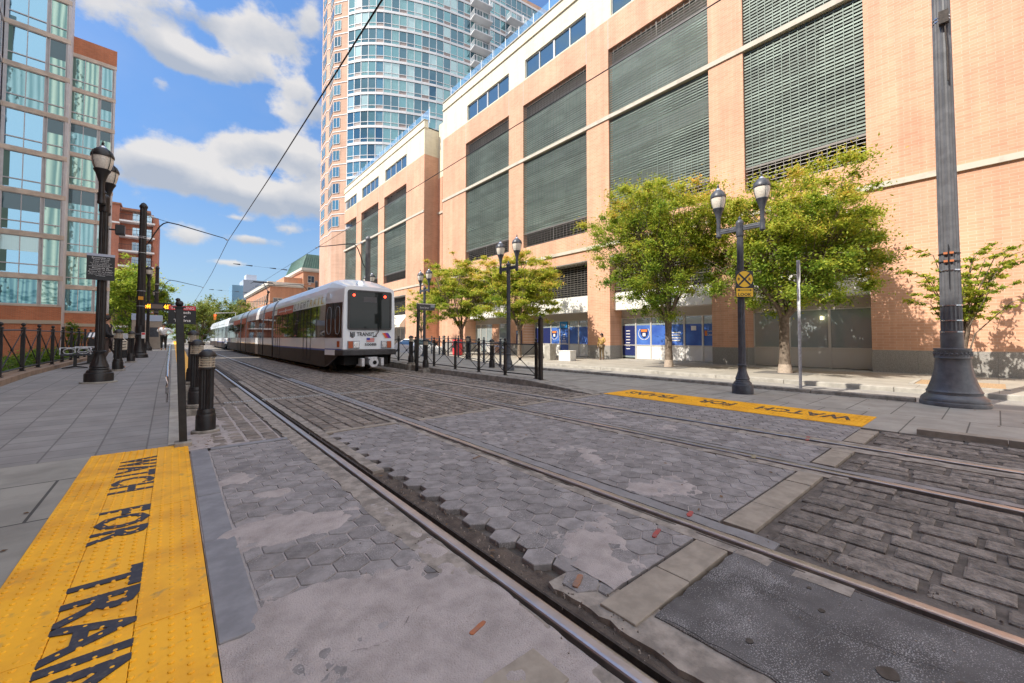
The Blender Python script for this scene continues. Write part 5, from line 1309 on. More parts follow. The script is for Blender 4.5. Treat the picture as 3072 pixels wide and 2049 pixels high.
dup(lampL,(-1.25,35.3,.58),'black twin street lamp in front of the man in a white shirt',scale=(1,1,1))
dup(lampL,(-1.37,52.5,.6),'black twin street lamp farther off than the man in a white shirt',scale=(1,1,1))
# --- crossing sign
M['signyellow']=mat('yellow sign face',(.92,.56,.02),.45)
M['signblack']=mat('black sign face',(.012,.012,.014),.4); M['signwhite']=mat('white sign print',(.8,.8,.8),.5)
def signframe(name,label,loc,ang,group=None): # local -Y is the face direction
    return thing(name,label,'sign',loc,ang,group)
t=signframe('crossing_sign','black and yellow railroad crossing sign with a LOOK plate on the lamp post',(11.13,4.10,0),R(-41))
MB().box(-.225,.225,-.014,0,2.45,3.13).build('plate',M['signblack'],t,bevel=.01)
ci=MB(); n=40; ci.add([(.205*math.cos(2*math.pi*k/n),-.018,2.915+.205*math.sin(2*math.pi*k/n)) for k in range(n)],[tuple(range(n))[::-1]]).build('yellow_disc',M['signyellow'],t)
x=MB()
for a in (R(45),R(-45)):
    d=Vector((math.cos(a),0,math.sin(a))); q=Vector((-math.sin(a),0,math.cos(a)))*.022; o=Vector((0,-.021 if a>0 else -.0215,2.915))
    x.add([o-d*.20-q,o+d*.20-q,o+d*.20+q,o-d*.20+q],[(0,1,2,3)])
x.build('cross',M['signblack'],t)
for s in (-1,1): text('R','letter',M['signblack'],t,(s*.135,-.020,2.915),(1,0,0),(0,0,1),height=.075,bold=.02)
MB().add([(-.21,-.018,2.47),(.21,-.018,2.47),(.21,-.018,2.685),(-.21,-.018,2.685)],[(0,1,2,3)]).build('yellow_panel',M['signyellow'],t)
text('LOOK','letter',M['signblack'],t,(0,-.020,2.525),(1,0,0),(0,0,1),width=.33,height=.075,bold=.02)
a=MB(); a.box(-.15,.15,-.022,-.0195,2.63,2.645)
for s in (-1,1): a.add([(s*.19,-.0225,2.6375),(s*.13,-.0225,2.6375+.028),(s*.13,-.0225,2.6375-.028)],[(0,1,2)] )
a.build('arrow',M['signblack'],t)
# --- notice on the left lamp
t=signframe('ticket_notice','black notice with white text about stamping tickets on the left lamp post',(-1.33,13.50,0),R(3))
MB().box(-.235,.235,-.012,0,2.78,3.40).build('plate',M['signblack'],t); MB().box(-.235,.235,-.014,-.0121,3.34,3.40).build('header_strip',mat('pale blue strip',(.45,.50,.62),.4),t)
def ntx(s,z,h,w=None): text(s,'text_line',M['signwhite'],t,(0,-.0145,z),(1,0,0),(0,0,1),width=w,height=h,depth=.001)
ntx('Remember to',3.305,.032,.30); ntx("'Time Stamp'",3.262,.034,.30); ntx('your ticket!',3.218,.034,.26)
ntx('Good for a single trip',3.178,.018,.36); ntx('in one continuous',3.150,.018,.30); ntx('direction of travel.',3.122,.018,.30)
MB().box(-.2,.2,-.0145,-.0125,3.094,3.099).build('rule',M['signwhite'],t)
ntx('Recuerde de',3.062,.032,.28); ntx('Estampar el Sello',3.018,.030,.38); ntx('de hora en su boleto!',2.976,.026,.42)
ntx('Bueno para un solo',2.938,.018,.36); ntx('viaje en una direccion',2.910,.018,.40); ntx('continua.',2.882,.018,.16)
MB().tube([(0,.0,3.0),(0,.16,3.0)],.015,6).build('bracket',M['galv'],t)
# speaker box on the left lamp
t=thing('loudspeaker','small black speaker box high on the left lamp post','speaker',(-1.12,13.7,4.05))
MB().box(.0,.17,-.12,.10,-.11,.12).build('box',M['black'],t,bevel=.012); MB().tube([(-.12,0,0),(0,0,0)],.02,6).build('bracket',M['black'],t)
# --- catenary poles
def cat_pole(loc,label,m,h=8.,group='fluted overhead line poles'):
    t=thing('overhead_line_pole',label,'pole',loc,0,group)
    MB().lathe([(.53,0),(.53,.07),(.515,.09),(.518,.12),(.49,.17),(.44,.22),(.42,.235),(.42,.27),(.428,.29),(.41,.32)],40).build('plinth',m,t,smooth=True)
    MB().lathe([(.41,.31),(.385,.38),(.345,.50),(.305,.66),(.28,.82),(.268,.96),(.268,1.0)],32,flute=.045,fr=(.33,.97)).build('flared_base',m,t,smooth=True)
    b=MB().lathe([(.283,.985),(.29,1.0),(.28,1.02),(.28,1.16),(.29,1.175),(.287,1.20),(.17,1.21)],36)
    for k in range(24):
        a=2*math.pi*k/24; b.sphere((.281*math.cos(a),.281*math.sin(a),1.09),.022,6,4)
        c_=a+math.pi/24; b.tube([(.284*math.cos(c_),.284*math.sin(c_),1.04),(.284*math.cos(c_+.1),.284*math.sin(c_+.1),1.14)],.007,4)
    b.build('ornate_collar',m,t,smooth=True)
    MB().lathe([(.176,1.2),(.176,1.58)],32).build('sleeve',m,t,smooth=True)
    MB().lathe([(.167,1.58),(.158,3.2),(.135,h-.15)],32,flute=.09,fr=(0,99)).build('shaft',m,t)
    MB().lathe([(.14,h-.16),(.165,h-.13),(.165,h-.05),(.09,h+.08),(.004,h+.14)],16).build('pole_cap',m,t)
    return t
pR=cat_pole((12.74,.62,0),'large grey fluted pole on a flared base at the right edge of the island',M['grey_iron'],h=10.5)
for z in (1.55,1.79,2.11,2.86,8.37,8.30):
    rz=.178 if z<1.6 else .171-(z-1.6)*.0045
    MB().lathe([(rz-.01,z-.012),(rz+.004,z-.012),(rz+.004,z+.012),(rz-.01,z+.012)],32).build('steel_strap',M['steel'],pR,smooth=True)
for z in (3.05,3.22):
    MB().lathe([(.14,z-.010),(.168,z-.010),(.168,z+.010),(.14,z+.010)],24).build('cable_band',M['black'],pR)
    c=MB(); 
    for s in (-1,1): c.box(-.195,-.155,s*.045-.03,s*.045+.03,z-.022,z+.022)
    c.build('orange_clamp',mat('rusty orange clamp',(.45,.14,.05),.6) if z<3.1 else bpy.data.materials['rusty orange clamp'],pR)
MB().tube([(-.19,.0,2.45),(-.195,.0,3.1),(-.185,.0,3.4)],[.004,.012,.01],6).build('hanging_cable',M['black'],pR)
MB().box(-.26,-.14,-.12,.03,8.15,8.42).tube([(-.20,-.05,8.3),(-.19,-.08,7.6),(-.17,-.08,6.9)],.016,5).build('line_bracket',M['rust'],pR)
pole2=cat_pole((-1.24,27.2,.45),'black fluted pole on the left platform with the long bracket arm over the near track',M['black'],h=7.6,group='black overhead line poles on the left')
for ch in pole2.children:
    if ch.name.startswith(('plinth','flared_base','ornate')): ch.scale=(.62,.62,.95)
for z in (6.0,5.93,5.2,2.55,1.55,3.3): MB().lathe([(.14,z-.01),(.172,z-.01),(.172,z+.01),(.14,z+.01)],24).build('steel_strap',M['galv'],pole2)
MB().box(-.10,.09,-.19,-.168,2.85,3.02).build('orange_plate',mat('orange plate',(.75,.33,.02),.5,emit=0),pole2)
MB().box(.06,.20,-.20,-.19,.95,1.25).build('white_notice',M['signwhite'],pole2); MB().box(.07,.19,-.21,-.201,1.13,1.23).build('red_print',M['logored'],pole2)
p3_=dup(pole2,(-1.25,51.5,.6),'black fluted pole in the left row, beyond the man in a white shirt')
pole3=cat_pole((9.0,24.4,.3),'grey fluted pole rising behind the tram nose on the right platform',M['grey_iron'],h=7.2,group='fluted overhead line poles')
dup(pole3,(11.8,47,.3),'dark fluted pole above the tram roof in front of the brick row building')
dup(pole3,(13.3,71,.3),'farthest dark pole standing above the tram roof')
def bracket(name,label,y,x0,x1,dz=0.,s=1):
    """cantilever arm: rises from the pole, arches over and falls gently to the contact wire"""
    t=thing(name,label,'bracket arm',(x0,y,6.0+dz),0,'overhead line bracket arms')
    P=[(0,0,.01),(.04,0,.19),(.10,0,.68),(.157,0,1.08),(.198,0,1.25),(.25,0,1.35),(.31,0,1.33),(.38,0,1.30),(.62,0,1.13),(.87,0,.96),(.96,0,.90),(1.0,0,.82)]
    w=x1-x0
    MB().tube([(u*w,0,z) for u,_,z in P],[.022,.03,.03,.03,.03,.03,.03,.03,.026,.022,.02,.02],8).build('curved_tube',M['black'],t)
    MB().tube([(.0,0,1.56),(.20*w,0,1.40),(.31*w,0,1.34)],.012,6).build('stay_rod',M['black'],t)
    MB().tube([(.06*w,0,1.52),(.10*w,0,1.48)],.05,8).sphere((w,0,.83),.05).tube([(w-.02,0,.80),(w+.02,.25,.86)],.015,5).build('insulator',M['galv'],t)
    return t
bracket('bracket_arm','long curved arm from the left platform pole over the near track',27.6,-1.15,2.22,.10)
bracket('bracket_arm','curved arm from the far left pole over the near track',52,-1.1,2.25,-.25)
bracket('bracket_arm','arm from the pole behind the tram nose reaching over the tram',24.6,8.9,6.15,-.30)
bracket('bracket_arm','arm from the middle pole reaching over the tram roof',47.2,11.6,6.15,-.30)
bracket('bracket_arm','arm from the farthest pole reaching over the tram roof',71.2,13.1,6.15,-.30)
def wire(label,pts,r):
    o=MB().tube(pts,r,6).build('overhead_wire',M['black']); tag(o,label,'wire','overhead contact wires'); return o
wire('thick overhead wire above the near track, crossing the sky diagonally',[(2.3,-30,6.6),(2.3,2,6.42),(2.3,15,6.6),(2.3,27.9,6.93),(2.3,40,6.6),(2.3,52,6.55),(2.3,110,6.7)],.015)
wire('thin overhead wire above the tram, crossing in front of the garage',[(6.12,-30,6.6),(6.12,3,6.42),(6.12,24.8,6.50),(6.12,47.4,6.48),(6.12,71.4,6.5),(6.12,130,6.6)],.010)
# cross-span fittings hanging in the sky
for i,(y,x0,x1,z) in enumerate(((38,3.5,7.6,7.2),(60,3.2,7.4,7.2))):
    t=thing('insulator_span',['short insulated span hanging in the sky nearer the camera','short insulated span hanging in the sky farther down the street'][i],'insulator',(x0,y,z),0,'insulated spans over the tracks')
    MB().tube([(0,0,0),(x1-x0,0,-.1)],.006,5).build('span_wire',M['black'],t)
    for k in (0,.2,.6,.8): MB().tube([((x1-x0)*k,0,-.1*k),((x1-x0)*k+.45,0,-.1*k-.01)],[.02,.05],8).build('insulator',M['black'],t)
# --- bollards
M['louvreglass']=mat('sand coloured lamp louvre',(.50,.43,.33),.4,var=.1,vscale=9)
def bollard(loc,label,m,group,foot=True):
    t=thing('bollard_light',label,'bollard',loc,0,group)
    if foot: MB().lathe([(.20,-.02),(.21,.0),(.21,.035),(.20,.045)],24).build('footing',M['conc2'],t,smooth=True)
    MB().lathe([(.150,.04),(.150,.25),(.145,.27),(.135,.285),(.138,.31),(.130,.33),(.122,.36)],28).build('base',m,t,smooth=True)
    MB().lathe([(.108,.355),(.108,.95)],32,flute=.14,fr=(0,9)).build('fluted_shaft',m,t)
    MB().lathe([(.128,.95),(.130,.975),(.118,.99)],28).build('collar',m,t,smooth=True)
    MB().lathe([(.080,.99),(.080,1.14)],20).build('lamp_core',M['lampglass'],t,smooth=True)
    l=MB()
    for k in range(4): l.lathe([(.090,.995+k*.038),(.122,.985+k*.038),(.122,.995+k*.038),(.090,1.006+k*.038)],28,cap=False)
    for k in range(4):
        a=R(20+90*k); l.tube([(.115*math.cos(a),.115*math.sin(a),.985),(.115*math.cos(a),.115*math.sin(a),1.15)],.011,5)
    l.build('louvres',M['louvreglass'],t,smooth=True)
    MB().lathe([(.142,1.143),(.144,1.158),(.136,1.175),(.115,1.205),(.075,1.235),(.035,1.25),(.004,1.255)],28).build('domed_cap',m,t,smooth=True)
    t.scale=(.84,.84,1)
    return t
G1='bollard lights along the left track edge'
b1=bollard((.41,7.72,-.005),'black fluted bollard light with a domed cap, nearest the camera',M['black'],G1)
def pedestal(x,y,z,h,lab,w=.22):
    o=MB().box(-w,w,-w,w,-h,0).build('pedestal',M['conc2'],bevel=.015,loc=(x,y,z)); tag(o,lab,'concrete block','concrete blocks under bollards')
for (x,y,z,lab,pl) in ((.36,9.72,.14,'second black bollard light on the left track edge, half hidden by the nearest','concrete block under the second bollard on the left track edge'),(.38,12.3,.35,'third black bollard light on the left track edge, beside the handrail','concrete block under the third bollard on the left track edge')):
    dup(b1,(x,y,z),lab); pedestal(x,y,z-.03,z+.1,pl)
G2='bollard lights on the left platform'
for (x,y,z,lab) in ((-1.26,17.1,.43,'black bollard light on the platform right of the walking woman'),(-1.27,22.4,.44,'black bollard light just left of the tall platform pole')):
    dup(b1,(x,y,z),lab,group=G2)
G3='bollard lights on the right platform'
for (x,y,z,lab,pl) in ((8.22,16.9,.28,'black bollard light right beside the tram bumper','concrete block under the bollard beside the tram bumper'),(8.05,15.2,.15,'black bollard light right of the station name post','concrete block under the bollard right of the station name post')):
    dup(b1,(x,y,z),lab,group=G3); pedestal(x,y,z-.02,z+.1,pl)
for (x,y,z,lab) in ((10.5,13.9,.12,'grey bollard light inside the curved rails behind the fence, nearest of the three'),(12.0,18.0,.27,'grey bollard light behind the fence, middle of the three'),(13.6,23.2,.33,'grey bollard light behind the fence, farthest of the three, by the white car')):
    dup(b1,(x,y,z),lab,group=G3)
# --- fences
def fence(label,pts,m,h=1.07,post=.037,group='cross-braced platform fences',knob=True,endpost=True):
    t=thing('platform_fence',label,'fence',pts[0],0,group); o=Vector(pts[0])
    for i,p in enumerate(pts):
        p=Vector(p)-o
        if i==len(pts)-1 and not endpost: break
        k=MB().box(p.x-post,p.x+post,p.y-post,p.y+post,p.z,p.z+h+.02).box(p.x-post*1.7,p.x+post*1.7,p.y-post*1.7,p.y+post*1.7,p.z-.01,p.z+.015)
        k.box(p.x-post*1.25,p.x+post*1.25,p.y-post*1.25,p.y+post*1.25,p.z+h+.02,p.z+h+.05)
        k.lathe([(.03,h+.05),(.018,h+.07),(.018,h+.08),(.04,h+.10),(.048,h+.125),(.035,h+.155),(.004,h+.17)],10,p); k.build('post',m,t)
    for a,b in zip(pts,pts[1:]):
        a=Vector(a)-o; b=Vector(b)-o; d=(b-a).normalized(); a2=a+d*post; b2=b-d*post
        Z=lambda v,z:(v.x,v.y,v.z+z)
        k=MB(); k.tube([Z(a2,h-.02),Z(b2,h-.02)],.020,6).tube([Z(a2,.10),Z(b2,.10)],.020,6)
        k.tube([Z(a2,.11),Z(b2,h-.03)],.013,6).tube([Z(a2,h-.03),Z(b2,.11)],.013,6)
        c=(a2+b2)/2; n=d.cross(Vector((0,0,1)))*.018
        k.tube([(c.x-n.x,c.y-n.y,c.z+h/2+.04),(c.x+n.x,c.y+n.y,c.z+h/2+.04)],.048,12); k.build('braced_panel',m,t)
    return t
def kz(y,prof): 
    for (a,za),(b,zb) in zip(prof,prof[1:]):
        if a<=y<=b: return za+(zb-za)*(y-a)/(b-a)
    return prof[-1][1]
kR=[(7.6,.08),(9.1,.17),(11.5,.18),(14,.19),(17,.24),(22,.36),(90,.4)]
fence('black cross-braced fence on the kerb of the right platform',[(8.58,y,kz(y,kR)) for y in (9.10,10.62,12.15,13.75,15.45,17.2,19,20.8,22.6,24.4,26.2,28)],M['black'])
fence('grey cross-braced fence behind the right platform beside the road',[(11.1+(y-14)*.25,y,kz(y,[(9.2,.0),(12,.06),(15,.2),(20,.33),(120,.36)])) for y in (14.1,16.0,17.9,19.8,21.7,23.6,25.5,27.4,29.3)],M['navy_iron'])
kL=[(9.5,.30),(12,.46),(16,.55),(28,.57),(34,.72),(60,.72)]
fence('black cross-braced fence in front of the apartment building',[(-3.02,y,kz(y,kL)) for y in (11.0,12.85,14.6,16.45,18.1,19.9,21.5,23.1,24.7,26.3,27.9,29.5)],M['black'],h=1.10)
# tall end posts
t=thing('tall_post','tall black post with a ball finial ending the right platform fence','post',(8.60,8.93,.13))
MB().box(-.055,.055,-.055,.055,0,1.86).box(-.12,.12,-.12,.12,-.02,.03).build('post',M['black'],t,bevel=.006); MB().lathe([(.03,1.86),(.05,1.90),(.035,1.95),(.004,1.99)],12).box(-.065,.065,-.065,.065,1.86,1.875).build('finial',M['black'],t)
t=thing('tall_post','tall leaning black post at the corner of the left yellow strip','post',(.135,6.96,.0))
MB().add([(-.042,-.042,.05),(.042,-.042,.05),(.042,.042,.05),(-.042,.042,.05),(-.117,-.042,1.82),(-.033,-.042,1.82),(-.033,.042,1.82),(-.117,.042,1.82)],[(3,2,1,0),(4,5,6,7),(0,1,5,4),(1,2,6,5),(2,3,7,6),(3,0,4,7)]).build('post',M['black'],t,bevel=.006)
MB().box(-.14,-.01,-.065,.065,1.82,1.835).sphere((-.075,0,1.875),.045).sphere((-.09,0,1.925),.026).build('finial',M['black'],t,smooth=True)
MB().box(-.09,.09,-.14,.09,-.02,.055).build('foot_plate',M['conc2'],t,bevel=.01)
# handrails
def handrail(label,pts,posts,group):
    t=thing('handrail',label,'handrail',pts[0],0,group); o=Vector(pts[0])
    MB().tube([tuple(Vector(p)-o) for p in pts],.024,10).build('rail',M['steel'],t,smooth=True)
    for p,z0 in posts: MB().tube([(p[0]-o.x,p[1]-o.y,z0-o.z),(p[0]-o.x,p[1]-o.y,p[2]-o.z)],.018,8).build('post',M['steel'],t,smooth=True)
handrail('shiny steel handrail on the left ramp behind the leaning post',[(-.06,9.9,.42),(-.06,9.55,.44),(-.06,9.42,.56),(-.06,9.5,.72),(-.06,9.9,.84),(-.06,12,1.05),(-.06,16.4,1.22)],[((-.06,10.2,.86),.12),((-.06,12.6,1.08),.34),((-.06,15.8,1.19),.43)],'steel ramp handrails')
handrail('steel ramp handrail seen through the right platform fence',[(12.0,15.2,.62),(11.95,14.85,.66),(11.95,14.8,.85),(12.05,15.1,1.0),(12.9,21.5,1.25)],[((12.1,15.8,1.03),.15),((12.8,20.5,1.2),.3)],'steel ramp handrails')
# sign post seen edge-on
t=thing('edge_on_sign','galvanised sign post seen edge-on at the island kerb','sign post',(12.73,3.36,.088),R(-75))
MB().box(-.028,.028,-.012,.012,0,3.4).box(-.034,-.028,-.03,.0,.0,3.4).box(.028,.034,-.03,.0,.0,3.4).build('channel_post',M['galv'],t)
MB().box(-.006+.04,.006+.04,-.16,.16,2.8,3.38).build('sign_plate',M['alu'],t)
# station name board
t=thing('station_name_board','dark station name board lettered Essex Street on a leaning black post','sign',(8.0,15.9,-.03))
MB().add([(-.05,-.05,0),(.05,-.05,0),(.05,.05,0),(-.05,.05,0),(.03,-.05,2.92),(.13,-.05,2.92),(.13,.05,2.92),(.03,.05,2.92)],[(3,2,1,0),(4,5,6,7),(0,1,5,4),(1,2,6,5),(2,3,7,6),(3,0,4,7)]).build('post',M['black'],t)
MB().box(.02,.80,-.09,.09,2.66,2.90).build('board',mat('charcoal board',(.05,.055,.06),.4),t); MB().box(.0,.82,-.10,.10,2.90,2.935).build('top_trim',M['alu'],t)
text('Essex Street','lettering',M['signwhite'],t,(.30,-.093,2.76),(1,0,0),(0,0,1),width=.40,height=.075); MB().box(.58,.585,-.092,-.0905,2.66,2.9).box(.6,.79,-.094,-.0905,2.78,2.89).build('panel_print',M['tramgrey'],t)
# warning sign behind the leaning post
t=thing('warning_sign','black and red warning sign lettered WARNING Watch for Trains behind the leaning post','sign',(.22,16.5,.44),R(0))
MB().tube([(0,.05,0),(0,.05,1.98)],.03,8).build('post',M['galv'],t); MB().box(-.34,.34,-.012,0,1.42,2.00).build('plate',M['signblack'],t)
MB().box(-.33,.33,-.015,-.0125,1.86,1.99).build('red_header',M['logored'],t)
text('WARNING','lettering',M['signwhite'],t,(0,-.017,1.925),(1,0,0),(0,0,1),width=.58,height=.085)
for s_,z,w in (('Watch',1.785,.40),('for',1.665,.20),('Trains',1.535,.42)): text(s_,'lettering',M['signwhite'],t,(0,-.0145,z),(1,0,0),(0,0,1),width=w,height=.085,bold=.02)
# LED departure board
t=thing('departure_board','departure board with orange led digits over the left platform','display',(-.75,33,.6))
MB().box(-.68,.68,-.08,.08,2.52,2.98).build('housing',M['black'],t); MB().box(-.30,.25,-.085,-.0805,2.62,2.88).build('centre_panel',mat('brown panel',(.20,.15,.13),.5),t)
for s_,x in (('8:44',-.48),('4:02',.46)): text(s_,'led_digits',M['orange_led'],t,(x,-.083,2.75),(1,0,0),(0,0,1),width=.33,height=.27,bold=.03)
MB().tube([(-.68,0,2.95),(-1.0,.3,2.95)],.03,6).tube([(-.62,.02,3.0),(-.62,.02,2.98)],.02,6).tube([(.55,0,2.9),(1.1,.1,3.0)],.02,6).build('mount',M['black'],t)
# kiosk / shelter
M['kiosk']=mat('warm grey stone panel',(.36,.31,.26),.75,var=.1,vscale=2)
for i,(x,y,lab) in enumerate(((-1.75,38.2,'warm grey ticket kiosk with a pale blue top behind the left platform pole'),(-1.05,40.2,'warm grey kiosk with a blue top behind the man in white'))):
    t=thing('ticket_kiosk',lab,'kiosk',(x,y,.6),0,'ticket kiosks on the left platform')
    MB().box(-.42,.42,-.4,.6,0,2.05).build('cabinet',M['kiosk'],t,bevel=.02); MB().box(-.44,.44,-.42,.62,2.05,2.5).build('blue_top',mat('pale blue header',(.45,.55,.72),.4) if i==0 else bpy.data.materials['pale blue header'],t,bevel=.02)
    MB().box(-.25,.25,-.41,-.401,.9,1.6).build('screen_panel',M['navy_iron'],t)
# waiting seats
def seat(loc,label):
    t=thing('platform_bench',label,'bench',loc,R(8),'black wire seats on the left platform')
    MB().box(-.04,.04,-.04,.04,.03,.40).build('pedestal',M['black'],t)
    f=MB()
    for a in (30,150,210,330): f.tube([(0,0,.06),(.33*math.cos(R(a)),.22*math.sin(R(a)),.015)],[.03,.015],6)
    f.build('feet',M['black'],t)
    s=MB(); v=[];n=12
    prof=[(-.24,.47),(-.22,.44),(-.10,.425),(.06,.43),(.20,.44),(.25,.43)]
    for x in (-.33,.33): v+=[(x,y,z) for y,z in prof]+[(x,y,z-.02) for y,z in prof]
    k=len(prof); fc=[]
    for i in range(k-1): fc+=[(i,i+1,2*k+i+1,2*k+i),(k+i,3*k+i,3*k+i+1,k+i+1),(i,k+i,k+i+1,i+1),(2*k+i,2*k+i+1,3*k+i+1,3*k+i)]
    fc+=[(0,2*k,3*k,k),(k-1,2*k-1,4*k-1,3*k-1)]
    s.add(v,fc).build('seat',M['navy_iron'],t)
    for x in (-.34,.34):
        MB().tube([(x,-.22,.45),(x,-.24,.60),(x,-.12,.66),(x,.10,.66),(x,.22,.62),(x,.24,.45)],.016,8).build('armrest',M['galv'],t)
    r=MB(); 
    for x in (-.14,.18): r.tube([(x+.13*math.cos(a),.02,.55+.085*math.sin(a)) for a in [2*math.pi*q/16 for q in range(17)]],.013,6)
    r.tube([(-.34,-.02,.66),(.34,-.02,.66)],.014,6).build('armrest_loops',M['galv'],t)
seat((-2.41,19.2,.44),'black wire seat with chrome arms against the left fence, nearer one'); seat((-2.36,21.5,.44),'black wire seat with chrome arms against the left fence, farther one')
t=thing('newspaper_box','black newspaper box with a striped white top left of the lamp','newspaper box',(-2.35,23.6,.44))
MB().box(-.25,.25,-.22,.22,0,.95).build('cabinet',M['black'],t,bevel=.02); k=MB().add([(-.3,-.25,1.0),(.3,-.25,1.0),(.3,.1,1.22),(-.3,.1,1.22)],[(0,1,2,3)]).build('sloping_top',M['black'],t)
s=MB()
for q in range(5): s.add([(-.25+q*.11,-.26+.01,1.012),(-.19+q*.11,-.25,1.012),(-.17+q*.11,.05,1.20),(-.23+q*.11,.05,1.20)],[(0,1,2,3)])
s.build('white_slots',M['white'],t)
t=thing('newspaper_box','second black newspaper box right of the near platform bollards','newspaper box',(-1.95,27.8,.45),0)
MB().box(-.25,.25,-.22,.22,0,.95).build('cabinet',M['black'],t,bevel=.02); MB().box(-.26,.26,-.25,-.23,.95,1.2).build('slotted_top',M['galv'],t)
# blocks, box and bin on the far sidewalk
o=tag(MB().box(-.26,.26,-.26,.26,0,1.03).build('stone_block',M['conc'],bevel=.015,loc=(18.4,18.25,.03)),'tall rough stone block on the far sidewalk beside the white box','stone block')
t=thing('white_box','low white box with a lid on the far sidewalk in front of the blue shop','box',(18.6,16.95,.03),R(8))
MB().box(-.32,.32,-.42,.42,0,.56).build('body',M['white'],t,bevel=.01); MB().box(-.34,.34,-.44,.44,.56,.62).build('lid',M['soffit'],t,bevel=.01)
t=thing('red_box','red newspaper box by the road behind the right fence','newspaper box',(17.6,27.9,.03)); MB().box(-.28,.28,-.3,.3,0,1.25).build('cabinet',M['logored'],t,bevel=.03); MB().box(-.285,-.281,-.2,.2,.6,1.1).build('window',M['darkwin'],t)
# cars
def car(loc,label,col,rot=0,group='cars on the road behind'):
    t=thing('parked_car',label,'car',loc,rot,group)
    prof=[(-2.35,.35),(-2.38,.62),(-2.28,.88),(-1.25,1.0),(-.55,1.42),(.9,1.46),(1.75,1.1),(2.3,1.02),(2.38,.62),(2.33,.35)]
    half=lambda z:.88 if z<1.02 else .88-(z-1.02)*.55
    m=MB(); v=[];n=len(prof)
    for s in (-1,1): v+=[(s*half(z),y,z) for y,z in prof]
    f=[tuple(range(n)),tuple(range(2*n-1,n-1,-1))]+[(i,i+n,(i+1)%n+n,(i+1)%n) for i in range(n)]
    m.add(v,f).build('body',col,t,bevel=.05)
    for s in (-1,1): 
        MB().add([(s*.885,-1.1,1.03),(s*.885,1.55,1.08),(s*.70,.85,1.37),(s*.70,-.5,1.35)],[(0,1,2,3)]).build('side_window',M['darkwin'],t)
        for y in (-1.45,1.45):
            w=MB().tube([(s*.74,y,.33),(s*.91,y,.33)],.33,20).build('wheel',M['rubber'],t); MB().tube([(s*.90,y,.33),(s*.915,y,.33)],.19,14).build('rim',M['galv'],w)
    for e,yy,mm in ((-1,-2.39,M['headlens']),(1,2.39,M['logored'])):
        for s in (-1,1): MB().box(s*.62-.16,s*.62+.16,yy-.01,yy+.01,.68,.82).build('headlight' if e<0 else 'tail_light',mm,t)
    MB().add([(-.74,-1.22,1.03),(.74,-1.22,1.03),(.66,-.60,1.42),(-.66,-.60,1.42)],[(0,1,2,3)]).build('windscreen',M['darkwin'],t)
    return t
M['carwhite']=mat('white car paint',(.80,.80,.80),.25,coat=.6); 
cr=car((14.3,28.4,-.1),'white car parked by the road, seen through the right platform fence',M['carwhite'])
dup(cr,(13.2,118,-.1),'distant white car at the end of the street left of the tram, left one'); dup(cr,(10.6,124,-.1),'distant white car at the end of the street left of the tram, right one')
# traffic signal over the street
t=thing('traffic_signal','red traffic light hanging above the far tram roof','traffic light',(6.4,100,5.6))
MB().box(-.2,.2,-.15,.15,-.55,.6).build('housing',mat('orange signal housing',(.70,.25,.03),.5),t); MB().tube([(0,-.16,.35),(0,-.2,.35)],.15,12).build('red_lens',M['red_lamp'],t)
MB().tube([(0,0,.6),(0,0,.8),(3.4,.2,1.0),(3.5,.2,-5.6)],.07,6).build('mast',M['galv'],t)
# ================================================================ trees
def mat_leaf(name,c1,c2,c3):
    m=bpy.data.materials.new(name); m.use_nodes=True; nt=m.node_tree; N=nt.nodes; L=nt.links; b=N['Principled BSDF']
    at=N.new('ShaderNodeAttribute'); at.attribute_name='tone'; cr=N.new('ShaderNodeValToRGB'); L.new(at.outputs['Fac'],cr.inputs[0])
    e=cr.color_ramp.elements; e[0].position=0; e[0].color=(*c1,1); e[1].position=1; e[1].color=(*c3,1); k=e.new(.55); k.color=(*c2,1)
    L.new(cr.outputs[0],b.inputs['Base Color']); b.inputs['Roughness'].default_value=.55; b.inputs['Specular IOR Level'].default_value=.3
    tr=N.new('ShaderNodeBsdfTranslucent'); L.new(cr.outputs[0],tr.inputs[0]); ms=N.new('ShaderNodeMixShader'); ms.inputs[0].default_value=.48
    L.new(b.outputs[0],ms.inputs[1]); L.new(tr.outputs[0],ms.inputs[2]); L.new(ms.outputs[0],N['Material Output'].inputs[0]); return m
M['leafA']=mat_leaf('zelkova leaves turning yellow',(.15,.26,.03),(.48,.52,.06),(.85,.50,.14))
M['leafB']=mat_leaf('mid green leaves',(.10,.20,.025),(.30,.42,.05),(.55,.55,.08))
M['leafC']=mat_leaf('distant leaves',(.08,.14,.025),(.22,.27,.05),(.38,.36,.08))
M['bark']=mat('grey brown bark',(.13,.10,.075),.9,col2=(.24,.19,.15),vscale=9,bump=.8,bscale=22,bdist=.02,fac_lo=.4,fac_hi=.65)
M['barkpale']=mat('pale lower bark',(.42,.34,.27),.9,var=.15,vscale=8,bump=.5,bscale=25,bdist=.01)
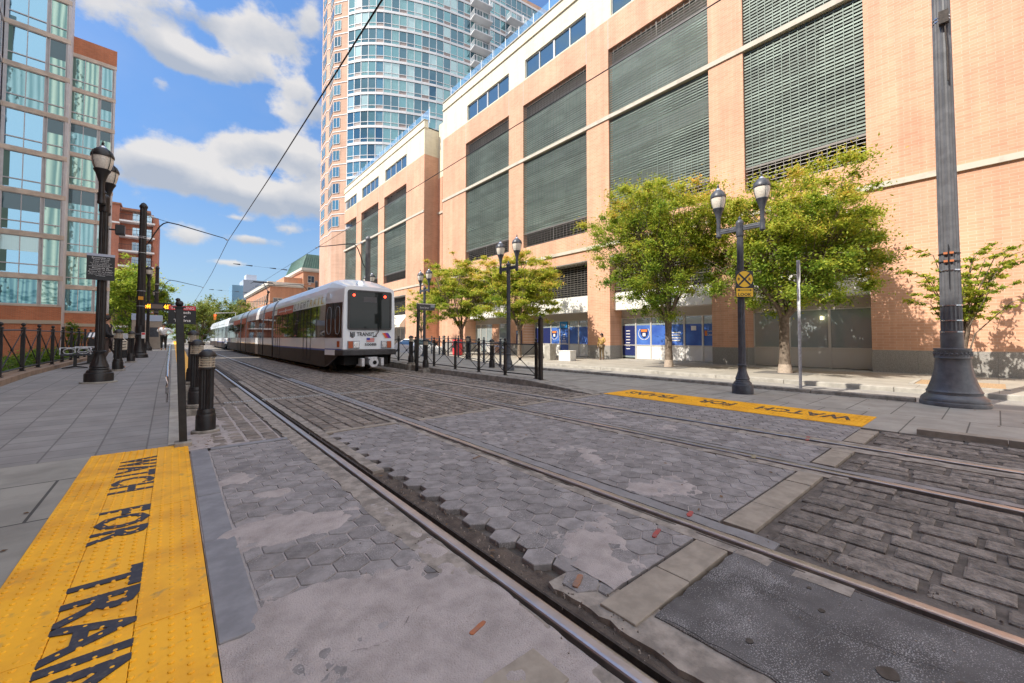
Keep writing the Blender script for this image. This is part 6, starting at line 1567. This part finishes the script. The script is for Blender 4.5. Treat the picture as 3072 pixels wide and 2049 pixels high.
def leaves(name,centers,sizes,counts,leaf,tones,m,parent,seed,flat=.55,droop=.2):
    r=np.random.default_rng(seed); P=[];T=[]
    for c,s,n,t in zip(centers,sizes,counts,tones):
        d=r.normal(size=(n,3)); d/=np.linalg.norm(d,axis=1)[:,None]+1e-9
        rad=np.abs(r.normal(0,.55,(n,1))); p=np.array(c)[None]+d*rad*np.array([s,s,s*flat])[None]
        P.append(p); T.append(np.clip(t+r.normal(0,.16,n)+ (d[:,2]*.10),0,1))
    P=np.concatenate(P); T=np.concatenate(T); n=len(P)
    # leaf frame: random direction, mostly level
    az=r.random(n)*2*np.pi; tilt=r.normal(0,.55,n)-droop
    u=np.stack([np.cos(az)*np.cos(tilt),np.sin(az)*np.cos(tilt),np.sin(tilt)],1)
    w=np.cross(u,np.array([0,0,1.])[None]+r.normal(0,.45,(n,3))); w/=np.linalg.norm(w,axis=1)[:,None]+1e-9
    L_=leaf*r.uniform(.7,1.35,(n,1)); Wd=L_*.42
    v=np.stack([P-u*L_*.5,P+w*Wd*.5,P+u*L_*.5,P-w*Wd*.5],1).reshape(-1,3)
    me=bpy.data.meshes.new(name); me.vertices.add(4*n); me.vertices.foreach_set('co',v.ravel())
    me.loops.add(4*n); me.loops.foreach_set('vertex_index',np.arange(4*n)); me.polygons.add(n); me.polygons.foreach_set('loop_start',np.arange(n)*4)
    me.update(); me.validate(); a=me.attributes.new('tone','FLOAT','FACE'); a.data.foreach_set('value',T); me.materials.append(m)
    o=bpy.data.objects.new(name,me); COL.objects.link(o)
    if parent: o.parent=parent
    return o
def tree(loc,label,H,crown_c,crown_r,trunk_h,tr,nclus,nleaf,leaf,m,seed,cs=.55,group='street trees',tonebase=.35,pale=.35,lean=(0,0),toneup=.35,squash=.6,kind='tree'):
    """vase-shaped street tree: trunk, forking limbs, twigs to leaf clusters"""
    t=thing('street_tree' if kind=='tree' else kind,label,'tree',loc,0,group); r=random.Random(seed)
    cc=Vector(crown_c); cr=Vector(crown_r)
    tp=[(0,0,-.05),(lean[0]*.2,lean[1]*.2,trunk_h*.35),(lean[0]*.7,lean[1]*.7,trunk_h*.75),(lean[0],lean[1],trunk_h)]
    MB().tube(tp,[tr*1.35,tr*1.02,tr*.92,tr*1.0],12).build('trunk',M['bark'],t,smooth=True)
    if pale: MB().lathe([(tr*1.42,-.05),(tr*1.38,.05),(tr*1.20,pale)],14).build('pale_trunk_base',M['barkpale'],t,smooth=True)
    fork=Vector(tp[-1]); limbs=MB(); ends=[]
    # cluster targets in an uneven ellipsoid, denser towards the shell
    ph=[r.uniform(0,6.28) for _ in range(4)]
    tg_=[]
    while len(tg_)<nclus:
        d=Vector((r.gauss(0,1),r.gauss(0,1),r.gauss(0,1))).normalized()
        a=math.atan2(d.y,d.x); k=.98+.17*math.sin(3*a+ph[0])*(1-abs(d.z)*.5)+.13*math.sin(5*a+ph[1]+3*d.z)+.15*math.sin(5*d.z+ph[2])
        rad=r.random()**.42*k
        if d.z<-.15 and rad<.55: continue
        p=cc+Vector((d.x*cr.x,d.y*cr.y,d.z*cr.z))*rad
        if d.z<0: # vase: undersides pulled in
            q=1+d.z*.25; p.x=cc.x+(p.x-cc.x)*q; p.y=cc.y+(p.y-cc.y)*q
        tg_.append((p,rad))
    nl=8; mains=[]
    for i in range(nl):
        a=2*math.pi*(i+r.uniform(-.3,.3))/nl; s=r.uniform(.42,.72); e=cc+Vector((math.cos(a)*cr.x*s,math.sin(a)*cr.y*s,cr.z*r.uniform(-.25,.35)))
        mid=fork.lerp(e,.45)+Vector((0,0,-.05*cr.z)); mains.append((fork.copy(),mid,e)); 
        limbs.tube([fork-Vector((0,0,.15)),fork.lerp(mid,.5)+Vector((r.uniform(-.05,.05),r.uniform(-.05,.05),.02)),mid,e],[tr*.50,tr*.40,tr*.30,tr*.13],7)
    top=cc+Vector((0,0,cr.z*.75)); limbs.tube([fork,fork.lerp(top,.5)+Vector((.1,.05,0)),top],[tr*.62,tr*.35,tr*.1],7); mains.append((fork.copy(),fork.lerp(top,.5),top))
    for p,rad in tg_:
        best=min(mains,key=lambda mn:min((mn[1]-p).length,(mn[2]-p).length))
        s=best[1].lerp(best[2],r.uniform(.0,.9)) if r.random()<.8 else best[0].lerp(best[1],r.uniform(.5,1))
        limbs.tube([s,s.lerp(p,.55)+Vector((0,0,.08)),p],[tr*.13,tr*.07,tr*.03],4)
    limbs.build('limbs',M['bark'],t,smooth=True)
    cents=[tuple(p) for p,_ in tg_]; sz=[cs*r.uniform(.6,1.3) for _ in tg_]
    tot=sum(s**2 for s in sz); cnt=[max(8,int(nleaf*s*s/tot)) for s in sz]
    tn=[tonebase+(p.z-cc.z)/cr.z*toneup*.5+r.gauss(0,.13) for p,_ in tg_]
    leaves('crown',cents,sz,cnt,leaf,tn,m,t,seed,flat=squash)
    return t
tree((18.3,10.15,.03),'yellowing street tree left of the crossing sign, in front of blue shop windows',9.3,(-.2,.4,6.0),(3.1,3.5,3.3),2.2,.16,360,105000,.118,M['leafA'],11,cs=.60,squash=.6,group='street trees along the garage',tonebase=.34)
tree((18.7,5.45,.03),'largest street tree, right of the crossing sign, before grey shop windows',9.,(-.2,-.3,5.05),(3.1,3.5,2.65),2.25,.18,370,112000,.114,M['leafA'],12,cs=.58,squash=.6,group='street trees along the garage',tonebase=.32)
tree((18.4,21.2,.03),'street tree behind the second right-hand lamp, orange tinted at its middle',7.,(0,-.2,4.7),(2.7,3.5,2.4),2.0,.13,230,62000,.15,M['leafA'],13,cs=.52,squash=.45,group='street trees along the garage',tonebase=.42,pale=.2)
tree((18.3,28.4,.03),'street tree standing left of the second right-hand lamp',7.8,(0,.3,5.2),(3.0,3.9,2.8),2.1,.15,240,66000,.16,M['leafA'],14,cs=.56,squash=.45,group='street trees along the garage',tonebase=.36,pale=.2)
tree((18.3,35.5,.03),'slender young street tree behind the station name board',5.6,(0,0,4.2),(1.6,2.0,2.0),2.0,.07,50,5000,.17,M['leafA'],15,cs=.5,group='street trees along the garage',tonebase=.35,pale=0)
tree((18.3,44.5,.03),'thin nearly bare street tree beside the tram nose',6,(0,0,4.2),(1.8,2.2,2.0),1.8,.06,34,1500,.17,M['leafA'],16,cs=.5,group='street trees along the garage',tonebase=.4,pale=0)
tree((62*-.05,62,.3),'bright green tree beyond the left platform in front of the red brick block',10.3,(-.4,0,5.6),(3.4,3.4,4.6),2.2,.2,190,34000,.28,M['leafB'],17,cs=.95,group='trees along the left of the street',tonebase=.55,pale=0)
tree((-6.5,66,.3),'green tree half hidden behind the apartment block corner',9.,(-.0,0,5.0),(3.2,3.2,3.8),2.,.2,110,12000,.26,M['leafB'],18,cs=.95,group='trees along the left of the street',tonebase=.45,pale=0)
tree((-1.6,112,.1),'dark narrow tree far down the left sidewalk',9.,(0,0,5.6),(2.2,2.2,4.2),2.,.2,80,5000,.4,M['leafC'],19,cs=1.1,group='trees along the left of the street',tonebase=.15,pale=0)
for i,(x,y,h,w,lb) in enumerate(((5.6,128,11.0,4.6,'leftmost broad tree at the far end of the street'),(9.6,136,12.6,5.6,'tallest rounded tree at the far end of the street'),(14.2,134,11.6,5.0,'broad tree at the far end of the street, left of the row house'),(18.0,150,11.,5.0,'tree at the far end of the street partly hidden by the tram roof'),(2.6,150,8.5,3.8,'low tree at the far end of the street beside the bollard caps'))):
    tree((x,y,0),lb,h,(0,0,h*.55),(w,w,h*.47),1.6,.3,120,9000,.5,M['leafC'],30+i,cs=1.5,group='trees at the end of the street',tonebase=.42,pale=0,squash=.8)
# sapling with arching fronds behind the big pole
def frond_tree(loc,label,seed):
    t=thing('sapling',label,'tree',loc,0,'street trees along the garage'); r=random.Random(seed); st=MB(); C=[];S_=[];K=[];TN=[]
    for i in range(22):
        a=r.uniform(0,6.28); rr=r.uniform(.5,1.9); h=r.uniform(2.9,5.1)
        p0=(0,0,.1); p1=(math.cos(a)*rr*.18,math.sin(a)*rr*.18,h*.52); p2=(math.cos(a)*rr*.6,math.sin(a)*rr*.6,h*.85); p3=(math.cos(a)*rr*1.15,math.sin(a)*rr*1.15,h*.92)
        st.tube([p0,p1,p2,p3],[.028,.02,.012,.005],5)
        for k in range(9):
            u=k/8; q=Vector(p1).lerp(Vector(p2),u*1.4) if u<.7 else Vector(p2).lerp(Vector(p3),(u-.7)/.3)
            
            if q.z<2.0: continue
            C.append(tuple(q+Vector((r.uniform(-.12,.12),r.uniform(-.12,.12),-.03)))); S_.append(.20); K.append(55); TN.append(.32+r.uniform(-.12,.15))
    st.build('stems',M['bark'],t,smooth=True)
    leaves('crown',C,S_,K,.12,TN,M['leafA'],t,seed,flat=.35,droop=.25); return t
frond_tree((19.6,.78,.03),'feathery multi-stemmed sapling partly hidden by the large right pole',4)
tag(MB().box(17.05,19.1,-.12,1.65,.031,.042).build('tree_pit',M['mulch']),kind='structure')
fr=MB().box(16.95,17.05,-.2,1.75,.02,.06).box(17.05,19.2,1.65,1.75,.02,.06).build('tree_pit_edging',M['conc']); tag(fr,kind='structure')
for (x,y) in ((18.3,10.15),(18.7,5.45)): tag(MB().box(x-.75,x+.75,y-.9,y+.9,.031,.038).build('tree_pit',mat('dark tree pit paving',(.14,.13,.12),.9,var=.2,vscale=12) if 'dark tree pit paving' not in bpy.data.materials else bpy.data.materials['dark tree pit paving']),kind='structure')
# shrub and ivy by the left building
def shrub(loc,label,rx,ry,rz,n,leaf,seed,m='leafB',tone=.15,name='shrub',cat='shrub'):
    t=thing(name,label,cat,loc); r=random.Random(seed); C=[];S_=[];K=[];T=[]; st=MB()
    for k in range(n//120):
        d=Vector((r.gauss(0,1),r.gauss(0,1),abs(r.gauss(0,1)))).normalized()*r.random()**.4; p=(d.x*rx,d.y*ry,d.z*rz+.15); C.append(p); S_.append(.28); K.append(120); T.append(tone+r.uniform(-.1,.1))
        st.tube([(0,0,0),(p[0]*.5,p[1]*.5,p[2]*.6),p],[.02,.012,.005],4)
    st.build('stems',M['bark'],t); leaves('foliage',C,S_,K,leaf,T,M[m],t,seed,flat=.9); return t
shrub((-5.3,42.5,.1),'dark green shrub where the two parts of the apartment building meet',.7,.7,3.2,5000,.12,3)
shrub((-3.9,16,.3),'dark ivy mound behind the left fence, nearer part',.6,5,.45,9000,.09,4,tone=.1); shrub((-3.9,25,.3),'dark ivy mound behind the left fence, farther part',.6,5,.5,9000,.09,5,tone=.1)
# ================================================================ people
def skinmesh(name,pts,edges,m,parent,root=0,sub=1):
    me=bpy.data.meshes.new(name); me.from_pydata([p[:3] for p in pts],edges,[]); me.materials.append(m)
    o=bpy.data.objects.new(name,me); COL.objects.link(o); o.parent=parent
    md=o.modifiers.new('skin','SKIN'); 
    if not me.skin_vertices: 
        pass
    sv=me.skin_vertices[0].data if me.skin_vertices else None
    if sv is None:
        bm=bmesh.new(); bm.from_mesh(me); bm.verts.layers.skin.verify(); bm.to_mesh(me); bm.free(); sv=me.skin_vertices[0].data
    for i,p in enumerate(pts): r=p[3]; sv[i].radius=(r,r) if not isinstance(r,tuple) else r
    sv[root].use_root=True
    md.use_smooth_shade=True; s=o.modifiers.new('sub','SUBSURF'); s.levels=sub; s.render_levels=sub
    return o
skinM=mat('skin',(.48,.27,.18),.6); hairD=mat('dark hair',(.02,.015,.012),.7)
def person(loc,rot,label,J,shirt,trouser,shoe,hair,scale=1.,extra=None,female=False,skin=skinM):
    """J: joint dictionary, metres for a 1.75 m figure facing -Y, x to the figure's left"""
    t=thing('person',label,'person',loc,rot); t.scale=(scale,)*3
    j={k:Vector(v) for k,v in J.items()}
    names=['pelvis','waist','chest','neckb','neckt','head','crown','shL','elL','wrL','palmL','shR','elR','wrR','palmR','hipL','knL','anL','heL','toeL','hipR','knR','anR','heR','toeR']
    rad=dict(pelvis=(.15,.115),waist=(.125,.10),chest=(.155,.115),neckb=.07,neckt=.055,head=(.080,.098),crown=(.062,.075),sh=.062,el=.042,wr=.028,palm=(.035,.02),hip=.095,kn=.062,an=.042,he=.042,toe=.036)
    pts=[(*j[n],rad.get(n,rad.get(n[:-1]))) for n in names]
    ix={n:i for i,n in enumerate(names)}
    E_=[('pelvis','waist'),('waist','chest'),('chest','neckb'),('neckb','neckt'),('neckt','head'),('head','crown'),('chest','shL'),('shL','elL'),('elL','wrL'),('wrL','palmL'),('chest','shR'),('shR','elR'),('elR','wrR'),('wrR','palmR'),('pelvis','hipL'),('hipL','knL'),('knL','anL'),('anL','heL'),('heL','toeL'),('pelvis','hipR'),('hipR','knR'),('knR','anR'),('anR','heR'),('heR','toeR')]
    ed=[(ix[a],ix[b]) for a,b in E_]
    # fingers
    for s in 'LR':
        d=(j['palm'+s]-j['wr'+s]).normalized(); sd=d.cross(Vector((0,1,0)))
        if sd.length<.1: sd=d.cross(Vector((1,0,0)))
        sd.normalize(); 
        for k,l in enumerate((.065,.078,.072,.055)):
            b=len(pts); a0=j['palm'+s]+sd*(.024-.016*k); a1=a0+d*l*.55; a2=a1+(d+Vector((0,-.5,0))).normalized()*l*.5
            pts+=[(*a1,.0085),(*a2,.007)]; ed+=[(ix['palm'+s],b),(b,b+1)]
        b=len(pts); a1=j['wr'+s].lerp(j['palm'+s],.5)+sd*.04; a2=a1+(d+sd*.5).normalized()*.045; pts+=[(*a1,.011),(*a2,.009)]; ed+=[(ix['wr'+s],b),(b,b+1)]
    body=skinmesh('body',pts,ed,skin,t)
    def sub(name,keys,edges,m,grow,over={}):
        p=[]
        for n in keys:
            r=rad.get(n,rad.get(n[:-1])); r=over.get(n,r); r=tuple(q+grow for q in r) if isinstance(r,tuple) else r+grow; p.append((*j[n],r))
        i2={n:i for i,n in enumerate(keys)}; return skinmesh(name,p,[(i2[a],i2[b]) for a,b in edges],m,t,root=keys.index('chest') if 'chest' in keys else 0)
    sub('shirt',['pelvis','waist','chest','neckb','shL','elL','wrL','shR','elR','wrR'],[('pelvis','waist'),('waist','chest'),('chest','neckb'),('chest','shL'),('shL','elL'),('elL','wrL'),('chest','shR'),('shR','elR'),('elR','wrR')],shirt,.018,{'wrL':.026,'wrR':.026})
    sub('trousers',['pelvis','hipL','knL','anL','hipR','knR','anR'],[('pelvis','hipL'),('hipL','knL'),('knL','anL'),('pelvis','hipR'),('hipR','knR'),('knR','anR')],trouser,.016)
    for s in 'LR': skinmesh('shoe',[(*j['he'+s],.05),(*j['toe'+s],.042)],[(0,1)],shoe,t)
    h=j['head']; fd=Vector((0,-1,0))
    f=MB().sphere((h.x,h.y-.095,h.z-.005),.016,8,6).sphere((h.x-.03,h.y-.083,h.z+.03),.010,6,4).sphere((h.x+.03,h.y-.083,h.z+.03),.010,6,4).box(h.x-.022,h.x+.022,h.y-.094,h.y-.085,h.z-.052,h.z-.045)
    f.sphere((h.x-.082,h.y,h.z),.018,6,5).sphere((h.x+.082,h.y,h.z),.018,6,5); f.build('face_features',skin,body,smooth=True)
    hb=MB().sphere((h.x,h.y+.022,h.z+.045),.104,16,10,1.05)
    if female: hb.tube([(h.x,h.y+.06,h.z+.04),(h.x,h.y+.09,h.z-.10),(h.x,h.y+.10,h.z-.26)],[.09,.085,.04],10)
    hb.build('hair',hair,t,smooth=True)
    return t
J0=dict(pelvis=(0,0,.93),waist=(0,0,1.08),chest=(0,.0,1.30),neckb=(0,.01,1.45),neckt=(0,.0,1.52),head=(0,-.01,1.61),crown=(0,0,1.69),
 shL=(.185,0,1.41),elL=(.25,.03,1.13),wrL=(.26,-.05,.88),palmL=(.26,-.07,.80),shR=(-.185,0,1.41),elR=(-.25,.03,1.13),wrR=(-.26,-.05,.88),palmR=(-.26,-.07,.80),
 hipL=(.095,0,.90),knL=(.10,-.02,.49),anL=(.10,.02,.09),heL=(.10,.04,.045),toeL=(.11,-.13,.035),hipR=(-.095,0,.90),knR=(-.10,-.02,.49),anR=(-.10,.02,.09),heR=(-.10,.04,.045),toeR=(-.11,-.13,.035))
wshirt=mat('white shirt',(.75,.76,.80),.7); dtrous=mat('black trousers',(.012,.012,.015),.8); shoeB=mat('black shoes',(.015,.012,.01),.5)
J=dict(J0); J.update(elL=(.46,.10,1.20),wrL=(.24,.02,1.03),palmL=(.18,.0,1.0),elR=(-.28,-.12,1.20),wrR=(-.22,-.26,1.36),palmR=(-.17,-.27,1.44))
person((-.47,36.6,.6),R(-12),'man in white shirt and dark trousers, hand on hip, on the left platform',J,wshirt,dtrous,shoeB,hairD,1.04)
J=dict(J0); J.update(knL=(.10,-.22,.52),anL=(.10,-.30,.12),heL=(.10,-.28,.07),toeL=(.10,-.46,.05),knR=(-.09,-.02,.48),anR=(-.09,.30,.14),heR=(-.09,.34,.10),toeR=(-.09,.22,.04),elR=(-.27,-.10,1.14),wrR=(-.22,-.30,1.04),palmR=(-.20,-.37,1.03))
jk=mat('black jacket',(.012,.012,.016),.75); tw=mat('brown grey trousers',(.10,.075,.07),.85)
pw=person((-1.62,18.3,.43),R(75),'woman in a black jacket walking behind the left lamp with a pale shoulder bag',J,jk,tw,shoeB,hairD,.98,female=True)
t=thing('shoulder_bag','cream shoulder bag with dark stripes carried by the walking woman','bag',(-1.30,18.15,.43+.72),R(12))
MB().box(-.17,.17,-.06,.06,-.12,.20).build('bag_body',mat('cream canvas',(.62,.56,.46),.8),t,bevel=.03)
s=MB()
for k in range(3): s.fbox((-.16,-.066,-.08+k*.09),(.30,0,.05),(0,.004,0),(0,0,.022))
s.build('stripes',M['black'],t); MB().tube([(-.14,0,.18),(-.19,.02,.5),(-.17,.04,.68),(-.10,.02,.5),(.14,0,.18)],.012,6).build('strap',mat('white strap',(.7,.68,.64),.7),t)
J=dict(J0); J.update(elL=(.26,-.06,1.16),wrL=(.14,-.24,1.20),palmL=(.10,-.28,1.24),elR=(-.24,.02,1.14))
og=mat('ochre top',(.42,.27,.08),.8); bt=mat('khaki trousers',(.20,.15,.09),.85)
person((21.2,16.35,.03),R(-80),'person in an ochre top standing at the brick pier by the blue shop',J,og,bt,shoeB,hairD,.97,female=True)
# ---- fallen leaves
def litter(n,zones,seed):
    r=random.Random(seed); mb=MB()
    for _ in range(n):
        x0,x1,y0,y1,z=r.choice(zones); x=r.uniform(x0,x1); y=r.uniform(y0,y1); s=r.uniform(.012,.03); a=r.uniform(0,6.28); c,d=math.cos(a)*s,math.sin(a)*s
        mb.add([(x-c,y-d,z+.004),(x+d*.5,y-c*.5,z+.010),(x+c,y+d,z+.006),(x-d*.5,y+c*.5,z+.004)],[(0,1,2,3)],r.random())
    return tag(mb.build('fallen_leaves',mat('dry leaves',(.16,.09,.04),.8,tone=.5)),kind='stuff',label='small dry leaves scattered on the paving and gutter',cat='leaves')
litter(260,[(9.8,12.5,-.5,9,.0),(8.5,9.7,1.4,6.4,.016),(-3,.1,3,6.9,.002),(.2,.5,6.6,8,.0),(1.6,1.8,2,6,-.02),(16,22,-1,25,.032),(3.3,6,1.5,6.4,.004),(13,15.6,-1,20,-.097)],3)
bpy.context.view_layer.update()
